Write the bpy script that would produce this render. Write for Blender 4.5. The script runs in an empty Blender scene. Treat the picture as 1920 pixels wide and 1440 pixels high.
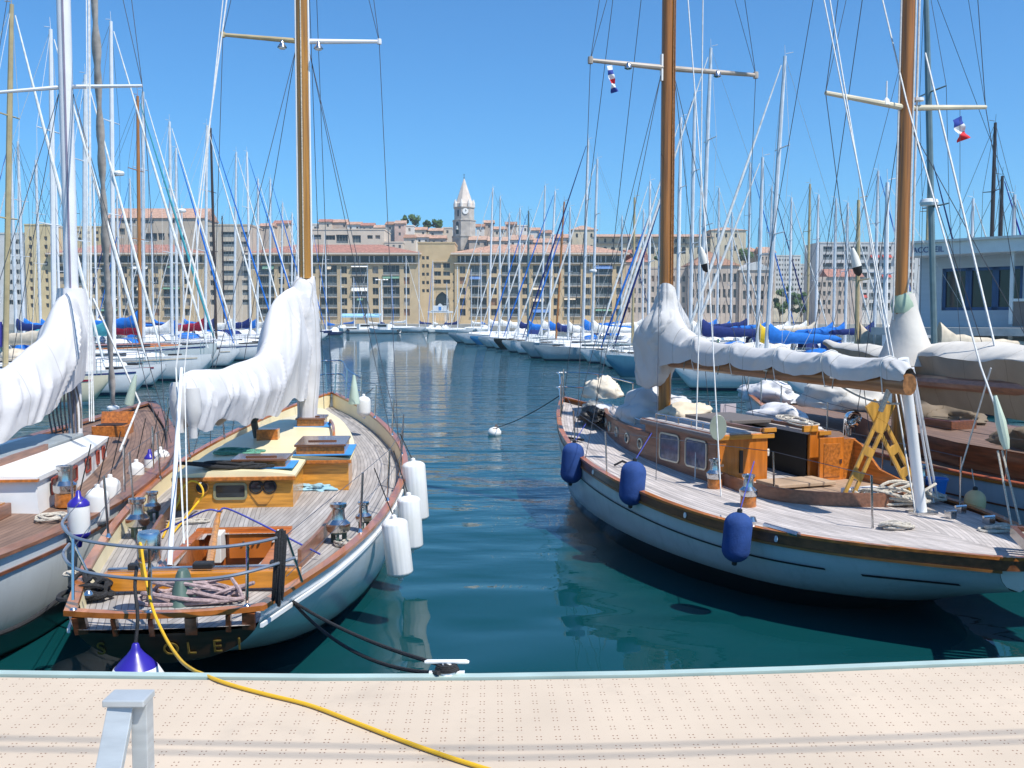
import bpy, bmesh, math, random
from mathutils import Vector, Matrix, noise

C = bpy.context.scene.collection
RAD = math.radians
rnd = random.Random(11)

# ------------------------------------------------------------------ camera
FPX, PITCH, EYE = 1867.0, math.atan(120 / 1867.0), 3.2
cd = bpy.data.cameras.new('camera')
cd.sensor_width = 36.0
cd.lens = FPX / 1920 * 36.0
cd.clip_start, cd.clip_end = 0.1, 4000
cam = bpy.data.objects.new('camera', cd)
cam.location = (0, 0, EYE)
cam.rotation_euler = (math.pi / 2 - PITCH, 0, 0)
C.objects.link(cam)
bpy.context.scene.camera = cam

# ------------------------------------------------------------------ sky, sun, exposure
SUN_EL, SUN_AZ = RAD(58), RAD(131)          # azimuth clockwise from +Y
world = bpy.data.worlds.new('World')
bpy.context.scene.world = world
world.use_nodes = True
wn = world.node_tree
sky = wn.nodes.new('ShaderNodeTexSky')
sky.sky_type = 'NISHITA'
sky.sun_disc = False
sky.sun_elevation = SUN_EL
sky.sun_rotation = SUN_AZ
sky.altitude = 0
sky.air_density = 1.0
sky.dust_density = 0.4
sky.ozone_density = 3.0
bg = wn.nodes['Background']
tint = wn.nodes.new('ShaderNodeMix'); tint.data_type = 'RGBA'; tint.blend_type = 'MULTIPLY'; tint.inputs[0].default_value = 1.0
tint.inputs[7].default_value = (.37, .75, 1.03, 1)      # the camera's cyan-leaning rendering of a clear sky
bg.inputs['Strength'].default_value = 0.13
wn.links.new(sky.outputs[0], tint.inputs[6]); wn.links.new(tint.outputs[2], bg.inputs['Color'])
sl = bpy.data.lights.new('sun', 'SUN')
sl.energy = 4.6
sl.angle = RAD(0.53)
sl.color = (1.0, 0.955, 0.88)
so = bpy.data.objects.new('sun', sl)
sdir = Vector((math.sin(SUN_AZ) * math.cos(SUN_EL), math.cos(SUN_AZ) * math.cos(SUN_EL), math.sin(SUN_EL)))
so.rotation_euler = sdir.to_track_quat('Z', 'Y').to_euler()
so.location = sdir * 50
C.objects.link(so)
vs = bpy.context.scene.view_settings
vs.view_transform, vs.look, vs.gamma, vs.exposure = 'Standard', 'None', 1.0, 0.35
vs.use_curve_mapping = False
cy = bpy.context.scene.cycles
cy.max_bounces, cy.glossy_bounces, cy.transmission_bounces, cy.diffuse_bounces = 6, 4, 2, 3
cy.sample_clamp_indirect = 6

# ------------------------------------------------------------------ picture <-> place
def ray(px, py):
    u, v = (px - 960) / FPX, (720 - py) / FPX
    return Vector((u, math.cos(PITCH) + v * math.sin(PITCH), -math.sin(PITCH) + v * math.cos(PITCH)))
def at(px, py, Y):
    d = ray(px, py); return Vector((0, 0, EYE)) + d * (Y / d.y)
def atz(px, py, z):
    d = ray(px, py); return Vector((0, 0, EYE)) + d * ((z - EYE) / d.z)

class Frame:                                  # a boat's own axes: +Y to the bow, +X to starboard
    def __init__(s, stern, bow):
        s.S = Vector((stern[0], stern[1], 0)); d = Vector((bow[0] - stern[0], bow[1] - stern[1], 0))
        s.L = d.length; s.rz = math.atan2(-d.x, d.y)
        s.M = Matrix.Translation(s.S) @ Matrix.Rotation(s.rz, 4, 'Z'); s.I = s.M.inverted()
    def z(s, px, py, z): return s.I @ atz(px, py, z)
    def Y(s, px, py, Y): return s.I @ at(px, py, Y)
    def y(s, px, py, y):
        o = s.I @ Vector((0, 0, EYE)); d = s.I.to_3x3() @ ray(px, py)
        return o + d * ((y - o.y) / d.y)
    def x(s, px, py, x):
        o = s.I @ Vector((0, 0, EYE)); d = s.I.to_3x3() @ ray(px, py)
        return o + d * ((x - o.x) / d.x)
    def w(s, x, y, z): return s.M @ Vector((x, y, z))

# ------------------------------------------------------------------ materials
def mat(name, col, rough=0.5, metal=0.0, var=0.15, vs=3.0, stretch=(1, 1, 1), bump=0.0, bs=30.0, coat=0.0, spec=0.5, col2=None, det=4):
    m = bpy.data.materials.new(name); m.use_nodes = True
    n, l = m.node_tree.nodes, m.node_tree.links
    p = n['Principled BSDF']
    tc = n.new('ShaderNodeTexCoord'); mp = n.new('ShaderNodeMapping')
    mp.inputs['Scale'].default_value = stretch
    l.new(tc.outputs['Object'], mp.inputs[0])
    nz = n.new('ShaderNodeTexNoise'); nz.inputs['Scale'].default_value = vs; nz.inputs['Detail'].default_value = det
    l.new(mp.outputs[0], nz.inputs['Vector'])
    mr = n.new('ShaderNodeMapRange'); mr.inputs[1].default_value = .3; mr.inputs[2].default_value = .7
    l.new(nz.outputs['Fac'], mr.inputs[0])
    mx = n.new('ShaderNodeMix'); mx.data_type = 'RGBA'
    c2 = col2 or [min(1, c * (1 + var)) for c in col]
    mx.inputs[6].default_value = [c * (1 - var) for c in col] + [1] if col2 is None else list(col) + [1]
    mx.inputs[7].default_value = list(c2) + [1]
    l.new(mr.outputs[0], mx.inputs[0]); l.new(mx.outputs[2], p.inputs['Base Color'])
    p.inputs['Roughness'].default_value = rough; p.inputs['Metallic'].default_value = metal
    p.inputs['Coat Weight'].default_value = coat; p.inputs['Specular IOR Level'].default_value = spec
    p.inputs['Coat Roughness'].default_value = .08
    if bump:
        b = n.new('ShaderNodeBump'); b.inputs['Strength'].default_value = bump; b.inputs['Distance'].default_value = .02
        nb = n.new('ShaderNodeTexNoise'); nb.inputs['Scale'].default_value = bs; nb.inputs['Detail'].default_value = 3
        l.new(mp.outputs[0], nb.inputs['Vector']); l.new(nb.outputs['Fac'], b.inputs['Height']); l.new(b.outputs[0], p.inputs['Normal'])
    return m

def mathn(n, l, op, a, b=None, c=None):
    x = n.new('ShaderNodeMath'); x.operation = op
    for i, v in enumerate((a, b, c)):
        if v is None: continue
        if isinstance(v, (int, float)): x.inputs[i].default_value = v
        else: l.new(v, x.inputs[i])
    return x.outputs[0]

def teak(name, col, line, w=0.055, lw=0.09, var=.22):
    """planked deck: caulk lines from the UV's u (metres from the deck edge)"""
    m = mat(name, col, .65, var=var, vs=2.5, stretch=(6, .7, 6), bump=.1, bs=20)
    n, l = m.node_tree.nodes, m.node_tree.links; p = n['Principled BSDF']
    base = p.inputs['Base Color'].links[0].from_socket
    uv = n.new('ShaderNodeUVMap'); sx = n.new('ShaderNodeSeparateXYZ'); l.new(uv.outputs[0], sx.inputs[0])
    q = mathn(n, l, 'DIVIDE', sx.outputs[0], w)
    fr = mathn(n, l, 'FRACT', q); ln = mathn(n, l, 'LESS_THAN', fr, lw)
    fl = mathn(n, l, 'FLOOR', q)
    wn_ = n.new('ShaderNodeTexWhiteNoise'); wn_.noise_dimensions = '1D'; l.new(fl, wn_.inputs['W'])
    hs = n.new('ShaderNodeHueSaturation'); l.new(base, hs.inputs['Color'])
    l.new(mathn(n, l, 'MULTIPLY_ADD', wn_.outputs['Value'], .3, .85), hs.inputs['Value'])
    mx = n.new('ShaderNodeMix'); mx.data_type = 'RGBA'
    l.new(ln, mx.inputs[0]); l.new(hs.outputs[0], mx.inputs[6]); mx.inputs[7].default_value = (*line, 1)
    l.new(mx.outputs[2], p.inputs['Base Color'])
    return m

def hullmat(name, top, boot, low, z0=0.04, z1=.14, rough=.25, coat=.3):
    """topside paint, boot top and antifouling by height on the hull"""
    m = mat(name, top, rough, var=.06, vs=1.3, coat=coat)
    n, l = m.node_tree.nodes, m.node_tree.links; p = n['Principled BSDF']
    base = p.inputs['Base Color'].links[0].from_socket
    tc = n.new('ShaderNodeTexCoord'); sx = n.new('ShaderNodeSeparateXYZ'); l.new(tc.outputs['Object'], sx.inputs[0])
    cur = base
    mp = n.new('ShaderNodeMapping'); mp.inputs['Scale'].default_value = (5, 5, .8); l.new(tc.outputs['Object'], mp.inputs[0])
    sk = n.new('ShaderNodeTexNoise'); sk.inputs['Scale'].default_value = 1.6; sk.inputs['Detail'].default_value = 6; sk.inputs['Roughness'].default_value = .65; l.new(mp.outputs[0], sk.inputs['Vector'])
    rm = n.new('ShaderNodeMapRange'); rm.inputs[1].default_value = .5; rm.inputs[2].default_value = .8; rm.inputs[4].default_value = .4; l.new(sk.outputs['Fac'], rm.inputs[0])
    mx = n.new('ShaderNodeMix'); mx.data_type = 'RGBA'; l.new(rm.outputs[0], mx.inputs[0]); l.new(cur, mx.inputs[6]); mx.inputs[7].default_value = (*[c * .62 for c in top], 1); cur = mx.outputs[2]
    sc = n.new('ShaderNodeMapRange'); sc.inputs[1].default_value = z1 + .12; sc.inputs[2].default_value = z1; sc.inputs[4].default_value = .45; l.new(sx.outputs[2], sc.inputs[0])
    mx = n.new('ShaderNodeMix'); mx.data_type = 'RGBA'; l.new(sc.outputs[0], mx.inputs[0]); l.new(cur, mx.inputs[6]); mx.inputs[7].default_value = (.16, .17, .10, 1); cur = mx.outputs[2]
    for zz, cc in ((z1, boot), (z0, low)):
        mx = n.new('ShaderNodeMix'); mx.data_type = 'RGBA'
        l.new(mathn(n, l, 'LESS_THAN', sx.outputs[2], zz), mx.inputs[0])
        l.new(cur, mx.inputs[6]); mx.inputs[7].default_value = (*cc, 1); cur = mx.outputs[2]
    l.new(cur, p.inputs['Base Color'])
    return m

def clothmat(name, col, var=.07, bump=.35, bs=7):
    m = mat(name, col, .85, var=var, vs=1.7, bump=bump, bs=bs, spec=.2)
    n, l = m.node_tree.nodes, m.node_tree.links; p = n['Principled BSDF']
    old = p.inputs['Normal'].links[0].from_socket
    tc = n.new('ShaderNodeTexCoord'); mp = n.new('ShaderNodeMapping'); mp.inputs['Scale'].default_value = (1, 1.0, .55); mp.inputs['Rotation'].default_value = (.5, .3, .2)
    l.new(tc.outputs['Object'], mp.inputs[0])
    t = n.new('ShaderNodeTexNoise'); t.noise_type = 'RIDGED_MULTIFRACTAL'; t.inputs['Scale'].default_value = 1.5; t.inputs['Detail'].default_value = 2.0; t.inputs['Distortion'].default_value = .5
    l.new(mp.outputs[0], t.inputs['Vector'])
    sy = n.new('ShaderNodeSeparateXYZ'); l.new(tc.outputs['Object'], sy.inputs[0])
    seam = mathn(n, l, 'LESS_THAN', mathn(n, l, 'FRACT', mathn(n, l, 'DIVIDE', sy.outputs[1], .88)), .016)
    gr = n.new('ShaderNodeTexNoise'); gr.inputs['Scale'].default_value = 3.5; gr.inputs['Detail'].default_value = 8; gr.inputs['Roughness'].default_value = .7; l.new(tc.outputs['Object'], gr.inputs['Vector'])
    gm = n.new('ShaderNodeMapRange'); gm.inputs[1].default_value = .52; gm.inputs[2].default_value = .8; gm.inputs[4].default_value = .4; l.new(gr.outputs['Fac'], gm.inputs[0])
    base = p.inputs['Base Color'].links[0].from_socket
    for fac, k in ((gm.outputs[0], (.78, .74, .66)), (seam, (.72, .7, .66))):
        mx = n.new('ShaderNodeMix'); mx.data_type = 'RGBA'; l.new(fac, mx.inputs[0]); l.new(base, mx.inputs[6]); mx.inputs[7].default_value = (*[a * b_ for a, b_ in zip(col, k)], 1); base = mx.outputs[2]
    l.new(base, p.inputs['Base Color'])
    b = n.new('ShaderNodeBump'); b.inputs['Strength'].default_value = .7; b.inputs['Distance'].default_value = .07
    l.new(t.outputs['Fac'], b.inputs['Height']); l.new(old, b.inputs['Normal']); l.new(b.outputs[0], p.inputs['Normal'])
    return m

M = {}
M['white'] = mat('white_paint', (.78, .78, .77), .35, var=.06)
M['offwhite'] = mat('offwhite_paint', (.7, .68, .62), .45, var=.08)
M['cream'] = mat('cream_paint', (.80, .69, .43), .4, var=.07, vs=2)
M['varnish'] = mat('varnished_wood', (.42, .135, .022), .28, var=.4, vs=3, stretch=(9, .8, 9), coat=.5)
M['varnish2'] = mat('golden_varnish', (.52, .22, .03), .25, var=.3, vs=3, stretch=(1, 8, 8), coat=.55)
M['mahog'] = mat('dark_mahogany', (.16, .05, .018), .3, var=.4, vs=4, stretch=(8, .8, 8), coat=.5)
M['mahogr'] = mat('faded_mahogany', (.23, .10, .055), .42, var=.3, vs=4, stretch=(7, .8, 7), coat=.2)
M['mastwood'] = mat('spruce_mast', (.36, .165, .022), .3, var=.35, vs=2.5, stretch=(14, 14, .35), coat=.4)
M['mastwood2'] = mat('red_spruce_mast', (.33, .125, .018), .3, var=.4, vs=2.5, stretch=(14, 14, .35), coat=.4)
M['alu'] = mat('anodised_mast', (.62, .65, .68), .4, .1, var=.12)
M['alulight'] = mat('white_mast', (.72, .73, .75), .35, 0, var=.06)
M['tanmast'] = mat('tan_mast', (.45, .36, .2), .45, 0, var=.15)
M['redmast'] = mat('orange_wood_mast', (.38, .16, .05), .4, 0, var=.25, stretch=(8, 8, .4))
M['darkmast'] = mat('dark_mast', (.05, .035, .03), .4, 0, var=.2)
M['steel'] = mat('stainless_steel', (.6, .6, .6), .2, 1, var=.1)
M['wire'] = mat('steel_wire', (.1, .105, .12), .45, .4, var=.1)
M['wirelight'] = mat('pale_rope', (.62, .62, .6), .7, 0, var=.15, vs=20)
M['black'] = mat('black_rubber', (.015, .015, .016), .5, var=.2)
M['blackrope'] = mat('black_rope', (.02, .02, .022), .85, var=.4, vs=60, bump=.5, bs=120)
M['rope'] = mat('pale_cotton_rope', (.55, .5, .42), .9, var=.25, vs=50, bump=.6, bs=150)
M['redrope'] = mat('grey_pink_rope', (.38, .28, .28), .9, var=.3, vs=40, bump=.5, bs=150)
M['greenrope'] = mat('green_rope', (.1, .28, .2), .9, var=.3, vs=40)
M['bluerope'] = mat('blue_strap', (.045, .06, .32), .8, var=.2, vs=20)
M['glass'] = mat('dark_glass', (.02, .025, .03), .08, 0, var=.3, vs=.4, spec=.6)
M['fender'] = mat('white_vinyl', (.8, .79, .78), .42, vs=4, col2=(.70, .69, .65), det=7)
M['fblue'] = mat('navy_fender_cover', (.028, .07, .23), .8, var=.2, vs=6, bump=.3, bs=60, spec=.2)
M['fblue2'] = mat('blue_vinyl', (.03, .02, .3), .3, var=.15)
M['fcream'] = mat('cream_vinyl', (.62, .48, .25), .5, var=.1)
M['tape'] = mat('blue_masking_tape', (.05, .27, .62), .6, var=.1)
M['cloth'] = clothmat('white_sailcloth', (.62, .61, .615))
M['clothgrey'] = clothmat('greyed_sailcloth', (.55, .54, .53))
M['clothtan'] = clothmat('tan_canvas', (.5, .41, .29))
M['clothbeige'] = clothmat('beige_canvas', (.58, .55, .5))
M['clothbrown'] = clothmat('brown_canvas', (.2, .155, .11), var=.15)
M['hose'] = mat('yellow_hose', (.72, .42, .015), .4, var=.06)
M['teakgrey'] = teak('grey_teak', (.36, .335, .315), (.13, .115, .105), .05, .12)
M['teakpale'] = teak('pale_teak', (.47, .425, .40), (.14, .12, .11), .055, .09)
M['teakbrown'] = teak('brown_teak', (.20, .125, .09), (.06, .035, .025), .06, .1)
M['cockpit'] = teak('cockpit_teak', (.38, .3, .22), (.08, .06, .04), .06, .1)
M['green'] = mat('green_casting', (.07, .12, .1), .5, var=.2)
M['buoy'] = mat('buoy_plastic', (.75, .73, .68), .5, var=.1)

# ------------------------------------------------------------------ mesh building
class MB:
    def __init__(s): s.v, s.f, s.m, s.uv = [], [], [], {}
    def add(s, vs, fs, mi=0):
        o = len(s.v); s.v += [Vector(v) for v in vs]
        for f in fs: s.f.append([o + i for i in f]); s.m.append(mi)
        return s
    def box(s, c, d, rz=0, mi=0, tilt=None):
        c = Vector(c); R_ = Matrix.Rotation(rz, 3, 'Z')
        if tilt: R_ = R_ @ Matrix.Rotation(tilt[0], 3, 'X') @ Matrix.Rotation(tilt[1], 3, 'Y')
        vs_ = [c + R_ @ Vector((sx * d[0] / 2, sy * d[1] / 2, sz * d[2] / 2)) for sx in (-1, 1) for sy in (-1, 1) for sz in (-1, 1)]
        return s.add(vs_, [(0, 1, 3, 2), (4, 6, 7, 5), (0, 4, 5, 1), (2, 3, 7, 6), (0, 2, 6, 4), (1, 5, 7, 3)], mi)
    def beam(s, a, b, w, h, mi=0, up=Vector((0, 0, 1))):
        a, b = Vector(a), Vector(b); d = (b - a).normalized(); sd = d.cross(up)
        sd = sd.normalized() if sd.length > 1e-4 else Vector((1, 0, 0)); u = sd.cross(d)
        vs_ = [p + sd * (sx * w / 2) + u * (sz * h / 2) for p in (a, b) for sx, sz in ((-1, -1), (1, -1), (1, 1), (-1, 1))]
        return s.add(vs_, [(0, 1, 2, 3), (7, 6, 5, 4), (0, 4, 5, 1), (1, 5, 6, 2), (2, 6, 7, 3), (3, 7, 4, 0)], mi)
    def loft(s, rings, closed=True, caps=True, mi=0):
        n = len(rings[0]); vs_ = [p for r in rings for p in r]; fs = []
        for i in range(len(rings) - 1):
            for j in range(n if closed else n - 1):
                k = (j + 1) % n; fs.append((i * n + j, i * n + k, (i + 1) * n + k, (i + 1) * n + j))
        if caps and closed: fs += [tuple(range(n - 1, -1, -1)), tuple((len(rings) - 1) * n + j for j in range(n))]
        return s.add(vs_, fs, mi)
    def tube(s, pts, r, n=6, mi=0, caps=True):
        pts = [Vector(p) for p in pts]; rings = []; prev = None
        for i, p in enumerate(pts):
            d = (pts[min(i + 1, len(pts) - 1)] - pts[max(i - 1, 0)])
            d = d.normalized() if d.length > 1e-9 else Vector((0, 0, 1))
            if prev is None:
                a = Vector((0, 0, 1)) if abs(d.z) < .9 else Vector((1, 0, 0)); u = d.cross(a).normalized()
            else:
                u = prev - d * prev.dot(d); u = u.normalized() if u.length > 1e-6 else d.orthogonal().normalized()
            prev = u; w = d.cross(u); rr = r[i] if isinstance(r, (list, tuple)) else r
            rings.append([p + (u * math.cos(2 * math.pi * k / n) + w * math.sin(2 * math.pi * k / n)) * rr for k in range(n)])
        return s.loft(rings, True, caps, mi)
    def lathe(s, prof, c=(0, 0, 0), n=16, axis=None, mi=0, rib=0, nrib=0):
        c = Vector(c); R_ = Vector((0, 0, 1)).rotation_difference(Vector(axis).normalized()).to_matrix() if axis is not None else Matrix.Identity(3)
        rings = []
        for r, z in prof:
            rings.append([c + R_ @ Vector((math.cos(2 * math.pi * k / n) * r * (1 + (rib * math.cos(nrib * 2 * math.pi * k / n) if nrib else 0)),
                                           math.sin(2 * math.pi * k / n) * r * (1 + (rib * math.cos(nrib * 2 * math.pi * k / n) if nrib else 0)), z)) for k in range(n)])
        return s.loft(rings, True, True, mi)
    def prism(s, poly, z0, z1, mi=0):
        n = len(poly); vs_ = [(x, y, z0) for x, y in poly] + [(x, y, z1) for x, y in poly]
        return s.add(vs_, [tuple(range(n - 1, -1, -1)), tuple(range(n, 2 * n))] + [(i, (i + 1) % n, n + (i + 1) % n, n + i) for i in range(n)], mi)
    def grid(s, rows, mi=0, uv=None):
        o = len(s.f); s.loft(rows, False, False, mi)
        if uv:
            n = len(rows[0])
            for k in range(o, len(s.f)):
                q = k - o; i, j = divmod(q, n - 1)
                s.uv[k] = [uv[i][j], uv[i][j + 1], uv[i + 1][j + 1], uv[i + 1][j]]
        return s
    def mesh(s, name, mats, smooth=True, ang=35):
        me = bpy.data.meshes.new(name)
        me.from_pydata(s.v, [], s.f)
        for m_ in (mats if isinstance(mats, (list, tuple)) else [mats]): me.materials.append(m_)
        me.polygons.foreach_set('material_index', s.m)
        if s.uv:
            ul = me.uv_layers.new(name='UVMap')
            for k, us in s.uv.items():
                for li, u in zip(me.polygons[k].loop_indices, us): ul.data[li].uv = u
        bm = bmesh.new(); bm.from_mesh(me); bmesh.ops.recalc_face_normals(bm, faces=bm.faces); bm.to_mesh(me); bm.free()
        if smooth:
            me.polygons.foreach_set('use_smooth', [True] * len(me.polygons)); me.set_sharp_from_angle(angle=RAD(ang))
        me.update()
        return me
    def pieces(s):
        par = list(range(len(s.v)))
        def find(a):
            while par[a] != a: par[a] = par[par[a]]; a = par[a]
            return a
        for f in s.f:
            for i in f[1:]: par[find(f[0])] = find(i)
        gr = {}
        for f, m_ in zip(s.f, s.m): gr.setdefault(find(f[0]), []).append((f, m_))
        out = []
        for fs in gr.values():
            q = MB(); mp = {}
            for f, m_ in fs:
                q.f.append([mp.setdefault(i, len(mp)) for i in f]); q.m.append(m_)
            q.v = [None] * len(mp)
            for i, j in mp.items(): q.v[j] = s.v[i]
            out.append(q)
        return out
    def build_each(s, name, mats, parent=None, smooth=True, bevel=0, ang=35):
        return [q.build(name, mats, parent, smooth, bevel, ang) for q in s.pieces()][0]
    def build(s, name, mats, parent=None, smooth=True, bevel=0, ang=35):
        o = bpy.data.objects.new(name, s.mesh(name, mats, smooth, ang)); C.objects.link(o)
        if parent: o.parent = parent
        if bevel:
            b = o.modifiers.new('bevel', 'BEVEL'); b.width = bevel; b.segments = 2; b.limit_method = 'ANGLE'; b.angle_limit = RAD(50)
        return o

def tag(o, label=None, cat=None, group=None, kind=None):
    if label: o['label'] = label
    if cat: o['category'] = cat
    if group: o['group'] = group
    if kind: o['kind'] = kind
    return o
def empty(name, loc=(0, 0, 0), rz=0, parent=None):
    o = bpy.data.objects.new(name, None); C.objects.link(o); o.location = loc; o.rotation_euler = (0, 0, rz); o.empty_display_size = .3
    if parent: o.parent = parent
    return o
def share(src, parent, loc=None, rz=None, name=None):
    o = src.copy(); C.objects.link(o); o.parent = parent
    if loc is not None: o.location = loc
    if rz is not None: o.rotation_euler = (0, 0, rz)
    return o
def inst(name, me, parent=None, loc=(0, 0, 0), rz=0, scale=None):
    o = bpy.data.objects.new(name, me); C.objects.link(o); o.parent = parent; o.location = loc; o.rotation_euler = (0, 0, rz)
    if scale: o.scale = scale
    return o
def ip(pts, t):                               # smooth interpolation through (t, value) points
    if t <= pts[0][0]: return pts[0][1]
    if t >= pts[-1][0]: return pts[-1][1]
    for i in range(len(pts) - 1):
        if pts[i][0] <= t <= pts[i + 1][0]: break
    (t0, a), (t1, b) = pts[i], pts[i + 1]; h = t1 - t0; u = (t - t0) / h
    def sl_(k):
        if k == 0: return (pts[1][1] - pts[0][1]) / (pts[1][0] - pts[0][0])
        if k == len(pts) - 1: return (pts[-1][1] - pts[-2][1]) / (pts[-1][0] - pts[-2][0])
        return (pts[k + 1][1] - pts[k - 1][1]) / (pts[k + 1][0] - pts[k - 1][0])
    m0, m1 = sl_(i) * h, sl_(i + 1) * h
    return a * (1 + 2 * u) * (1 - u) ** 2 + m0 * u * (1 - u) ** 2 + b * u * u * (3 - 2 * u) + m1 * u * u * (u - 1)
def sag(a, b, drop, n=12):
    a, b = Vector(a), Vector(b)
    return [a.lerp(b, i / n) - Vector((0, 0, drop * 4 * (i / n) * (1 - i / n))) for i in range(n + 1)]
def smoothpath(pts, k=6):
    pts = [Vector(p) for p in pts]; out = []
    for i in range(len(pts) - 1):
        p0, p1, p2, p3 = pts[max(i - 1, 0)], pts[i], pts[i + 1], pts[min(i + 2, len(pts) - 1)]
        for j in range(k):
            t = j / k
            out.append(.5 * ((2 * p1) + (p2 - p0) * t + (2 * p0 - 5 * p1 + 4 * p2 - p3) * t * t + (3 * p1 - p0 - 3 * p2 + p3) * t ** 3))
    return out + [pts[-1]]
def textmesh(txt, size, depth):
    cu = bpy.data.curves.new('lettering', 'FONT'); cu.body = txt; cu.size = size; cu.extrude = depth; cu.align_x = 'CENTER'; cu.align_y = 'CENTER'
    to = bpy.data.objects.new('lettering', cu); C.objects.link(to)
    bpy.context.view_layer.update()
    me = bpy.data.meshes.new_from_object(to.evaluated_get(bpy.context.evaluated_depsgraph_get()))
    bpy.data.objects.remove(to); return me

def foldsum(u, v, folds):                     # draped cloth: creases as raised segments (u, v in metres over the cloth)
    d_ = 0
    for u1, v1, u2, v2, am, w in folds:
        dx, dy = u2 - u1, v2 - v1; q = ((u - u1) * dx + (v - v1) * dy) / (dx * dx + dy * dy); q = min(1, max(0, q))
        ex, ey = u - u1 - q * dx, v - v1 - q * dy; s_ = ex * dy - ey * dx
        dd = math.hypot(ex, ey) / (w if s_ > 0 else w * .45)
        if dd < 2.5: d_ += am * math.exp(-dd * dd) * (1 - .55 * q)
    return d_
class Hull:
    def __init__(s, L, b, sh, k, rake=0.0, bulge=0.0, full=1.0, m=11, n=40):
        s.L, s.b_, s.s_, s.k_, s.rake, s.bulge, s.full, s.mm, s.n = L, b, sh, k, rake, bulge, full, m, n
    def b(s, t): return max(.02, ip(s.b_, t))
    def s(s, t): return ip(s.s_, t)
    def k(s, t): return min(ip(s.k_, t), s.s(t) - .03)
    def pos(s, t, x, z):
        e = max(0, 1 - t * 9); bb = s.b(t)
        return Vector((x, t * s.L - s.bulge * e * (1 - (x / bb) ** 2) + s.rake * e * (s.s(t) - z), z))
    def side(s, t, dz, sg=1, out=0):          # point on the topsides dz below the sheer
        q = min(1, max(0, dz / (s.s(t) - s.k(t)))); x = s.b(t) * (max(0, 1 - q * q) ** .5) ** s.full
        return s.pos(t, sg * min(x, s.b(t)), s.s(t) - dz) + Vector((sg * out, 0, 0))
    def skin(s):
        mb = MB(); rings = []
        for i in range(s.n + 1):
            t = (i / s.n); ring = []
            for j in range(-s.mm, s.mm + 1):
                a = (1 - abs(j) / s.mm) * math.pi / 2; sg = 1 if j >= 0 else -1
                x = s.b(t) * math.cos(a) ** s.full if abs(j) > 0 else 0
                z = s.s(t) - (s.s(t) - s.k(t)) * math.sin(a)
                ring.append(s.pos(t, sg * x, z))
            rings.append(ring)
        mb.loft(rings, False, False); return mb, rings
    def deck(s, drop, camber=.05, inset=.04, ts=None, n=36, hole=None):
        mb = MB(); rows, uv = [], []; NJ = 6
        if hole: n, NJ = 130, 16
        t0, t1 = ts or (0, 1)
        for i in range(n + 1):
            t = t0 + (t1 - t0) * i / n; bb = max(.01, s.b(t) - inset); r, u = [], []
            for j in range(-NJ, NJ + 1):
                x = bb * j / NJ; d = drop(t) if callable(drop) else drop
                p = s.pos(t, x, 0); p.z = s.s(t) - d + camber * bb * (1 - (j / NJ) ** 2); p.y -= s.rake * max(0, 1 - t * 9) * s.s(t)
                r.append(p); u.append((bb - abs(x), t * s.L))
            rows.append(r); uv.append(u)
        mb.grid(rows, uv=uv)
        if hole:
            keep = [k for k, f in enumerate(mb.f) if not all(hole[0] < mb.v[i].x < hole[1] and hole[2] < mb.v[i].y < hole[3] for i in f)]
            mb.uv = {q: mb.uv[k] for q, k in enumerate(keep)}; mb.f = [mb.f[k] for k in keep]; mb.m = [0] * len(keep)
        return mb
    def strip(s, z0, z1, w, out=0, ts=(0, 1), n=44, sides=(-1, 1), stern=False, bow=False):
        """a rail of section w x (z1-z0) following the sheer; z relative to the sheer"""
        mb = MB()
        def sec(t, sg, d):
            p = s.pos(t, sg * s.b(t), s.s(t)); q = Vector((sg * (out - w), 0, 0)); o = Vector((sg * out, 0, 0))
            return [p + o + Vector((0, 0, z1)), p + q + Vector((0, 0, z1)), p + q + Vector((0, 0, z0)), p + o + Vector((0, 0, z0))]
        for sg in sides:
            mb.loft([sec(ts[0] + (ts[1] - ts[0]) * i / n, sg, 0) for i in range(n + 1)])
        if stern:
            bb = s.b(0) + out; mb.loft([[s.pos(0, bb * j / 8 * .995, s.s(0)) + Vector((0, dy, dz)) for dy, dz in ((-out, z1 + .002), (w - out, z1 + .002), (w - out, z0 - .002), (-out, z0 - .002))] for j in range(-8, 9)])
        return mb
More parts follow.
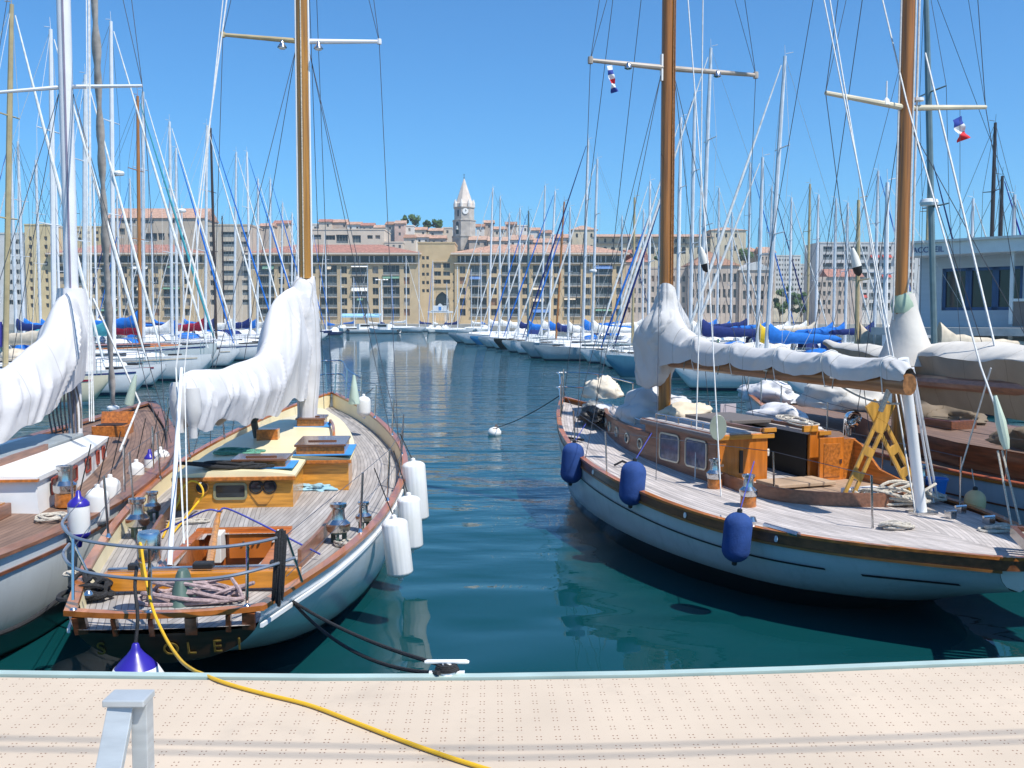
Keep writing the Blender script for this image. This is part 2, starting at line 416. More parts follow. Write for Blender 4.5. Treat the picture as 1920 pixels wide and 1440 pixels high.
# ================================================================== water and quay
def water_material():
    m = bpy.data.materials.new('harbour_water'); m.use_nodes = True
    n, l = m.node_tree.nodes, m.node_tree.links; p = n['Principled BSDF']
    p.inputs['Base Color'].default_value = (.003, .046, .053, 1)
    p.inputs['Roughness'].default_value = .015; p.inputs['IOR'].default_value = 1.27
    tc = n.new('ShaderNodeTexCoord'); sx = n.new('ShaderNodeSeparateXYZ'); l.new(tc.outputs['Object'], sx.inputs[0])
    def nz(sc, stretch, det, rough=.5, dist=0):
        mp = n.new('ShaderNodeMapping'); mp.inputs['Scale'].default_value = stretch; l.new(tc.outputs['Object'], mp.inputs[0])
        t = n.new('ShaderNodeTexNoise'); t.inputs['Scale'].default_value = sc; t.inputs['Detail'].default_value = det
        t.inputs['Roughness'].default_value = rough; t.inputs['Distortion'].default_value = dist
        l.new(mp.outputs[0], t.inputs['Vector']); return t.outputs['Fac']
    # sheltered by the quay close in, wind-ruffled further out
    chop = n.new('ShaderNodeMapRange'); chop.inputs[1].default_value = 11; chop.inputs[2].default_value = 95
    chop.inputs[3].default_value = .035; chop.inputs[4].default_value = 2.3
    l.new(sx.outputs[1], chop.inputs[0])
    patch = nz(.06, (1, .6, 1), 2)
    pr = n.new('ShaderNodeMapRange'); pr.inputs[1].default_value = .35; pr.inputs[2].default_value = .62; pr.inputs[3].default_value = .45; pr.inputs[4].default_value = 1.25
    l.new(patch, pr.inputs[0])
    swell = nz(.55, (.8, 1.5, 1), 1, .4, .3)
    rip = nz(1.9, (.7, 1.5, 1), 2, .5, .2)
    fine = nz(5.0, (.7, 1.4, 1), 2, .55)
    h = mathn(n, l, 'MULTIPLY', swell, .085)
    k = mathn(n, l, 'MULTIPLY', chop.outputs[0], pr.outputs[0])
    h2 = mathn(n, l, 'MULTIPLY', rip, k); h = mathn(n, l, 'MULTIPLY_ADD', h2, .078, h)
    h3 = mathn(n, l, 'MULTIPLY', fine, k); h = mathn(n, l, 'MULTIPLY_ADD', h3, .030, h)
    wave = nz(.42, (.45, 1.5, 1), 2, .55, .2); h4 = mathn(n, l, 'MULTIPLY', wave, k); h = mathn(n, l, 'MULTIPLY_ADD', h4, .16, h)
    b = n.new('ShaderNodeBump'); b.inputs['Strength'].default_value = 1.0; b.inputs['Distance'].default_value = 1.0
    l.new(h, b.inputs['Height']); l.new(b.outputs[0], p.inputs['Normal'])
    return m
wm = MB(); wm.add([(-1500, -60, 0), (1500, -60, 0), (1500, 2600, 0), (-1500, 2600, 0)], [(0, 1, 2, 3)])
tag(wm.build('water', water_material(), smooth=False), kind='structure')

# the quay deck the photographer stands on: moulded panels with pairs of drain holes
def dock_material():
    m = mat('dock_panel', (.56, .455, .345), .75, var=.08, vs=1.2)
    n, l = m.node_tree.nodes, m.node_tree.links; p = n['Principled BSDF']
    base = p.inputs['Base Color'].links[0].from_socket
    tc = n.new('ShaderNodeTexCoord'); mp = n.new('ShaderNodeMapping'); mp.inputs['Scale'].default_value = (1 / .092, 1 / .112, 1)
    mp.inputs['Rotation'].default_value = (0, 0, RAD(-1.5))
    l.new(tc.outputs['Object'], mp.inputs[0]); sx = n.new('ShaderNodeSeparateXYZ'); l.new(mp.outputs[0], sx.inputs[0])
    fx = mathn(n, l, 'FRACT', sx.outputs[0]); fy = mathn(n, l, 'FRACT', sx.outputs[1])
    dx = mathn(n, l, 'SUBTRACT', mathn(n, l, 'ABSOLUTE', mathn(n, l, 'SUBTRACT', fx, .5)), .11)
    dy = mathn(n, l, 'SUBTRACT', mathn(n, l, 'ABSOLUTE', mathn(n, l, 'SUBTRACT', fy, .5)), .15)
    d = mathn(n, l, 'ADD', mathn(n, l, 'MULTIPLY', mathn(n, l, 'MULTIPLY', dx, dx), 1.3), mathn(n, l, 'MULTIPLY', dy, dy))
    hole = mathn(n, l, 'LESS_THAN', d, .0021)
    gr = n.new('ShaderNodeTexNoise'); gr.inputs['Scale'].default_value = 1.6; gr.inputs['Detail'].default_value = 8; gr.inputs['Roughness'].default_value = .7; l.new(tc.outputs['Object'], gr.inputs['Vector'])
    gm = n.new('ShaderNodeMapRange'); gm.inputs[1].default_value = .56; gm.inputs[2].default_value = .78; gm.inputs[4].default_value = .35; l.new(gr.outputs['Fac'], gm.inputs[0])
    dm = n.new('ShaderNodeMix'); dm.data_type = 'RGBA'; l.new(gm.outputs[0], dm.inputs[0]); l.new(base, dm.inputs[6]); dm.inputs[7].default_value = (.3, .25, .2, 1); base = dm.outputs[2]
    mx = n.new('ShaderNodeMix'); mx.data_type = 'RGBA'; l.new(hole, mx.inputs[0]); l.new(base, mx.inputs[6]); mx.inputs[7].default_value = (.2, .09, .05, 1)
    l.new(mx.outputs[2], p.inputs['Base Color'])
    b = n.new('ShaderNodeBump'); b.inputs['Strength'].default_value = .6; b.inputs['Distance'].default_value = .004; b.invert = True
    l.new(hole, b.inputs['Height']); l.new(b.outputs[0], p.inputs['Normal'])
    return m
DZ = 1.2
edge_px = [(-500, 1246), (0, 1264), (300, 1268), (600, 1271), (900, 1270), (1200, 1265), (1500, 1256), (1920, 1239), (2400, 1217)]
edge = [atz(x, y, DZ) for x, y in edge_px]
edge[0].x, edge[-1].x = -30, 30
dk = MB(); rows = [[Vector((p.x, p.y - .05, DZ)) for p in edge], [Vector((p.x, -8, DZ)) for p in edge]]
dk.loft(rows, False, False)
dk.loft([[Vector((p.x, p.y - .05, DZ - .004)) for p in edge], [Vector((p.x, p.y - .05, -.5)) for p in edge]], False, False)
dock = dk.build('dock', dock_material(), smooth=False); tag(dock, kind='structure')
em = MB()
em.loft([[Vector((p.x, p.y - .03, DZ - .12)), Vector((p.x, p.y + .03, DZ - .12)), Vector((p.x, p.y + .03, DZ + .010)), Vector((p.x, p.y + .015, DZ + .018)), Vector((p.x, p.y - .03, DZ + .012))] for p in edge])
em.build('edge_strip', mat('edge_aluminium', (.5, .62, .56), .4, .3, var=.1), dock, smooth=False)

# white T cleat on the dock edge
cl = empty('mooring_cleat', atz(838, 1266, DZ)); tag(cl, 'white T-shaped mooring cleat on the dock edge wrapped in black rope', 'cleat')
c_ = MB(); c_.tube([(-.125, 0, .075), (-.11, 0, .078), (.11, 0, .078), (.125, 0, .075)], [.008, .013, .013, .008], 8); c_.build('horn', M['white'], cl)
c_ = MB(); c_.lathe([(.055, .012), (.05, .03), (.03, .045), (.028, .068)], n=12); c_.box((-.075, -.005, .016), (.05, .035, .014)); c_.box((.075, -.005, .016), (.05, .035, .014)); c_.build('base', M['white'], cl)
c_ = MB()
wr = [Vector((math.cos(a * .9) * (.062 - .0006 * a), math.sin(a * .9) * .05, .03 + .0012 * a)) for a in [i * .5 for i in range(56)]]
c_.tube(wr, .011, 6); c_.build('rope_turns', M['blackrope'], cl)

# aluminium rail leg on the dock
pb = at(252, 1312, 3.05); leg = empty('rail_post', (pb.x, pb.y, DZ)); tag(leg, 'grey aluminium rail leg with a slanting brace standing on the dock', 'post')
top = pb.z - DZ
alu = mat('raw_aluminium', (.46, .49, .5), .4, .25, var=.12, vs=6, stretch=(1, 1, 6))
g = MB(); g.box((0.016, .02, top / 2), (.05, .06, top)); g.build('upright', alu, leg, smooth=False, bevel=.003)
g = MB(); a_, b_ = Vector((-.036, -.005, top - .005)), Vector((-.10, -.34, .01)); g.beam(a_, b_, .078, .03, up=Vector((0, 1, .4))); g.build('brace', alu, leg, smooth=False, bevel=.003)
g = MB(); g.box((-.022, .012, top + .0), (.13, .10, .022)); g.build('cap', alu, leg, smooth=False, bevel=.004)
# ================================================================== near yacht with the golden cabin
L = Frame((-2.46, 6.95), (-3.74, 20.6))
HL = Hull(L.L, [(0, .665), (.12, 1.06), (.28, 1.42), (.45, 1.6), (.6, 1.55), (.75, 1.22), (.88, .72), (.96, .27), (1, .03)],
          [(0, 1.13), (.2, 1.06), (.4, 1.1), (.6, 1.2), (.8, 1.4), (1, 1.68)],
          [(0, .76), (.07, .5), (.16, .12), (.25, -.25), (.4, -.7), (.7, -.6), (.86, -.25), (.94, .2), (.98, .8), (1, 1.6)], rake=.35, bulge=.12, full=.85)
LY = empty('sailing_yacht', L.S, L.rz); tag(LY, 'classic yacht with golden varnished cabin, dark transom and white sail cover', 'yacht', 'large yachts moored at the near quay')
mb, rings = HL.skin(); mb.build('hull', hullmat('white_topsides', (.66, .69, .7), (.03, .04, .05), (.02, .035, .04), .02, .12), LY, ang=60)
# dark transom with gilt letters; the freeing ports under the rail stay open
tr = MB(); r0 = rings[0]; ports = .13
def tpos(x, z, out=.006): p = HL.pos(0, x, z); return p + Vector((0, -out, 0))
rowsT = []
for i in range(9):
    q = i / 8; row = []
    for j in range(-10, 11):
        a = math.asin(min(.999, (ports + (HL.s(0) - HL.k(0) - ports) * q) / (HL.s(0) - HL.k(0)))); xw = HL.b(0) * math.cos(a) ** HL.full
        row.append(tpos(xw * j / 10, HL.s(0) - (HL.s(0) - HL.k(0)) * math.sin(a)))
    rowsT.append(row)
tr.loft(rowsT, False, False)
tr.build('transom', mat('dark_transom', (.035, .016, .008), .3, var=.4, vs=3, stretch=(1, 1, 8), coat=.4), LY, ang=60)
g = MB()
for x in (-.585, -.33, -.07, .2, .45, .585):
    w = .035 if abs(x) < .55 else .09
    if x == .2: w = .08
    g.beam(tpos(x, HL.s(0) - .005, .004), tpos(x * .985, HL.s(0) - ports - .005, .004), w, .05, up=Vector((0, 1, 0)))
g.build_each('transom_post', M['mahog'], LY, smooth=False)
gilt = mat('worn_gilt', (.20, .13, .025), .5, .3, var=.5, vs=30)
for ch, px in (('S', 184), ('O', 320), ('L', 357), ('E', 405), ('I', 445)):
    me = textmesh(ch, .145, .004); me.materials.append(gilt)
    lp = L.y(px, 1180, -.05); zz = HL.s(0) - .255
    o = inst('letter', me, LY, tpos(lp.x, zz, .02)); o.rotation_euler = (RAD(90 + 18), 0, 0)
# rails
HL.strip(0, .035, .082, .03, stern=True).build('cap_rail', mat('orange_varnish', (.40, .125, .022), .3, var=.3, vs=3, stretch=(4, 1, 4), coat=.4), LY, ang=50)
def dropL(t): return .105 + .15 * t
bw = MB()
for sg in (-1, 1):
    bw.loft([[HL.pos(t, sg * max(.01, HL.b(t) - .055), HL.s(t)), HL.pos(t, sg * max(.008, HL.b(t) - .07), HL.s(t) - dropL(t) - .01)] for t in [i / 44 for i in range(1, 45)]], False, False)
bw.build_each('bulwark', M['cream'], LY)
HL.strip(-.13, -.1, .02, .012, ts=(0, 1)).build_each('rubbing_strake', M['white'], LY)
HL.deck(dropL, .035, .05, hole=(-.48, .39, 1.72, 3.48)).build('deck', M['teakgrey'], LY, ang=60)
def dz(y): t = y / L.L; return HL.s(t) - dropL(t) + .03

# coachroof: one long cabin plus the doghouse to port
def roofz(y): return 1.37 + .028 * (y - 4.8)
mainL = [(5.9, -1.0), (6.6, -.98), (7.6, -.9), (8.8, -.74), (10, -.5), (11.1, -.16)]
mainR = [(5.9, .88), (6.6, .88), (7.6, .8), (8.8, .64), (10, .42), (11.1, .12)]
ys = [5.9 + (11.1 - 5.9) * i / 24 for i in range(25)]
w_ = MB()
fp = [(ip(mainL, y), y) for y in ys] + [(ip(mainR, y), y) for y in reversed(ys)] + [(.3, 5.9), (.3, 4.8), (-1.05, 4.8), (-1.03, 5.4)]
n_ = len(fp)
w_.loft([[Vector((x, y, dz(y) - .06)) for x, y in fp], [Vector((x, y, roofz(y) - .01)) for x, y in fp]], True, False)
w_.build('cabin_side', mat('golden_cabin', (.56, .24, .028), .3, var=.3, vs=3, stretch=(1.2, 1.2, 12), coat=.5), LY, smooth=False)
def roof_piece(ylist, xl, xr, o):
    top = []
    for y in ylist:
        a, b = xl(y) - o, xr(y) + o
        top.append([Vector((a + (b - a) * j / 8, y, roofz(y) + .055 * (1 - (2 * j / 8 - 1) ** 2))) for j in range(9)])
    bot = [[p - Vector((0, 0, .035 + .05 * (1 - (2 * j / 8 - 1) ** 2))) for j, p in enumerate(r)] for r in top]
    m_ = MB(); m_.loft([r + b[::-1] for r, b in zip(top, bot)]); return m_
ro = roof_piece([5.86 + (11.16 - 5.86) * i / 24 for i in range(25)], lambda y: ip(mainL, y), lambda y: ip(mainR, y), .035)
a2 = roof_piece([4.75 + 1.1 * i / 6 for i in range(7)], lambda y: -1.05, lambda y: .3, .035)
ro.add(a2.v, a2.f); ro.build('cabin_roof', M['cream'], LY, ang=50)
tm = MB()
for (x0, x1, yy) in ((-1.09, .34, 4.735), (.345, .92, 5.845)): tm.box(((x0 + x1) / 2, yy, roofz(yy) - .035), (x1 - x0, .028, .045))
tm.build_each('roof_trim', M['varnish'], LY, smooth=False, bevel=.006)
# aft window and instruments
def aft(px, py): return L.y(px, py, 4.78)
wa, wb = aft(400, 938), aft(463, 905)
cx, cz, ww, wh = (wa.x + wb.x) / 2, (wa.z + wb.z) / 2, wb.x - wa.x, wb.z - wa.z
win = MB()
def rrect(w, h, r, n=5):
    out = []
    for sx_, sy_, a0 in ((1, 1, 0), (-1, 1, 90), (-1, -1, 180), (1, -1, 270)):
        for i in range(n): a = RAD(a0 + 90 * i / (n - 1)); out.append((sx_ * (w / 2 - r) + r * math.cos(a), sy_ * (h / 2 - r) + r * math.sin(a)))
    return out
def frame_ring(w, h, r, t, c, normal_y=-.02, tilt=None):
    m_ = MB(); o, i_ = rrect(w, h, r), rrect(w - 2 * t, h - 2 * t, max(.005, r - t))
    m_.loft([[Vector((x, 0, z)) for x, z in o], [Vector((x, normal_y, z)) for x, z in o], [Vector((x, normal_y, z)) for x, z in i_], [Vector((x, 0, z)) for x, z in i_]], True, False); return m_
fr = frame_ring(ww, wh, .05, .028, None).build('window', mat('olive_frame', (.22, .21, .12), .5), LY); fr.location = (cx, 4.80, cz)
gp = MB(); pl = rrect(ww - .05, wh - .05, .03); gp.add([(x, -.006, z) for x, z in pl], [tuple(range(len(pl)))]); gp.build('pane', M['glass'], fr, smooth=False)
for px, py in ((378, 914), (480, 913), (505, 913)):
    p = aft(px, py)
    ga = MB(); ga.lathe([(.085, 0), (.085, .02), (.075, .026), (.07, .014)], axis=(0, -1, 0), n=20); go = ga.build('instrument', M['varnish2'] if px == 378 else M['black'], LY); go.location = (p.x, 4.80, p.z)
    di = MB(); di.lathe([(.066, .016), (.064, .021), (.05, .0215), (.01, .022)], axis=(0, -1, 0), n=20); di.build('dial', M['glass'], go)
bk = MB(); p = aft(492, 925); sh_ = [(-.14, .09), (.14, .09), (.13, -.02), (.05, -.13), (-.05, -.13), (-.13, -.02)]
bk.add([(p.x + x, 4.795, p.z + z) for x, z in sh_] + [(p.x + x, 4.785, p.z + z) for x, z in sh_], [tuple(range(6, 12)), *[(i, (i + 1) % 6, 6 + (i + 1) % 6, 6 + i) for i in range(6)]])
bk.build('instrument_board', M['varnish2'], LY, smooth=False)
# hatches with blue masking tape round them
for (x, y, sx_, sy_, h_, body) in ((.52, 6.35, .62, .95, .12, 'mahog'), (-.12, 5.25, .62, .5, .09, 'mahog'), (.1, 8.95, .42, .6, .12, 'mahog')):
    z = roofz(y) + .04
    hb = MB(); hb.box((0, 0, h_ / 2), (sx_, sy_, h_)); ho = hb.build('hatch', M['varnish'], LY, smooth=False, bevel=.012); ho.location = (x, y, z - .01)
    lid = MB(); lid.box((0, -.01, h_ + .012), (sx_ + .04, sy_ + .04, .03)); lid.box((0, -sy_ * .15, h_ + .035), (sx_ * .6, .05, .02)); lid.build('lid', mat('hatch_lid', (.14, .06, .03), .25, var=.3, coat=.5), ho, smooth=False, bevel=.006)
    tp = MB(); tp.box((.03, 0, .012), (sx_ + .13, sy_ + .12, .012)); tp.build('tape', M['tape'], ho, smooth=False)
hr = MB(); hr.tube(smoothpath([(.56, 7.5, roofz(7.5) + .03), (.55, 7.6, roofz(7.6) + .1), (.48, 8.3, roofz(8.3) + .12), (.38, 9.0, roofz(9) + .1), (.37, 9.1, roofz(9.1) + .03)]), .022, 8); hr.build('handrail', M['varnish'], LY)
# mast-side box, dark plate
bx_ = MB(); bx_.box((-.36, 7.35, roofz(7.35) + .1), (.3, .22, .2)); bx_.build('deck_box', M['varnish'], LY, smooth=False, bevel=.01)
vn = MB(); vn.lathe([(.05, 0), (.05, .28), (.09, .33), (.16, .4), (.17, .42), (.14, .41), (.05, .36)], n=18); v_ = vn.build('vent', mat('dark_vent', (.06, .07, .065), .45, var=.2), LY); v_.location = (-.55, 7.6, roofz(7.6)); v_.rotation_euler = (RAD(12), RAD(-8), 0)

# cockpit: coamings, well, bridge deck box, traveller beam, tiller
co = MB()
for pts in ([(-1.06, 4.8), (-.98, 3.9), (-.86, 3.0), (-.74, 2.1)], [(.86, 4.2), (.84, 3.4), (.79, 2.6), (.72, 1.85)]):
    pp = smoothpath([(x, y, 0) for x, y in pts], 5)
    co.loft([[Vector((p.x - .018, p.y, dz(p.y) - .02)), Vector((p.x + .018, p.y, dz(p.y) - .02)), Vector((p.x + .018, p.y, dz(p.y) + .16)), Vector((p.x - .018, p.y, dz(p.y) + .16))] for p in pp])
co.build_each('coaming', M['mahogr'], LY, ang=50, bevel=.005)
dl = dz(2.7)
we = MB()
x0, x1, y0, y1 = -.45, .36, 1.75, 3.45
we.box(((x0 + x1) / 2, y1 + .045, dl - .15), (x1 - x0 + .18, .09, .4)); we.box((x0 - .045, (y0 + y1) / 2, dl - .155), (.09, y1 - y0, .39)); we.box((x1 + .045, (y0 + y1) / 2, dl - .155), (.09, y1 - y0, .39)); we.box(((x0 + x1) / 2, y0 - .045, dl - .16), (x1 - x0 + .18, .09, .38)); we.build('cockpit_rim', mat('cockpit_bulkhead', (.44, .12, .02), .3, var=.3, stretch=(2, 8, 8), coat=.4), LY, smooth=False, bevel=.005)
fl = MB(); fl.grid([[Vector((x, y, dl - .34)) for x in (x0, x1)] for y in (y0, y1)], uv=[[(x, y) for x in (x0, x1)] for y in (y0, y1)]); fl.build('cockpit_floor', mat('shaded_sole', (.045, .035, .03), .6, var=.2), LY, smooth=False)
pk = MB(); pk.box((.06, 3.42, dl - .12), (.5, .05, .27)); pb_ = pk.build('engine_panel', mat('orange_panel', (.5, .14, .02), .3, var=.2, coat=.4), LY, smooth=False, bevel=.004)
k_ = MB()
for i in range(4): k_.lathe([(.014, 0), (.014, .02), (.008, .03)], c=(-.04 + .055 * i, 3.394, dl + (-.08 if i != 1 else -.14)), axis=(0, -1, 0), n=8)
k_.build_each('switch', M['steel'], pb_)
cu = MB(); cu.box((-.28, 3.3, dl - .1), (.1, .26, .3)); cu.box((.33, 3.38, dl - .02), (.06, .1, .12)); cu.build_each('locker', M['offwhite'], LY, smooth=False, bevel=.01)
tl = MB(); tl.tube(smoothpath([L.y(392, 1066, 1.35), L.y(396, 1040, 1.7), L.y(401, 1010, 2.1), L.y(408, 972, 2.6), L.y(412, 958, 2.75)]), [.036] * 12 + [.03] * 6 + [.024] * 6 + [.03], 8); tl.build('tiller', M['varnish2'], LY)
bm_ = MB(); bm_.box((.05, 1.0, dz(1) + .09), (1.56, .13, .14)); be = bm_.build('traveller_beam', mat('orange_beam', (.58, .22, .02), .3, var=.25, stretch=(1, 8, 8), coat=.4), LY, smooth=False, bevel=.008)
tk = MB(); tk.box((.05, 1.03, dz(1) + .175), (1.5, .05, .03)); tk.build('track', M['steel'], be, smooth=False, bevel=.004)
tk = MB(); tk.box((.05, 1.03, dz(1) + .2), (.16, .1, .05)); tk.box((-.5, 1.03, dz(1) + .2), (.08, .08, .05)); tk.box((.62, 1.03, dz(1) + .2), (.08, .08, .05)); tk.build_each('traveller_car', M['black'], be, smooth=False, bevel=.01)
gc = MB(); gc.lathe([(.15, 0), (.12, .08), (.07, .22), (.05, .25)], n=14); o = gc.build('rudder_head', M['green'], LY); o.location = (-.02, .62, dz(.6)); o.scale = (.7, 1.2, 1)
pc = MB(); pc.lathe([(.075, 0), (.085, .02), (.085, .2), (.075, .22)], n=18); o = pc.build('instrument_pod', M['steel'], LY); o.location = L.y(280, 1052, .3)
pc = MB(); pc.tube([L.y(282, 1135, -.05), L.y(281, 1050, .3)], .014); pc.build('pod_stem', M['steel'], LY)

def winch(parent, x, y, z, s=1.0, green=True):
    wr_ = empty('winch', (x, y, z), parent=parent)
    if green:
        st = MB()
        for k in range(3): a = k * 2.09 + .5; st.box((math.cos(a) * .075 * s, math.sin(a) * .075 * s, .07 * s), (.05 * s, .03 * s, .15 * s), a)
        st.lathe([(.1 * s, .13 * s), (.1 * s, .155 * s)], n=16); st.build('stand', M['green'], wr_)
    else:
        st = MB(); st.lathe([(.12 * s, -.02), (.125 * s, .0), (.12 * s, .15 * s)], n=16); st.build('stand', M['varnish'], wr_)
    d = MB(); d.lathe([(.125 * s, .155 * s), (.14 * s, .18 * s), (.14 * s, .25 * s), (.085 * s, .3 * s), (.075 * s, .36 * s), (.075 * s, .42 * s), (.1 * s, .45 * s), (.1 * s, .485 * s), (.05 * s, .49 * s), (.03 * s, .47 * s)], n=24); d.build('drum', M['steel'], wr_)
    return wr_
winch(LY, -1.13, 3.45, dz(3.5) - .02, .86)
winch(LY, -1.2, 4.3, dz(4.3), .66)
winch(LY, .98, 2.95, dz(3) - .02, .86)
winch(LY, 1.2, 3.55, dz(3.5), .62)
# pushpit: two rails round the stern on stanchions
ps = MB(); sec = []
for zz, k in ((.62, 0), (.26, 1)):
    pts = []
    yy = (.75, .42, .05, -.2, -.28, -.2, .1)
    pts = [L.y(a, b, y) for (a, b), y in zip(((128, 965), (117, 985), (150, 1011), (260, 1026), (390, 1027), (475, 1018), (536, 1004)) if k == 0 else ((130, 1020), (119, 1042), (152, 1070), (260, 1085), (390, 1085), (475, 1070), (552, 1046)), yy)]
    ps.tube(smoothpath(pts, 8), .012, 8)
pp_ = ps.build('pushpit', mat('pushpit_tube', (.33, .35, .38), .3, .6, var=.1), LY)
for (a, b, y, c, e, y2) in ((137, 1125, -.0, 137, 1010, .1), (281, 1136, -.1, 280, 1026, -.22), (463, 1130, -.02, 464, 1020, -.22), (165, 1075, .45, 120, 985, .42)):
    p_, t_ = L.y(a, b, y), L.y(c, e, y2); x, y = p_.x, p_.y
    s_ = MB(); s_.tube([p_, t_], .0115, 8); s_.lathe([(.035, 0), (.03, .015), (.016, .03)], c=(x, y, 1.15), n=10); s_.build('stanchion', M['steel'], pp_)
s_ = MB(); s_.tube([L.y(537, 1004, .1), L.y(566, 1090, .55)], .012, 8); s_.build('brace', M['steel'], pp_)
# stanchions and lifelines
lf = MB()
for sg in (-1, 1):
    tops = [L.y(128, 965, .75) if sg < 0 else L.y(536, 1004, .1)]
    for t in (.2, .32, .44, .56, .68, .8):
        p = HL.pos(t, sg * (HL.b(t) - .05), HL.s(t) + .03); q = p + Vector((sg * .03, 0, .6)); tops.append(q)
        s_ = MB(); s_.tube([p, q], .0125, 7); s_.lathe([(.03, 0), (.016, .04)], c=p, n=8); s_.build('stanchion', M['steel'], LY)
    tops.append(HL.pos(.9, sg * (HL.b(.9) - .05), HL.s(.9) + .6))
    for k in (0, .3):
        for a, b in zip(tops, tops[1:]): lf.tube([a - Vector((0, 0, k)), b - Vector((0, 0, k))], .004, 4)
lf.build_each('lifeline', M['wire'], LY)
# pulpit
pu = MB()
for hh in (.62, .34):
    pts = [HL.pos(.88, -HL.b(.88) + .03, HL.s(.88) + hh * .95), HL.pos(.94, -HL.b(.94), HL.s(.94) + hh), Vector((-.22, L.L + .1, HL.s(1) + hh + .04)), Vector((0, L.L + .2, HL.s(1) + hh + .05)), Vector((.22, L.L + .1, HL.s(1) + hh + .04)), HL.pos(.94, HL.b(.94), HL.s(.94) + hh), HL.pos(.88, HL.b(.88) - .03, HL.s(.88) + hh * .95)]
    pu.tube(smoothpath(pts, 6), .015, 7)
for t, sg in ((.88, -1), (.88, 1), (.94, -1), (.94, 1), (.985, -1), (.985, 1)):
    p = HL.pos(t, sg * max(.05, HL.b(t) - .04), HL.s(t) + .02); pu.tube([p, p + Vector((sg * .03, .05 if t > .9 else 0, .62))], .015, 7)
pu.build('pulpit', M['steel'], LY)
# whisker pole along the port side deck
sp = MB(); a, b = Vector((-1.3, 7.0, dz(7) + .14)), Vector((-.92, 10.6, dz(10.6) + .16)); sp.tube([a, a.lerp(b, .02), a.lerp(b, .98), b], [.05, .062, .05, .04], 12); sp.build('pole', mat('cream_pole', (.72, .55, .3), .35, var=.15, coat=.3), LY)

# mast, spreaders and lamps, rigging
LMY = 8.95
mx0 = 0.02
m_ = MB(); m_.tube([(mx0, LMY, 1.2), (mx0, LMY, 8), (mx0 + .02, LMY, 17.5)], [.096, .093, .085], 20); m_.build('mast', M['mastwood'], LY)
tk = MB()
for dx, r_, c_i in ((-.112, .013, 0), (.112, .016, 0)): tk.tube([(mx0 + dx * .95, LMY - .03, 3.7), (mx0 + dx * .75, LMY - .03, 17)], r_, 6)
tk.build_each('halyard', M['white'], LY)
tk = MB(); tk.tube([(mx0 - .015, LMY - .10, 3.2), (mx0 - .01, LMY - .09, 16)], .010, 5); tk.build('sail_track', mat('track_rope', (.55, .5, .4), .7, var=.5, vs=70), LY)
zs = L.y(563, 74, LMY).z
s1, s2 = L.y(418, 65, LMY + .12), L.y(711, 78, LMY + .12)
for q, col in ((s1, 'tanmast'), (s2, 'alulight')):
    s_ = MB(); s_.tube([(mx0, LMY, zs - .03), q], [.042, .028], 10); s_.lathe([(.035, -.04), (.04, 0), (.035, .04)], c=q, n=8); s_.build('spreader', M[col], LY)
for px, py in ((529, 88), (597, 90)):
    p = L.y(px, py, LMY - .12); lp = MB(); lp.lathe([(.02, .1), (.03, .06), (.07, .0), (.075, -.01), (.065, -.012)], c=p, n=14); lo = lp.build('deck_lamp', M['steel'], LY)
    lp = MB(); lp.lathe([(.03, .02), (.055, -.008), (.05, -.03), (.01, -.04)], c=p, n=12); lp.build('bulb', M['white'], lo)
rg = MB()
def chain(t, sg): return HL.pos(t, sg * (HL.b(t) - .02), HL.s(t))
top = Vector((mx0, LMY, 17.2))
for sg, q in ((-1, s1), (1, s2)):
    rg.tube([top, q, chain(.64, sg)], .0055, 5)
    rg.tube([q, Vector((mx0, LMY, 12.5))], .005, 4)
    for t in (.58, .71): rg.tube([(mx0 + sg * .1, LMY, zs - .15), chain(t, sg)], .0055, 5)
rg.tube([top, (0, L.L - .05, 1.7)], .006, 5); rg.tube([(mx0, LMY, 13.5), (0, L.L - 1.7, 1.5)], .006, 5)
rg.build('rigging', M['wire'], LY)
bs = MB()
bs.tube([L.Y(345, 1020, 7.9), L.Y(330, 690, 10.2), L.Y(425, 0, 11.2), L.Y(440, -200, 11.6)], .008, 5); bs.tube([L.Y(352, 1030, 8.0), L.Y(346, 690, 10.2), L.Y(418, 0, 11.2)], .006, 5)
bs.build_each('backstay', M['wirelight'], LY)
sg_ = MB(); a = L.z(318, 1060, dz(1)); b = L.Y(340, 690, 9.8); sg_.tube([a, a.lerp(b, .6), b], [.024, .022, .016], 8); sg_.build('gallows_strut', M['alulight'], LY)

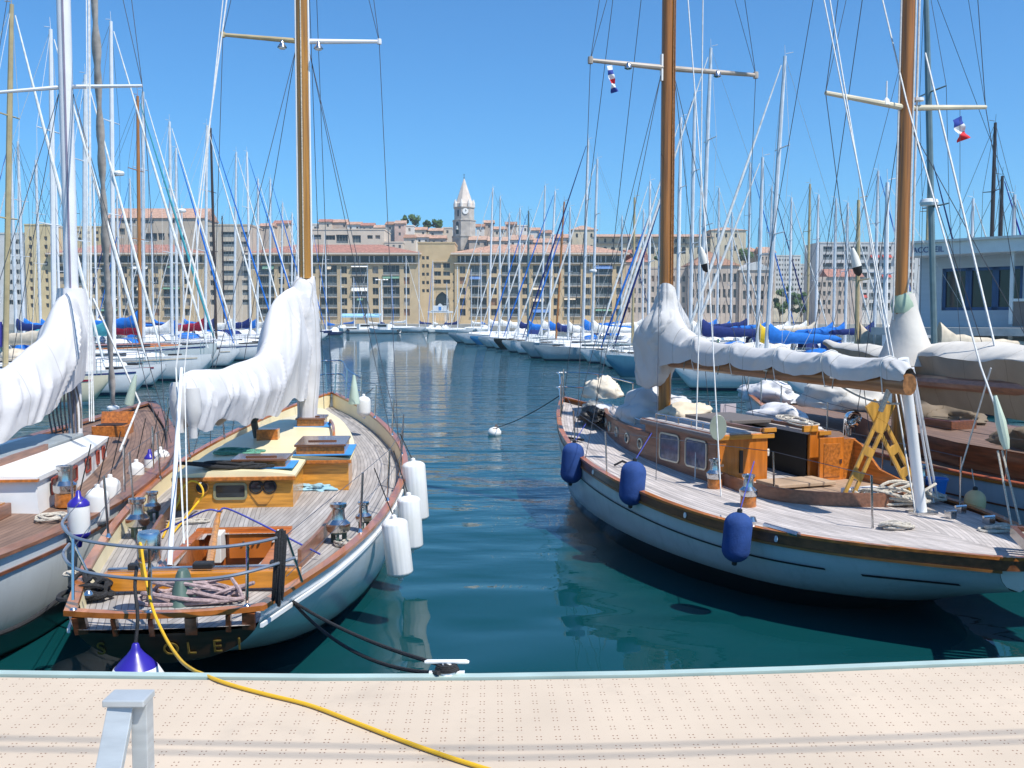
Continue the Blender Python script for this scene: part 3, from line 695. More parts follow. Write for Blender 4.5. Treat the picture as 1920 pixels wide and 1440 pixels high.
# boom under its white cover
LB0 = L.Y(352, 752, 10.35); LB1 = Vector((mx0, LMY - .1, 2.55))
bo = MB(); bo.tube([LB0 + Vector((0, -.12, -.06)), LB1 - Vector((0, 0, .1))], .06, 12); bo.build('boom', M['mastwood'], LY)
def drape(secs, seed, nu=150, nv=60, fold=.03, freq=8, ax=None, noise_s=1.6, vert=False):
    """cloth tube through sections (t, centre, half-width, top, bottom): folds hang from the ridge, gathered by ties"""
    rings = []; fr_ = random.Random(int(seed * 100)); folds = []; LEN = 5.6
    for i in range(26):
        sg = 1 if i % 2 else -1; u1 = LEN * fr_.uniform(.06, 1.0); a1 = 1.57 - sg * fr_.uniform(-.1, 1.0); a2 = a1 - sg * fr_.uniform(.6, 1.7)
        folds.append((u1, a1 * .3, u1 - fr_.uniform(-.25, .55) - 1.1 * max(0, (u1 - 2.2) / 3.4), a2 * .3, fr_.choice((.03, .045, .06, -.035)), fr_.choice((.06, .09, .14, .2))))
    ks = [q[0] for q in secs]
    def g_(i, t): return ip([(q[0], q[i]) for q in secs], t)
    for iu in range(nu + 1):
        t = ks[0] + (ks[-1] - ks[0]) * iu / nu
        c = Vector((g_(1, t), g_(2, t), 0)); hw, tp, bt = g_(3, t), g_(4, t), g_(5, t); mid, hh = (tp + bt) / 2, (tp - bt) / 2
        ring = []
        for iv in range(nv):
            a = 2 * math.pi * iv / nv
            x, z = math.cos(a), math.sin(a)
            x = math.copysign(abs(x) ** .85, x)
            nzv = noise.noise(Vector((t * noise_s * 2.2 + seed, z * 1.3 + seed * 2, x * 1.5)))
            rdg = noise.noise(Vector((t * freq + z * 1.7 + seed, seed + z * .5, (1 if x > 0 else -1) * .8)))
            rdg = max(0, 1 - abs(rdg) * 2.0) ** 1.5
            f = .98 + nzv * .10
            aa = a if a < 4.2 else a - 2 * math.pi; f += foldsum(LEN * (t - ks[0]) / (ks[-1] - ks[0]), aa * .3, folds) / max(hw, .15)
            p = c + (ax * x * hw * f if ax is not None else Vector((x * hw * f, 0, 0)))
            ring.append(p + Vector((0, noise.noise(Vector((seed + 9, t * 6, a))) * .03, mid + z * hh * (1 + nzv * .06))))
        rings.append(ring)
    m_ = MB(); m_.loft(rings); return m_
secs = []
for px, Y, tp, bt, hw in ((346, 10.25, 2.5, 2.2, .10), (350, 10.45, 2.66, 2.08, .17), (385, 11.1, 2.64, 2.06, .2), (430, 12.1, 2.64, 1.96, .22), (470, 13.0, 2.7, 1.9, .24), (495, 13.6, 2.78, 1.93, .26), (509, 14.1, 3.02, 1.95, .25), (519, 14.45, 3.44, 1.98, .26), (535, 15.0, 3.64, 2.0, .27), (548, 15.45, 3.7, 2.0, .27), (556, 15.9, 3.74, 2.1, .25)):
    p = L.I @ at(px, 700, Y); secs.append(((Y - 10.25) / 5.65, p.x, p.y, hw, tp, bt))
def drape_sheet(secs, seed, LEN=5.6, n=34, NU=170, NV=41):
    """canvas thrown over boom and sail: open below, hem hanging, long diagonal folds"""
    fr_ = random.Random(int(seed * 100)); folds = []; rings = []; ks = [q[0] for q in secs]
    for i in range(n):
        sg = 1 if i % 2 else -1; u1 = LEN * fr_.uniform(.05, 1.02); v1 = fr_.uniform(.02, .5); v2 = v1 + fr_.uniform(.25, .7)
        folds.append((u1, sg * v1, u1 - fr_.uniform(-.1, .45) - .9 * max(0, (u1 - 2.4) / 3.2), sg * v2, fr_.choice((.03, .045, .055, -.03)), fr_.choice((.035, .05, .08, .12))))
    def g_(i, t): return ip([(q[0], q[i]) for q in secs], t)
    for iu in range(NU + 1):
        q = iu / NU; t = ks[0] + (ks[-1] - ks[0]) * q; hw, tp, bt = g_(3, t), g_(4, t), g_(5, t); ring = []
        bt += .035 * math.sin(q * 23 + seed) + .02 * math.sin(q * 51)
        for k in range(NV):
            s_ = -1 + 2 * k / (NV - 1); m_a = abs(s_); sg = 1 if s_ >= 0 else -1
            x = hw * min(1, m_a * 1.7) ** .55 * (1 - .25 * max(0, m_a - .55) / .45) * (1 + .14 * noise.noise(Vector((t * 4 + seed, m_a * 1.4, sg * 2)))); z = tp + (bt - tp) * m_a ** 1.15
            x = (x + foldsum(LEN * q, s_ * .75, folds) * min(1, m_a * 3)) * sg
            ring.append(Vector((g_(1, t) + x, g_(2, t) + .03 * noise.noise(Vector((t * 9, s_ * 2, seed))), z + .03 * noise.noise(Vector((t * 7, s_ * 1.5, seed + 4))))))
        rings.append(ring)
    m_ = MB(); m_.loft(rings, False, False); m_.loft([[p + Vector((0, 0, -.01)) if 0 < k < NV - 1 else p for k, p in enumerate(r)] for r in rings], False, False)
    m_.add(rings[0], [tuple(range(NV))]); m_.add(rings[-1], [tuple(range(NV))]); return m_
cv = drape_sheet(secs, 3.3)
cov = cv.build('sail_cover', M['cloth'], LY, ang=75)
cfr = random.Random(4); cfolds = [(z_, a_ * .25, z_ + cfr.uniform(.4, 1.0), (a_ + cfr.uniform(-.9, .9)) * .25, cfr.choice((.03, .04, -.03)), cfr.uniform(.03, .06)) for z_, a_ in [(cfr.uniform(1.5, 3.4), cfr.uniform(0, 6.28)) for _ in range(26)]]
cn = MB(); rings = []
for i in range(61):
    q = i / 60; z = 1.5 + (3.85 - 1.5) * q
    r_ = ip([(0, .2), (.06, .16), (.3, .19), (.45, .26), (.65, .30), (.85, .24), (.97, .17), (1, .14)], q)
    off = ip([(0, 0), (.3, .0), (.6, -.1), (.85, -.06), (1, 0)], q)
    rings.append([Vector((mx0 + off + math.cos(a) * r_ * (1 + foldsum(z, a * .25, cfolds) * 4 + .16 * noise.noise(Vector((math.cos(a) * 1.7, math.sin(a) * 1.7, z * .9)))), LMY - .02 + math.sin(a) * r_ * (1 + foldsum(z, a * .25, cfolds) * 4 + .1 * noise.noise(Vector((a, z * 1.3, 4)))), z + .05 * math.sin(a * 2 + 1) * (q > .9))) for a in [2 * math.pi * k / 36 for k in range(64)]])
cn.loft(rings); cn.build('mast_coat', M['cloth'], LY, ang=75)
# the gathered clew bundle at the boom end
cb = MB()
for k, (dx, r_) in enumerate(((-.07, .085), (.07, .075))):
    c0 = LB0 + Vector((dx, -.06, .18)); rings = []
    for i in range(14):
        q = i / 13; z = .2 - .52 * q - (.06 if k else 0); rr = r_ * (.55 + .6 * math.sin(math.pi * min(1, q * 1.15 + .12)) ** .6)
        rings.append([LB0 + Vector((dx + math.cos(a) * rr * (1 + .2 * noise.noise(Vector((a * 2, q * 5, k)))), -.08 + math.sin(a) * rr, z)) for a in [2 * math.pi * j / 16 for j in range(16)]])
    cb.loft(rings)
cb.build_each('clew_bundle', M['clothgrey'], LY, ang=75)

sb_ = MB(); q = L.Y(664, 738, 17.0); sb_.lathe([(.02, .32), (.05, .15), (.10, -.16), (.095, -.18)], c=q, n=12); sb_.build('shroud_boot', mat('pale_green_boot', (.45, .55, .46), .7), LY)
# ================================================================== near yacht with the deckhouse
R = Frame((4.85, 9.25), (1.0, 19.3))
HR = Hull(R.L, [(0, .30), (.05, .74), (.12, 1.24), (.22, 1.64), (.38, 1.78), (.58, 1.62), (.75, 1.2), (.88, .68), (.96, .26), (1, .04)],
          [(0, .97), (.2, .94), (.4, .99), (.6, 1.12), (.8, 1.36), (1, 1.68)],
          [(0, .62), (.06, .42), (.14, .12), (.22, -.2), (.45, -.75), (.7, -.65), (.86, -.4), (.94, .0), (.98, .6), (1, 1.5)], rake=.5, bulge=.1)
RY = empty('sailing_yacht', R.S, R.rz); tag(RY, 'white hulled yacht with varnished deckhouse, porthole trunk and grey sail cover over a wooden boom', 'yacht', 'large yachts moored at the near quay')
mb, ringsR = HR.skin(); mb.build('hull', hullmat('pale_blue_topsides', (.50, .57, .60), (.012, .014, .016), (.02, .016, .014), .0, .3), RY, ang=60)
tr = MB(); tr.loft([[HR.pos(0, HR.b(0) * math.cos(math.asin(q / 6 * .999)) * j / 8, HR.s(0) - (HR.s(0) - HR.k(0)) * q / 6 * .999) - Vector((0, .005, 0)) for j in range(-8, 9)] for q in range(7)], False, False)
tr.build('transom', M['white'], RY, ang=60)
HR.strip(.0, .03, .085, .03, ts=(.0, 1), stern=True).build('cap_rail', M['varnish'], RY, ang=50)
HR.strip(-.10, -.002, .03, .012, ts=(.0, 1), stern=True).build('wale', mat('dark_wale', (.17, .065, .026), .3, var=.35, stretch=(6, .8, 6), coat=.4), RY, ang=50)
HR.strip(-.128, -.102, .02, .022, ts=(.0, 1)).build_each('rubbing_strake', mat('yellow_strake', (.27, .115, .03), .35, var=.2, coat=.3), RY, ang=50)
st = MB()
for sg in (-1, 1):
    st.loft([[HR.side(t, d, sg, .012) for d in (.3, .322)] for t in [.13 + .85 * i / 40 for i in range(41)]], False, False)
    st.loft([[HR.side(t, d, sg, .012) for d in (.31, .335)] for t in [.03 + .07 * i / 6 for i in range(7)]], False, False)
st.build_each('sheer_stripe', M['black'], RY, smooth=False)
fl_ = MB()
for t in (.17, .3, .42, .55, .66): p = HR.side(t, .055, -1, .016); fl_.lathe([(.035, 0), (.035, .008), (.02, .01)], c=p, axis=(-1, .1, .1), n=12)
fl_.build_each('scupper', M['white'], RY)
def dropR(t): return .02 + .05 * t
HR.deck(dropR, .055, .06).build('deck', M['teakpale'], RY, ang=60)
def dzr(y, x=0): t = y / R.L; bb = HR.b(t); return HR.s(t) - dropR(t) + .055 * bb * (1 - min(1, (x / bb) ** 2))
pr = MB()
# trunk with portholes, curved sides
tl_ = [(6.1, -.66), (6.9, -.62), (7.6, -.50), (8.2, -.34), (8.75, -.1)]; trr = [(6.1, 1.0), (6.9, .94), (7.6, .8), (8.2, .62), (8.75, .32)]
def ztop(y): return 1.50 + .055 * (y - 6.1)
ys = [6.1 + 2.65 * i / 16 for i in range(17)]
fpR = [(ip(tl_, y), y) for y in ys] + [(ip(trr, y), y) for y in reversed(ys)]
tk = MB(); tk.loft([[Vector((x, y, dzr(y, x) - .05)) for x, y in fpR], [Vector((x, y, ztop(y) - .03)) for x, y in fpR], [Vector((x * .985 + .002, y, ztop(y))) for x, y in fpR]], True, False)
tk.build('trunk_side', M['mahogr'], RY, ang=40)
def roofR(ylist, xl, xr, zf, o, th, cam_):
    rows, uv = [], []
    for y in ylist:
        a, b = xl(y) - o, xr(y) + o
        rows.append([Vector((a + (b - a) * j / 8, y, zf(y) + cam_ * (1 - (j / 4 - 1) ** 2))) for j in range(9)]); uv.append([(j / 8 * (b - a), y) for j in range(9)])
    m_ = MB(); m_.grid(rows, uv=uv)
    m_.loft([[r[0], r[0] - Vector((0, 0, th))] for r in rows], False, False); m_.loft([[r[-1], r[-1] - Vector((0, 0, th))] for r in rows], False, False)
    m_.loft([[p, p - Vector((0, 0, th))] for p in rows[0]], False, False); m_.loft([[p, p - Vector((0, 0, th))] for p in rows[-1]], False, False)
    return m_
roofR(ys, lambda y: ip(tl_, y), lambda y: ip(trr, y), ztop, -.05, .02, .05).build('trunk_roof', M['teakpale'], RY, ang=50)
rl = MB(); rl.loft([[Vector((x + dx, y, ztop(y) + dz_)) for dx, dz_ in ((-.02, -.05), (.05, -.05), (.05, .02), (-.02, .02))] for x, y in fpR[:17]]); rl.build('roof_moulding', M['mahogr'], RY)
ring_mat = mat('bronze_ring', (.62, .6, .5), .3, .6)
for y in (6.42, 6.9, 7.42, 7.88, 8.28):
    x = ip(tl_, y); nx = Vector((-1, (ip(tl_, y + .1) - ip(tl_, y - .1)) / .2 * 1.0, 0)).normalized()
    z = (dzr(y, x) + ztop(y)) / 2 + .0
    ph = MB(); ph.lathe([(.085, -.01), (.085, .018), (.065, .022), (.062, .01)], axis=nx, n=20); po = ph.build('porthole', ring_mat, RY); po.location = (x, y, z)
    ph = MB(); ph.lathe([(.063, 0), (.062, .012), (.01, .0125)], axis=nx, n=16); ph.build('pane', M['glass'], po)
hr = MB(); pts = [Vector((ip(tl_, y) + .14, y, ztop(y) + .12)) for y in ys[2:-2]]; hr.tube(pts, .011, 6)
for p in pts[::3]: hr.tube([p, p - Vector((0, 0, .12))], .009, 5)
hr.build('handrail', M['steel'], RY)
# deckhouse: varnished sides, two windows, open companionway aft
hx0, hx1, hy0, hy1 = -.66, 1.04, 4.30, 6.25
def zh(y): return 1.69 + .015 * (y - 4.35)
cin, cout = .12, .80                                  # companionway opening in the aft bulkhead
hs = MB()
def wallR(p, q, z0f, z1f, th=.04):
    hs.loft([[Vector((p[0], p[1], z0f(p))), Vector((q[0], q[1], z0f(q))), Vector((q[0], q[1], z1f(q))), Vector((p[0], p[1], z1f(p)))]], True, True)
def z0f(p): return dzr(p[1], p[0]) - .06
def z1f(p): return zh(p[1])
for p, q in (((hx0, hy0), (hx0, hy1)), ((hx0, hy1), (hx1, hy1)), ((hx1, hy1), (hx1, hy0))):
    hs.add([(p[0], p[1], z0f(p)), (q[0], q[1], z0f(q)), (q[0], q[1], z1f(q)), (p[0], p[1], z1f(p))], [(0, 1, 2, 3)])
hs.build('deckhouse_side', M['mahogr'], RY, smooth=False)
ab = MB()
for xa, xb in ((hx0, cin), (cout, hx1)):
    ab.box(((xa + xb) / 2, hy0 - .001, (z0f((xa, hy0)) + zh(hy0)) / 2), (xb - xa, .05, zh(hy0) - z0f((xa, hy0))))
orange = mat('orange_varnish_bulkhead', (.50, .15, .018), .25, var=.3, vs=2.5, stretch=(6, 6, .8), coat=.5)
abo = ab.build_each('aft_bulkhead', orange, RY, smooth=False, bevel=.008)
tm = MB(); tm.box((-.24, hy0 - .035, zh(hy0) - .04), (.9, .035, .06)); tm.box((1.04, hy0 - .035, zh(hy0) - .04), (.2, .035, .06)); tm.build_each('bulkhead_trim', M['varnish2'], RY, smooth=False, bevel=.006)
sl_ = MB(); sl_.box((-.3, hy0 - .03, 1.32), (.05, .02, .3)); sl_.build('slot', M['black'], abo, smooth=False)
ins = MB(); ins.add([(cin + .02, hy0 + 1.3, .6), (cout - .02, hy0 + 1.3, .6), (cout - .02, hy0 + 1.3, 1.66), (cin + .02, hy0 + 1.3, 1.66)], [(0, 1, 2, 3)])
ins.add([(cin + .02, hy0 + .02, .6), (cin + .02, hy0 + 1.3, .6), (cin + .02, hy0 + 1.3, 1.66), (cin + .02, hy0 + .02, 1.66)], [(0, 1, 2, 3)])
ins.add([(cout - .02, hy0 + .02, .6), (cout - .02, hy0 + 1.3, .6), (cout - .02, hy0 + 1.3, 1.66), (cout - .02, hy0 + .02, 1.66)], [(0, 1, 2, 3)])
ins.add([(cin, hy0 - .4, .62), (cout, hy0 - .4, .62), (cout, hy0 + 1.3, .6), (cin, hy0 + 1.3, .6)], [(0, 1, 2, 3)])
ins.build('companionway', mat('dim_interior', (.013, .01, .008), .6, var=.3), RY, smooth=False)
ld = MB(); ld.box((cin + .2, hy0 - .05, .985), (.34, .1, .03)); ld.build('sill', M['varnish2'], RY, smooth=False)
wo = MB(); wo.lathe([(.05, 0), (.05, .012), (.03, .016)], axis=(1, -1.2, 0), n=14); o = wo.build('door_port', M['offwhite'], RY); o.location = (cin + .035, hy0 + .02, 1.42)
# sliding hatch and roof
roofR([hy0 - .02 + (hy1 - hy0 + .1) * i / 6 for i in range(7)], lambda y: hx0, lambda y: cin - .06, zh, .05, .05, .02).build('deckhouse_roof', M['teakpale'], RY, ang=40)
roofR([hy0 - .02 + (hy1 - hy0 + .1) * i / 6 for i in range(7)], lambda y: cout + .02, lambda y: hx1, zh, .05, .05, .02).build('deckhouse_roof', M['teakpale'], RY, ang=40)
sh = MB(); sh.box(((cin + cout) / 2 - .02, 5.75, 1.74), (.86, 1.15, .06)); sh.build('sliding_hatch', M['teakpale'], RY, smooth=False, bevel=.012)
sh = MB()
for x in (cin - .08, cout + .04): sh.box((x, 5.2, 1.715), (.055, 1.8, .075))
sh.build_each('hatch_runner', M['mahogr'], RY, smooth=False, bevel=.006)
hd = MB(); hd.box((cin + .02, hy0 - .03, 1.73), (.2, .05, .06)); hd.box((cout + .0, hy0 - .03, 1.72), (.24, .05, .09)); hd.build_each('hatch_lip', M['varnish2'], RY, smooth=False, bevel=.006)
mo = MB(); mo.loft([[Vector((x, y, zh(y) + z)) for x, z in ((hx0 - .055, -.07), (hx0 - .0, -.07), (hx0 + .02, .0), (hx0 - .02, .02), (hx0 - .055, -.02))] for y in (hy0 - .03, 5, 5.6, hy1 + .06)]); mo.build('roof_moulding', M['mahogr'], RY, ang=60)
hr = MB(); pts = [Vector((hx0 + .1, y, zh(y) + .1)) for y in (4.5, 5, 5.5, 6.1)]; hr.tube(pts, .011, 6)
for y in (4.5, 4.8, 5.1, 5.45, 5.8, 6.1): hr.tube([(hx0 + .1, y, zh(y)), (hx0 + .1, y, zh(y) + .1)], .009, 5)
hr.build('handrail', M['steel'], RY)
for y in (5.52, 4.80):
    z = 1.38; fr = frame_ring(.56, .40, .07, .022, None, -.016).build('window', ring_mat, RY); fr.location = (hx0 - .004, y, z); fr.rotation_euler = (0, 0, RAD(-90))
    gp = MB(); pl = rrect(.52, .36, .05); gp.add([(x, -.005, z_) for x, z_ in pl], [tuple(range(len(pl)))]); gp.build('pane', mat('curtained_glass', (.10, .11, .16), .12, var=.4, vs=9), fr, smooth=False)
nl = MB(); nl.lathe([(.13, 0), (.135, .006), (.13, .012)], axis=(-.35, -1, 0), n=24); o = nl.build('round_reflector', mat('reflector', (.35, .38, .30), .3, .2), RY); o.location = (hx0 - .05, hy0 - .1, 1.80); o.scale = (.8, 1, 1.25)
nl = MB(); nl.tube([(hx0 - .02, hy0 - .08, 1.3), (hx0 - .05, hy0 - .095, 1.78)], .014); nl.box((hx0 - .02, hy0 - .06, 1.3), (.12, .1, .03)); nl.build('bracket', M['steel'], RY)
# cockpit
cc = MB(); rimp = [(-.58, 4.3), (-.62, 3.6), (-.42, 2.95), (.05, 2.55), (.6, 2.42), (1.1, 2.6), (1.45, 3.1), (1.55, 3.7), (1.48, 4.3)]
pp = smoothpath([(x, y, 0) for x, y in rimp], 5)
def nrm(i): d = (pp[min(i + 1, len(pp) - 1)] - pp[max(i - 1, 0)]).normalized(); return Vector((-d.y, d.x, 0)) * .018
cc.loft([[p + nrm(i) + Vector((0, 0, dzr(p.y, p.x) - .03)), p - nrm(i) + Vector((0, 0, dzr(p.y, p.x) - .03)), p - nrm(i) + Vector((0, 0, dzr(p.y, p.x) + .16 + (.22 * max(0, (p.y - 3.4) / .9) if p.x > .9 else 0))), p + nrm(i) + Vector((0, 0, dzr(p.y, p.x) + .16 + (.22 * max(0, (p.y - 3.4) / .9) if p.x > .9 else 0)))] for i, p in enumerate(pp)])
cc.build('coaming', M['mahogr'], RY, ang=50)
fl = MB(); zf = dzr(3.4, 0) + .004
poly = [(p.x, p.y) for p in pp]; fl.add([(x, y, max(zf, dzr(y, x) + .004)) for x, y in poly], [tuple(range(len(poly)))]); fl.build('cockpit_sole', mat('cockpit_sole', (.36, .25, .17), .6, var=.25, stretch=(5, 1, 1)), RY, smooth=False)
wl = MB(); wl.box((.62, 2.85, zf + .05), (.5, .5, .09)); wl.build('locker', M['white'], RY, smooth=False, bevel=.01)
sb = MB(); sb.box((.3, 3.9, zf + .045), (.9, .5, .05)); sb.build('seat', mat('cork_seat', (.42, .3, .2), .7, var=.2), RY, smooth=False, bevel=.01)
dpn = MB(); dpn.box((cout + .22, hy0 - .2, 1.30), (.4, .035, .62)); dp_ = dpn.build('door', orange, RY, smooth=False, bevel=.008)
dpn = MB(); dpn.box((cout + .22, hy0 - .221, 1.30), (.27, .012, .46)); dpn.build('door_panel', M['varnish'], dp_, smooth=False, bevel=.006)
dpn = MB(); dpn.box((cout + .36, hy0 - .226, 1.28), (.035, .02, .06)); dpn.build('lock', M['steel'], dp_, smooth=False)
wg = MB(); wg.add([(x, y, z) for x in (1.40, 1.44) for y, z in ((4.15, 1.02), (4.15, 1.58), (3.95, 1.5), (3.6, 1.22), (3.0, 1.1), (3.0, .98))], [(0, 1, 2, 3, 4, 5), (11, 10, 9, 8, 7, 6)] + [(i, (i + 1) % 6, 6 + (i + 1) % 6, 6 + i) for i in range(6)]); wg.box((1.33, 4.16, 1.3), (.2, .12, .56)); wg.build_each('coaming_wing', M['varnish'], RY, smooth=False, bevel=.005)
# dorade cowl
dv = MB(); c0 = Vector((1.45, 4.3, 1.6)); pathv = smoothpath([(0, 0, 0), (0, 0, .12), (.0, -.02, .2), (-.02, -.09, .25), (-.03, -.17, .24)], 4)
dv.tube([c0 + p for p in pathv], [.055 + .06 * max(0, (i - 6)) / 10 for i in range(len(pathv))], 16, caps=False); dv.build('cowl_vent', mat('chrome', (.7, .7, .72), .08, 1), RY)
def winchR(x, y, z): return winch(RY, x, y, z, .78, False)
winchR(-.78, 4.15, dzr(4.15, -.78)); winchR(-.98, 3.1, dzr(3.1, -.98)); winchR(1.75, 3.2, dzr(3.2, 1.5))
# gallows: X of two slotted legs
f1, f2 = R.z(1597, 952, .99), R.z(1707, 932, .99)
tpz = 2.28; mid = (f1 + f2) / 2
ga = R.y(1650, 755, mid.y); top1, top2 = Vector((ga.x + .13, mid.y, ga.z)), Vector((ga.x - .13, mid.y, ga.z + .0))
def slotted(a, b, off):
    m_ = MB(); a, b = a + Vector((0, off, 0)), b + Vector((0, off, 0)); d = (b - a); Lg = d.length; d.normalize(); sd = d.cross(Vector((0, 1, 0))).normalized(); w = .085
    marks = [0, .1, .25, .33, .48, .56, .71, .82, 1]
    for i in range(len(marks) - 1):
        p, q = a + d * Lg * marks[i], a + d * Lg * marks[i + 1]
        if i % 2 == 0 or marks[i] > .7: m_.beam(p, q, .03, 2 * w, up=sd)
        else:
            for s_ in (-1, 1): m_.beam(p + sd * s_ * w * .72, q + sd * s_ * w * .72, .03, .56 * w, up=sd)
    return m_
yl = mat('yellow_gallows', (.50, .27, .05), .35, var=.25, vs=3, stretch=(8, 8, 1), coat=.4)
slotted(f1 - Vector((0, f1.y - mid.y, 0)), top1, -.02).build('gallows_leg', yl, RY, smooth=False, bevel=.004)
slotted(f2 - Vector((0, f2.y - mid.y, 0)), top2, .02).build('gallows_leg', yl, RY, smooth=False, bevel=.004)
# white jigger post with its struts
q0 = R.z(1728, 962, dzr(2.1, .6)); q1 = R.y(1694, 672, q0.y - .12)
m_ = MB(); m_.tube([q0, q1], [.062, .058], 16); m_.build('jigger_post', M['white'], RY)
m_ = MB()
for px, py, tx, ty in ((1758, 938, 1712, 690), (1750, 942, 1708, 690)): m_.tube([R.z(px, py, .99), R.y(tx, ty, q0.y)], .016, 6)
m_.build_each('post_strut', M['alulight'], RY)
ft = MB(); ft.box(q0 + Vector((0, 0, .01)), (.3, .2, .03)); ft.build('post_foot', M['steel'], RY, smooth=False)
# stanchions, lifelines, pulpit
tops = []
for px, py, tpx, tpy in ((1452, 932, 1457, 858), (1636, 992, 1634, 888)):
    p = R.z(px, py, .97); s_ = MB(); q = p + Vector((-.03, 0, .58)); s_.tube([p, q], .0125, 7); s_.build('stanchion', M['steel'], RY); tops.append((p.y, q))
for t in (.52, .68):
    p = HR.pos(t, -(HR.b(t) - .08), HR.s(t)); q = p + Vector((-.03, 0, .58)); s_ = MB(); s_.tube([p, q], .0125, 7); s_.build('stanchion', M['steel'], RY); tops.append((p.y, q))
lf = MB(); tops.sort(key=lambda a: a[0])
e = HR.pos(.86, -(HR.b(.86) - .05), HR.s(.86) + .62)
for a, b in zip([t_[1] for t_ in tops], [t_[1] for t_ in tops[1:]] + [e]): lf.tube([a, b], .0045, 4)
for t, tt in ((.36, .52), (.22, .36), (.52, .7), (.7, .86)):
    a, b = HR.pos(t, HR.b(t) - .08, HR.s(t) + .6), HR.pos(tt, HR.b(tt) - .08, HR.s(tt) + .6); lf.tube([a, b], .0045, 4)
lf.build_each('lifeline', M['wire'], RY)
for t in (.22, .36, .52, .7):
    s_ = MB(); p = HR.pos(t, HR.b(t) - .08, HR.s(t)); s_.tube([p, p + Vector((0, 0, .6))], .0125, 7); s_.build('stanchion', M['steel'], RY)
pu = MB()
for hh in (.6, .32):
    pts = [HR.pos(.86, -HR.b(.86) + .04, HR.s(.86) + hh), HR.pos(.94, -HR.b(.94), HR.s(.94) + hh), Vector((-.15, R.L + .0, 1.58 + hh)), Vector((0, R.L + .06, 1.58 + hh)), Vector((.15, R.L, 1.58 + hh)), HR.pos(.94, HR.b(.94), HR.s(.94) + hh), HR.pos(.86, HR.b(.86) - .04, HR.s(.86) + hh)]
    pu.tube(smoothpath(pts, 6), .014, 7)
for t, sg in ((.86, -1), (.86, 1), (.93, -1), (.93, 1), (.985, -1)):
    p = HR.pos(t, sg * max(.04, HR.b(t) - .05), HR.s(t)); pu.tube([p, p + Vector((0, 0, .6))], .014, 7)
pu.build('pulpit', M['steel'], RY)
# mast, boom, sail cover
RMY = 6.75; mb0 = R.Y(1247, 640, 0) if False else None
mp_ = R.y(1247, 640, RMY); mxr = mp_.x
m_ = MB(); m_.tube([(mxr, RMY, 1.3), (mxr, RMY, 8), (mxr + .05, RMY, 15.5)], [.10, .098, .085], 20); m_.build('mast', M['mastwood2'], RY)
tk = MB(); tk.tube([(mxr + .03, RMY - .105, 3.4), (mxr + .05, RMY - .1, 15)], .012, 5); tk.tube([(mxr + .09, RMY - .06, 3.4), (mxr + .09, RMY - .06, 15)], .011, 6); tk.build_each('halyard', mat('brown_halyard', (.25, .12, .05), .7, var=.4, vs=40), RY)
zs = R.y(1252, 128, RMY).z; s1, s2 = R.y(1107, 113, RMY + .08), R.y(1417, 141, RMY + .08)
for q in (s1, s2):
    s_ = MB(); s_.tube([(mxr, RMY, zs), q], [.045, .03], 10); s_.lathe([(.04, -.05), (.045, 0), (.04, .05)], c=q, n=8); s_.build('spreader', mat('weathered_spreader', (.42, .36, .3), .45, var=.2), RY)
for px, py in ((1178, 126), (1345, 141)):
    p = R.y(px, py, RMY); lp = MB(); lp.lathe([(.02, .07), (.05, .03), (.06, -.02), (.03, -.035)], c=p, n=14); lp.build('deck_lamp', M['steel'], RY)
bk_ = MB(); bk_.box((mxr - .105, RMY, zs), (.03, .06, .4)); bk_.box((mxr + .105, RMY, zs), (.03, .06, .4)); bk_.build_each('mast_fitting', M['white'], RY, smooth=False)
rg = MB(); top = Vector((mxr, RMY, 15.2))
for sg, q in ((-1, s1), (1, s2)):
    ch = HR.pos(.645, sg * (HR.b(.645) - .02), HR.s(.645)); rg.tube([top, q, ch], .0055, 5); rg.tube([q, (mxr, RMY, 11.5)], .005, 4)
    for t in (.6, .7): rg.tube([(mxr + sg * .12, RMY, zs - .12), HR.pos(t, sg * (HR.b(t) - .03), HR.s(t))], .0055, 5)
rg.tube([top, (0, R.L, 1.6)], .006, 5); rg.tube([(mxr, RMY, 12), (0, R.L - 1.4, 1.5)], .006, 5)
rg.tube([R.z(1230, 900, 1.1), R.Y(1245, 0, 17)], .005, 4)
rg.build('rigging', M['wire'], RY)
bs = MB()
for a, b in ((R.z(1355, 905, 1.02), R.Y(1196, 0, 15)), (R.z(1302, 905, 1.0), R.Y(1345, 0, 14.5))): pass
bs.tube([R.z(1352, 930, 1.0), R.Y(1330, 530, 13.6), R.Y(1290, 0, 15)], .009, 5)
bs.tube([R.z(1303, 905, 1.0), R.Y(1312, 560, 14.2), R.Y(1318, 0, 15)], .009, 5)
bs.tube([q0 + Vector((0, .1, 0)), R.Y(1640, 500, 12.6), R.Y(1556, 0, 14)], .010, 5)
bs.tube([q0 + Vector((.1, .1, 0)), R.Y(1612, 330, 12.9), R.Y(1545, 0, 14)], .010, 5)
bs.build_each('backstay', M['wirelight'], RY)
B1 = R.Y(1706, 716, 10.72); B0 = Vector((mxr, RMY - .14, 2.62))
bo = MB(); d = (B1 - B0); bo.loft([[B0 + d * q + Vector((math.cos(a) * .095, 0, math.sin(a) * (.118 if q > 0 else .1) - .03)) for a in [2 * math.pi * k / 14 for k in range(14)]] for q in (0, .02, .5, .97, 1)])
bo.build('boom', mat('boom_wood', (.26, .12, .045), .4, var=.4, vs=2.5, stretch=(10, .6, 10), coat=.2), RY)
bl = MB()
for q in (.12, .3, .52, .78): p = B0 + d * q; bl.box(p + Vector((-.1, 0, .0)), (.04, .09, .08)); bl.tube([p + Vector((-.1, 0, -.03)), p + Vector((-.1, .02, -.16))], .008, 5)
bl.build_each('boom_block', M['steel'], RY, smooth=False)
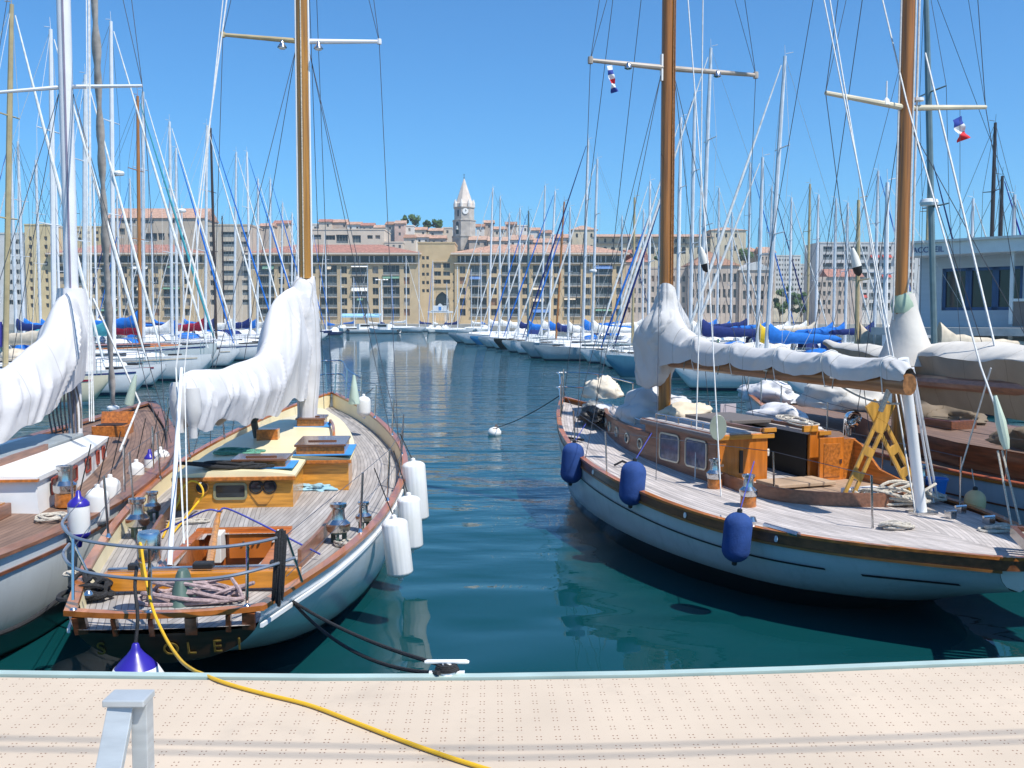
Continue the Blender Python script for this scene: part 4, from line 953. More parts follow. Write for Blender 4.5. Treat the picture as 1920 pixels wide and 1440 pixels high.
lz = MB(); lz.tube(sag(B0 + d * .78 + Vector((0, 0, -.13)), B0 + d * .97 + Vector((0, 0, -.25)), .06), .012, 5); lz.tube([B0 + d * .95 + Vector((-.05, 0, -.1)), B0 + d * .93 + Vector((-.07, 0, -.35))], .03, 6); lz.build('mainsheet', M['rope'], RY)
rfr = random.Random(9); rfolds = []; RL_ = 5.6; NT = 5.2
for k in range(7):                              # creases fan out from each tie
    uk = RL_ * (k - .12) / NT
    for sd_ in (-1, 1):
        for j in range(6):
            du = (j - 2.5) * .17 + rfr.uniform(-.05, .05)
            rfolds.append((uk + du * .25, sd_ * rfr.uniform(.05, .14), uk + du, sd_ * rfr.uniform(.3, .46), rfr.uniform(.014, .03), rfr.uniform(.03, .055)))
rings = []; NU, NV = 200, 25
for i in range(NU + 1):
    q = i / NU; c = B0 + d * q; tie = abs(math.sin(math.pi * (q * NT + .12))) ** .6
    topz = ip([(0, .95), (.03, .74), (.10, .45), (.22, .34), (.6, .29), (.9, .27), (.985, .25), (1, .2)], q) - .05 * tie * (q > .12)
    hem = ip([(0, -.10), (.06, .0), (.15, .03), (.6, .04), (.93, .05), (1, .08)], q) - .085 * tie
    hw = ip([(0, .24), (.1, .18), (.5, .16), (.95, .14), (1, .07)], q) * (.82 + .32 * tie)
    ring = []
    for k in range(NV):
        s_ = -1 + 2 * k / (NV - 1); m_a = abs(s_); sg = 1 if s_ > 0 else -1
        x = hw * min(1, m_a * 1.9) ** .6 * (1 - .12 * max(0, m_a - .6)); z = topz + (hem - topz) * m_a ** 1.25
        n1 = noise.noise(Vector((q * 13, m_a * 2 * sg, 3))) * .02
        x = (x + foldsum(RL_ * q, s_ * .5, rfolds) * (1.3 - .3 * m_a) + n1 * m_a) * sg
        ring.append(c + Vector((x, .02 * noise.noise(Vector((q * 20, s_ * 2, 9))), z + .012 * noise.noise(Vector((q * 30, s_, 1))))))
    rings.append(ring)
cvm = MB(); cvm.loft(rings, False, False); cvm.loft([[p + (Vector((0, 0, -.008)) if 0 < k < NV - 1 else Vector((0, 0, 0))) for k, p in enumerate(r)] for r in rings], False, False); cvm.build('sail_cover', M['clothgrey'], RY, ang=75)
ti = MB()
for k in range(1, 6):
    q = (k - .12) / NT; i = round(q * NU)
    if i < NU: r = rings[i]; ti.tube([p + (p - B0 - d * q) * .03 for p in r] + [B0 + d * q + Vector((.09, 0, -.15)), B0 + d * q + Vector((-.09, 0, -.15)), r[0]], .007, 5)
ti.build_each('sail_tie', M['wirelight'], RY)
hfr = random.Random(6); hfolds = [(z_, a_ * .3, z_ - hfr.uniform(.3, .9), (a_ + hfr.uniform(-.8, .8)) * .3, hfr.choice((.05, .045, -.04)), hfr.uniform(.04, .08)) for z_, a_ in [(hfr.uniform(2.6, 3.7), hfr.uniform(0, 6.28)) for _ in range(34)]]
hm = MB(); rings = []          # the hood round the mast: narrow collar, bulky shoulders, skirt hanging forward
for i in range(65):
    q = i / 64; z = 2.18 + (3.70 - 2.18) * q
    r_ = ip([(0, .25), (.1, .30), (.3, .33), (.5, .37), (.65, .34), (.82, .22), (1, .13)], q)
    ox = ip([(0, -.10), (.5, -.05), (.8, .0), (1, .0)], q); oy = ip([(0, .2), (.4, .12), (.7, -.02), (1, -.02)], q)
    rings.append([Vector((mxr + ox + math.cos(a) * r_ * (1 + foldsum(z, a * .3, hfolds) * 3 + .34 * noise.noise(Vector((math.cos(a) * 1.5, math.sin(a) * 1.5, z * 1.4 + 3))) - .25 * max(0, 1 - abs(noise.noise(Vector((a * 1.3 + z * 1.5, z * .6, 3)))) * 4)), RMY + oy + math.sin(a) * r_ * 1.1 * (1 + foldsum(z, a * .3, hfolds) * 3 + .2 * noise.noise(Vector((a * .9, z * 2, 7)))), z + .05 * math.sin(a * 3) * (q < .12) + .07 * math.cos(a + 2.4) * (q > .9))) for a in [2 * math.pi * k / 40 for k in range(72)]])
hm.loft(rings); hm.build('mast_hood', M['clothgrey'], RY, ang=75)
# deck gear
ck = MB(); ck.tube([(-1.45, 2.1, dzr(2.1, 1.4) + .05), (-1.42, 1.55, dzr(1.5, 1.2) + .05)], .03, 8); ck.lathe([(.03, 0), (.05, .05), (.03, .1)], c=(-1.47, 2.3, dzr(2.3, 1.4)), n=10); ck.build('jib_car', M['steel'], RY)
for x, y in ((.75, 1.7), (1.0, 1.4), (1.2, 2.0)): c_ = MB(); c_.box((x, y, dzr(y, x) + .04), (.08, .1, .08)); c_.tube([(x - .08, y, dzr(y, x) + .08), (x + .08, y, dzr(y, x) + .08)], .016, 6); c_.build('cleat', M['steel'], RY, smooth=False)
c_ = MB(); c_.tube([(-1.3, 6.0, dzr(6, 1.3) + .02), (-1.22, 5.9, dzr(6, 1.3) + .09), (-1.1, 5.75, dzr(6, 1.2) + .02)], .018, 6); c_.build('chock', M['black'], RY)
c_ = MB(); c_.box((-1.08, 7.9, dzr(7.9, 1.0) + .02), (.05, .45, .03), .3); c_.build('deck_track', M['black'], RY, smooth=False)
pbx = MB(); pz = R.y(1365, 775, 7.2); pbx.box((pz.x, 7.2, pz.z), (.3, .02, .32)); pbx.tube([(pz.x, 7.2, 1.5), (pz.x, 7.2, pz.z)], .012); pbx.build('panel_board', mat('pink_board', (.55, .48, .5), .5), RY, smooth=False)

for px, py, Y in ((1321, 492, 13.9), (1606, 497, 12.5)):
    q = R.Y(px, py, Y); sb_ = MB(); sb_.lathe([(.018, .22), (.05, .1), (.06, -.02)], c=q, n=12, axis=(-.25, .1, 1)); sb_.build('shroud_boot', M['offwhite'], RY)
    sb_ = MB(); sb_.lathe([(.06, -.02), (.05, -.1), (.015, -.14)], c=q, n=12, axis=(-.25, .1, 1)); sb_.build('boot_end', M['black'], RY)
# ================================================================== yacht at the far left, white cabin
A = Frame((-5.7, 6.2), (-6.9, 19.0))
HA = Hull(A.L, [(0, .9), (.15, 1.35), (.35, 1.66), (.5, 1.66), (.65, 1.45), (.8, 1.0), (.92, .45), (1, .04)],
          [(0, 1.15), (.3, 1.1), (.55, 1.18), (.8, 1.36), (1, 1.62)],
          [(0, .4), (.1, .1), (.3, -.6), (.7, -.6), (.88, -.1), (.95, .45), (1, 1.5)], rake=.3, full=.75)
AY = empty('sailing_yacht', A.S, A.rz); tag(AY, 'yacht with white cabin, brown planked deck and white mast beside the golden cabin yacht', 'yacht', 'large yachts moored at the near quay')
HA.skin()[0].build('hull', hullmat('white_topsides_worn', (.62, .66, .67), (.02, .025, .03), (.015, .02, .02), .05, .33), AY, ang=60)
HA.strip(.0, .035, .16, .035).build('cap_rail', M['mahogr'], AY, ang=50)
HA.strip(-.16, -.13, .02, .012).build_each('rubbing_strake', M['mahog'], AY, ang=50)
HA.deck(lambda t: .04, .04, .06).build('deck', M['teakbrown'], AY, ang=60)
def dza(y): return HA.s(y / A.L) - .02
cabL = [(4.4, -1.0), (5.5, -.95), (6.8, -.8), (8.1, -.6)]
ys = [4.4 + 3.7 * i / 12 for i in range(13)]
fp = [(ip(cabL, y), y) for y in ys] + [(-ip(cabL, y), y) for y in reversed(ys)]
w_ = MB(); w_.loft([[Vector((x, y, dza(y) - .05)) for x, y in fp], [Vector((x * .96, y, 1.5)) for x, y in fp]], True, False); w_.build('cabin_side', M['white'], AY, ang=40)
for sx_ in (1, -1):
    ro = MB(); top = [[Vector((sx_ * (.33 + (-ip(cabL, y) * .97 + .03 - .33) * j / 4), y, 1.51 + .03 * (1 - j / 4))) for j in range(5)] for y in [4.36 + 3.8 * i / 12 for i in range(13)]]
    ro.loft([r + [p - Vector((0, 0, .05)) for p in reversed(r)] for r in top]); ro.build('cabin_roof', M['white'], AY, ang=40)
sh = MB(); sh.box((0, 6.3, 1.55), (.62, 3.4, .06)); sh.build('sliding_hatch', mat('grey_hatch', (.3, .33, .34), .4), AY, smooth=False, bevel=.01)
rn = MB(); rn.box((.33, 5.4, 1.57), (.05, 2.2, .09)); rn.box((-.33, 5.4, 1.57), (.05, 2.2, .09)); rn.build_each('hatch_runner', M['mahogr'], AY, smooth=False)
cp = MB(); cp.box((0, 4.38, 1.25), (.62, .06, .6)); cp.build('companionway', M['black'], AY, smooth=False)
cp = MB(); cp.box((.35, 4.36, 1.26), (.07, .1, .58)); cp.box((-.35, 4.36, 1.26), (.07, .1, .58)); cp.build_each('door_frame', M['varnish'], AY, smooth=False, bevel=.006)
tm = MB(); tm.box((.68, 4.37, 1.475), (.66, .05, .03)); tm.build('roof_trim', M['varnish'], AY, smooth=False)
redf = mat('red_window_frame', (.3, .05, .03), .4)
for y in (4.95, 5.75, 6.55, 7.25, 7.75):
    x = -ip(cabL, y) * .985; nx = Vector((1, -(ip(cabL, y + .1) - ip(cabL, y - .1)) / -.2 * -1, 0)); ang_ = math.atan2(.12, 1)
    wd = .3 if y < 7 else .17
    f_ = frame_ring(wd, .19, .025, .022, None, -.02).build('window', redf, AY); f_.location = (x + .0, y, 1.33); f_.rotation_euler = (0, 0, RAD(90) + ang_)
    g = MB(); pl = rrect(wd - .04, .15, .01); g.add([(u, -.007, v) for u, v in pl], [tuple(range(len(pl)))]); g.build('pane', M['glass'], f_, smooth=False)
hb = MB(); hb.box((0, 0, .09), (.52, .5, .18)); hb = hb.build('hatch', M['varnish'], AY, smooth=False, bevel=.01); hb.location = (.12, 10.0, dza(10))
hi = MB(); hi.box((0, -.03, .186), (.4, .36, .012)); hi.build('opening', M['black'], hb, smooth=False)
hi = MB(); hi.box((0, .27, .22), (.52, .04, .3), tilt=(RAD(-18), 0)); hi.build('lid', M['varnish'], hb, smooth=False, bevel=.005)
co = MB(); co.box((0, 3.1, dza(3) + .1), (1.5, 2.4, .14)); co.build('coaming', M['mahogr'], AY, smooth=False, bevel=.01)
co = MB(); co.box((.1, 3.5, dza(3) + .175), (1.2, 1.5, .014)); co.build('cockpit_sole', M['varnish2'], AY, smooth=False)
wq = winch(AY, 1.15, 4.75, dza(4.7) + .05, .9, False)
AMY = 8.5; ax_ = A.y(133, 500, AMY).x
m_ = MB(); m_.tube([(ax_, AMY, 1.2), (ax_, AMY, 8), (ax_ + .05, AMY, 17)], [.098, .098, .088], 18); m_.build('mast', M['alulight'], AY)
m_ = MB(); m_.box((ax_ + .02, AMY - .105, 6), (.02, .02, 9)); m_.build('mast_groove', mat('groove', (.25, .22, .3), .5), AY, smooth=False)
zs = A.y(133, 163, AMY).z
rg = MB(); top = Vector((ax_ + .05, AMY, 16.8))
for sg, (px, py) in ((-1, (-14, 174)), (1, (267, 161))):
    q = A.y(px, py, AMY - .1); s_ = MB(); s_.tube([(ax_, AMY, zs), q], [.032, .022], 8); s_.build('spreader', M['alulight'], AY)
    c_ = HA.pos(.62, sg * (HA.b(.62) - .03), HA.s(.62)); rg.tube([top, q, c_], .0055, 5)
    rg.tube([q, Vector((ax_, AMY, 12))], .005, 4)
    for t in (.6, .7): rg.tube([(ax_ + sg * .1, AMY, zs - .1), HA.pos(t, sg * (HA.b(t) - .03), HA.s(t))], .0055, 5)
rg.build('rigging', M['wire'], AY)
rl = MB()
for px, py, tx, ty in ((168, 790, 166, 640), (172, 790, 170, 640), (176, 790, 172, 640)): rl.tube([A.Y(px, py, 13.0), A.Y(tx, ty, 13.4), A.Y(tx - 4, 0, 14.4)], .008, 5)
rl.tube([A.z(225, 845, 1.45), A.Y(262, 755, 15.5), A.Y(175, 560, 16)], .016, 6)
rl.build_each('running_line', M['wirelight'], AY)
# furled headsail on its drum
f0 = A.y(212, 765, 12.3); f1 = A.y(176, -20, 12.3 - 2.2)
fm = MB(); rings = []
for i in range(61):
    q = i / 60; p = f0.lerp(f1, q); r_ = .038 + .016 * min(1, q * 5) + .01 * math.sin(q * 31)
    rings.append([p + Vector((math.cos(a) * r_ * (1 + .22 * math.sin(2 * a - q * 70)), math.sin(a) * r_ * (1 + .22 * math.sin(2 * a - q * 70)), 0)) for a in [2 * math.pi * k / 14 for k in range(14)]])
fm.loft(rings); fm.build('furled_sail', mat('grey_furled_sail', (.42, .38, .34), .85, var=.25, vs=8), AY, ang=80)
fd = MB(); fd.lathe([(.03, -.35), (.03, -.2), (.11, -.18), (.11, -.14), (.05, -.12), (.05, -.04), (.11, -.02), (.11, .02), (.06, .05)], c=f0, n=16); fd.build('furling_drum', M['white'], AY)
secs = []
for px, Y, tp, bt, hw in ((-260, 9.6, 2.42, 1.62, .24), (-60, 11.6, 2.55, 1.75, .26), (10, 12.3, 2.62, 1.84, .27), (60, 13.0, 2.86, 2.0, .27), (95, 13.6, 3.08, 2.15, .28), (118, 14.1, 3.5, 2.3, .28), (138, 14.6, 3.62, 2.5, .22)):
    p = A.I @ at(px, 650, Y); secs.append(((Y - 9.6) / 5, p.x, p.y, hw, tp, bt))
drape_sheet(secs, 8.1).build('sail_cover', M['cloth'], AY, ang=75)
hs = MB(); rings = []
for i in range(18):
    q = i / 17; z = 2.45 + (3.66 - 2.45) * q; r_ = ip([(0, .3), (.4, .3), (.75, .24), (.93, .2), (1, .19)], q)
    rings.append([Vector((ax_ + math.cos(a) * r_ * (1 + .15 * noise.noise(Vector((math.cos(a) * 1.6, math.sin(a) * 1.6, z * 2)))), AMY + math.sin(a) * r_, z)) for a in [2 * math.pi * k / 28 for k in range(28)]])
hs.loft(rings); hs.build('mast_coat', M['cloth'], AY, ang=75)
bo = MB(); bo.tube([(secs[0][1], secs[0][2] - .5, 1.9), (ax_, AMY - .1, 2.45)], .07, 8); bo.build('boom', M['alulight'], AY)
hl = MB()
for k in range(9): hl.tube(smoothpath([(ax_ - .16 + .02 * k, AMY - .12, 2.5), (ax_ - .3 + .055 * k, AMY - .2, 2.0), (ax_ - .26 + .05 * k, AMY - .18, 1.5 + .06 * (k % 3))], 5), .014, 5)
hl.build('halyard_coil', mat('brown_rope', (.2, .16, .14), .9, var=.4, vs=40), AY)
for t in (.3, .42, .54, .66, .78):
    s_ = MB(); p = HA.pos(t, HA.b(t) - .08, HA.s(t)); s_.tube([p, p + Vector((0, 0, .6))], .0125, 6); s_.build('stanchion', M['steel'], AY)

# ================================================================== big yacht behind the deckhouse yacht
Cf = Frame((9.75, 8.5), (5.0, 21.2))
HC = Hull(Cf.L, [(0, .9), (.2, 1.5), (.45, 1.8), (.6, 1.7), (.78, 1.2), (.9, .6), (.97, .22), (1, .05)],
          [(0, 1.12), (.3, 1.08), (.55, 1.15), (.8, 1.38), (1, 1.68)], [(0, .5), (.1, .2), (.3, -.6), (.7, -.6), (.9, -.1), (.96, .5), (1, 1.5)], rake=.4)
CY = empty('sailing_yacht', Cf.S, Cf.rz); tag(CY, 'grey hulled yacht under a long cream awning, mast with a canvas cone at its foot', 'yacht', 'large yachts moored at the near quay')
HC.skin()[0].build('hull', hullmat('grey_topsides', (.42, .46, .52), (.02, .02, .02), (.02, .02, .02), .02, .12), CY, ang=60)
HC.strip(.0, .04, .1, .03, stern=True).build('cap_rail', M['varnish'], CY, ang=50)
st = MB(); st.loft([[HC.side(t, d, -1, .012) for d in (.26, .285)] for t in [.03 + .94 * i / 40 for i in range(41)]], False, False); st.build('sheer_stripe', M['mahog'], CY, smooth=False)
HC.deck(lambda t: .06, .04, .06).build('deck', M['teakbrown'], CY, ang=60)
def dzc(y): return HC.s(y / Cf.L) - .03
ca = MB(); fp = [(-1.15, 2.0), (-1.15, 6.5), (-.9, 8.6), (-.4, 9.8), (.4, 9.8), (.9, 8.6), (1.15, 6.5), (1.15, 2.0)]
ca.loft([[Vector((x, y, dzc(y) - .04)) for x, y in fp], [Vector((x, y, dzc(y) + .36)) for x, y in fp]], True, True); ca.build('cabin_side', M['mahog'], CY, smooth=False)
ca = MB(); rows = [[Vector((w * j / 4, y, dzc(y) + .37 + .05 * (1 - (j / 4) ** 2))) for j in range(-4, 5)] for y, w in ((1.95, 1.19), (4, 1.19), (6.5, 1.19), (8.6, .94), (9.85, .44))]
ca.grid(rows, uv=[[(p.x, p.y) for p in r] for r in rows]); ca.build('cabin_roof', M['teakbrown'], CY, ang=60)
for y, w in ((3.2, .9), (5.4, .7), (7.6, .5)):
    g = MB(); g.box((0, 0, .07), (w, .8, .14)); o = g.build('skylight', M['mahog'], CY, smooth=False, bevel=.01); o.location = (-.35, y, dzc(y) + .4)
    g = MB(); g.box((-w * .23, 0, .145), (w * .38, .6, .012)); g.box((w * .23, 0, .145), (w * .38, .6, .012)); g.build_each('pane', M['glass'], o, smooth=False)
CMY = 6.9; cx_ = Cf.y(1692, 500, CMY).x
m_ = MB(); m_.tube([(cx_, CMY, 1.1), (cx_, CMY, 9), (cx_ + .06, CMY, 17)], [.10, .10, .088], 18); m_.build('mast', M['mastwood2'], CY)
m_ = MB(); m_.tube([(cx_ + .02, CMY - .10, 3.2), (cx_ + .07, CMY - .095, 16)], .014, 6); m_.tube([(cx_ - .14, CMY, 3.2), (cx_ - .12, CMY, 16)], .012, 6); m_.tube([(cx_ + .15, CMY - .03, 3), (cx_ + .17, CMY - .03, 16)], .016, 6); m_.build_each('halyard', M['wirelight'], CY)
zs = Cf.y(1692, 202, CMY).z; rg = MB(); top = Vector((cx_ + .05, CMY, 16.6))
for sg, (px, py) in ((-1, (1548, 174)), (1, (1848, 201))):
    q = Cf.y(px, py, CMY + .05); s_ = MB(); s_.tube([(cx_, CMY, zs), q], [.045, .03], 9); s_.build('spreader', mat('cream_spreader', (.62, .55, .4), .4), CY)
    c_ = HC.pos(.56, sg * (HC.b(.56) - .03), HC.s(.56)); rg.tube([top, q, c_], .006, 5); rg.tube([q, (cx_, CMY, 12)], .005, 4)
    for t in (.5, .6): rg.tube([(cx_ + sg * .12, CMY, zs - .3), HC.pos(t, sg * (HC.b(t) - .03), HC.s(t))], .006, 5)
rg.tube([top, (0, Cf.L, 1.7)], .007, 5); rg.tube([(cx_, CMY, 13), (0, Cf.L - 2, 1.6)], .007, 5)
rg.build('rigging', M['wire'], CY)
an = MB(); p = Cf.y(1662, 190, CMY); an.lathe([(.05, -.05), (.04, .02), (.012, .05), (.01, .28)], c=p, n=8); p = Cf.y(1720, 187, CMY); an.lathe([(.015, -.22), (.015, -.03), (.09, -.02), (.09, .02), (.03, .03)], c=p, n=10); an.build_each('antenna', M['white'], CY)
bs = MB()
for a, b in (((1855, 690), (1770, 300)), ): pass
bs.tube([Cf.Y(1880, 800, 10.6), Cf.Y(1840, 690, 11), Cf.Y(1700, 190, 14), Cf.Y(1655, 0, 15)], .012, 5)
bs.tube([Cf.Y(1868, 660, 12.5), Cf.Y(1790, 330, 14), Cf.Y(1735, 100, 15)], .016, 6)
bs.tube([Cf.Y(1800, 885, 12.0), Cf.Y(1858, 690, 11.5)], .010, 5)
bs.build_each('backstay', M['wirelight'], CY)
tk = MB(); tk.lathe([(.03, -.3), (.05, -.2), (.055, 0), (.02, .28)], c=Cf.Y(1876, 790, 10.6), n=10, axis=(-.12, .2, 1)); tk.build('tackle_cover', mat('pale_green_cloth', (.5, .6, .5), .7), CY)
tk = MB(); q = Cf.Y(1876, 810, 10.6)
for dx in (-.03, .03): tk.tube([q + Vector((dx, 0, -.2)), Cf.z(1905, 985, 1.05) + Vector((dx * 2, 0, 0))], .012, 5)
tk.build_each('tackle', M['rope'], CY)
# long awning over the boom: pale top, tan skirts browned by painted shade
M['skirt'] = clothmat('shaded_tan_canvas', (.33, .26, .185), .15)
aw = MB(); ridge = [(8.9, Cf.Y(1545, 636, 18.6)), ]
R0, R1, R2, R3 = Cf.Y(1545, 638, 17.2), Cf.Y(1690, 650, 15.0), Cf.Y(1830, 640, 13.2), Cf.Y(2250, 680, 9.0)
rp = smoothpath([R0, R1, R2, R3], 14); topr, lo_ = [], []
for i, p in enumerate(rp):
    q = i / (len(rp) - 1); wv = .05 * math.sin(q * 26) + .05 * noise.noise(Vector((q * 12, 1, 3)))
    w1 = ip([(0, .03), (.25, .26), (.6, .42), (1, .44)], q); d1 = ip([(0, .03), (.25, .12), (.6, .19), (1, .18)], q); d2 = ip([(0, .05), (.25, .5), (.45, .8), (1, .88)], q)
    ring = []
    for x, z in ((-w1 * .55, -d2), (-w1 * .8, -(d1 + d2) * .62), (-w1, -d1 * 1.12), (-w1 * .93, -d1 * .86), (-w1 * .5, -d1 * .42), (0, 0), (w1 * .5, -d1 * .42), (w1 * .93, -d1 * .86), (w1, -d1 * 1.12), (w1 * .8, -(d1 + d2) * .62), (w1 * .55, -d2)):
        ring.append(p + Vector((x + wv * (abs(z) > .2), 0, z + .04 * noise.noise(Vector((q * 16, x * 2, z * 2))))))
    topr.append(ring[2:9]); lo_.append(ring)
aw.loft(topr, False, False); ao = aw.build('awning', M['clothbeige'], CY, ang=75)
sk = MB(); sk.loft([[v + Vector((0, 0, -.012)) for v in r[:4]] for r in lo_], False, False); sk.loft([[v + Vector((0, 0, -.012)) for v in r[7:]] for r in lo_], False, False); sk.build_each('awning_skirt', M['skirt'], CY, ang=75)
sm = MB(); rings = []
for i in range(20):
    q = i / 19; z = 2.55 + (3.58 - 2.55) * q; r_ = ip([(0, .46), (.35, .30), (.7, .19), (1, .13)], q)
    rings.append([Vector((cx_ + .06 + math.cos(a) * r_ * (1 + .1 * noise.noise(Vector((math.cos(a) * 2, math.sin(a) * 2, z * 2)))) + .1 * (1 - q), CMY + math.sin(a) * r_, z)) for a in [2 * math.pi * k / 24 for k in range(24)]])
sm.loft(rings); sm.build('mast_cone', M['clothbeige'], CY, ang=75)
gs = MB(); gs.lathe([(.15, 0), (.17, .1), (.13, .25), (.1, .3)], c=(cx_ + .03, CMY, 3.3), n=14); gs.build('cone_patch', mat('grey_green_patch', (.3, .4, .3), .8), CY)
# sails bundled on deck forward and amidships
def heap(parent, c, sx_, sy_, sz_, seed, m, name, n=26, rz=0, amp=.35):
    h = MB(); rows = []
    for i in range(n + 1):
        v = math.pi * i / n; row = []
        for j in range(n * 2):
            a = 2 * math.pi * j / (n * 2); d = Vector((math.sin(v) * math.cos(a), math.sin(v) * math.sin(a), math.cos(v)))
            f = 1 + amp * noise.noise(d * 1.6 + Vector((seed, 0, 0))) + amp * .4 * (1 - abs(noise.noise(d * 3.2 + Vector((0, seed, 0)))) * 2)
            q = Vector((d.x * sx_ * f, d.y * sy_ * f, max(-.25, d.z) * sz_ * f)); row.append(Vector(c) + Matrix.Rotation(rz, 3, 'Z') @ q)
        rows.append(row)
    h.loft(rows, True, False); return h.build(name, m, parent, ang=80)
for k, (px, py, sx_, sy_, sz_, m) in enumerate(((1440, 748, .4, .75, .3, 'cloth'), (1462, 778, .36, .6, .26, 'cloth'), (1492, 805, .3, .5, .2, 'cloth'))):
    q = Cf.z(px, py, 1.55); heap(CY, (q.x, q.y, 1.45 if k else 1.6), sx_, sy_, sz_, k * 3.1, M[m], 'bagged_sail')
for k, (x, y, sx_, sy_, sz_, m) in enumerate(((-.2, 10.2, .5, .9, .34, 'offcloth'), (.2, 8.4, .6, .9, .32, 'clothbrown'), (-.4, 5.2, .6, 1.0, .3, 'clothbrown'), (-.3, 3.2, .6, .9, .34, 'clothbrown'))):
    heap(CY, (x, y, dzc(y) + .42), sx_, sy_, sz_, 20 + k * 2.3, M['clothbeige'] if m == 'offcloth' else M[m], 'bagged_sail')
for t in (.12, .25, .38, .52, .66, .8):
    s_ = MB(); p = HC.pos(t, -(HC.b(t) - .06), HC.s(t)); s_.tube([p, p + Vector((0, 0, .62))], .0125, 6); s_.build('stanchion', M['steel'], CY)
lf = MB(); pp = [HC.pos(t, -(HC.b(t) - .06), HC.s(t) + .6) for t in (.02, .12, .25, .38, .52, .66, .8, .93)]; lf.tube(pp, .0045, 4); lf.build('lifeline', M['wire'], CY)
sr = MB(); sr.tube([HC.pos(t, -(HC.b(t) + .02), HC.s(t) + .06) for t in [.3 + .36 * i / 10 for i in range(11)]], .018, 6); sr.build('rail_line', mat('orange_line', (.6, .14, .06), .7), CY)
pu = MB(); pts = [HC.pos(.9, -HC.b(.9) + .04, HC.s(.9) + .6), HC.pos(.97, -HC.b(.97), HC.s(.97) + .6), Vector((0, Cf.L + .1, 2.3)), HC.pos(.97, HC.b(.97), HC.s(.97) + .6), HC.pos(.9, HC.b(.9) - .04, HC.s(.9) + .6)]
pu.tube(smoothpath(pts, 5), .015, 6)
for p in (pts[0], pts[1], pts[3], pts[4]): pu.tube([p, p - Vector((0, 0, .62))], .014, 6)
pu.build('pulpit', M['steel'], CY)
bo = MB(); bo.tube([Vector((cx_, CMY - .2, 2.35)), Vector((R3.x, R3.y, R3.z - .36))], .09, 10); bo.build('boom', M['mahogr'], CY)

sb_ = MB(); q = A.Y(246, 738, 15.2); sb_.lathe([(.02, .3), (.05, .12), (.075, -.16), (.07, -.18)], c=q, n=12, axis=(.25, 0, 1)); sb_.build('shroud_boot', mat('pale_green_boot', (.45, .55, .46), .7), AY)
# ================================================================== the moored rows across the harbour
ORD = ('nearest second third fourth fifth sixth seventh eighth ninth tenth eleventh twelfth thirteenth fourteenth fifteenth sixteenth seventeenth eighteenth nineteenth twentieth twenty-first twenty-second twenty-third twenty-fourth twenty-fifth twenty-sixth').split()
HC_ = {'white': (.74, .75, .75), 'grey': (.36, .42, .45), 'steel blue': (.09, .24, .34), 'sky blue': (.06, .3, .55), 'navy': (.02, .035, .12), 'black': (.02, .025, .025), 'cream': (.7, .62, .45), 'pale grey': (.55, .6, .6)}
CC_ = {'white': (.72, .72, .7), 'blue': (.02, .16, .55), 'navy': (.015, .03, .14), 'maroon': (.25, .015, .04), 'teal': (.06, .30, .36), 'green': (.01, .3, .13), 'beige': (.55, .48, .38), 'grey': (.4, .42, .44), 'violet blue': (.06, .06, .36), 'yellow': (.65, .45, .03)}
MC_ = {'silver': M['alu'], 'white': M['alulight'], 'tan': M['tanmast'], 'orange wood': M['redmast'], 'dark': M['darkmast'], 'grey green': mat('grey_green_mast', (.16, .22, .23), .4, .2)}
HM = {k: hullmat('moored_hull_paint', v, (.03, .05, .1) if k in ('white', 'pale grey', 'grey') else (.7, .7, .7), (.03, .03, .05), .0, .13, .3, .2) for k, v in HC_.items()}
CM = {k: mat('canvas', v, .8, var=.18, vs=4, bump=.3, bs=5, spec=.2) for k, v in CC_.items()}
deckm = mat('moored_deck', (.62, .61, .58), .55, var=.12)
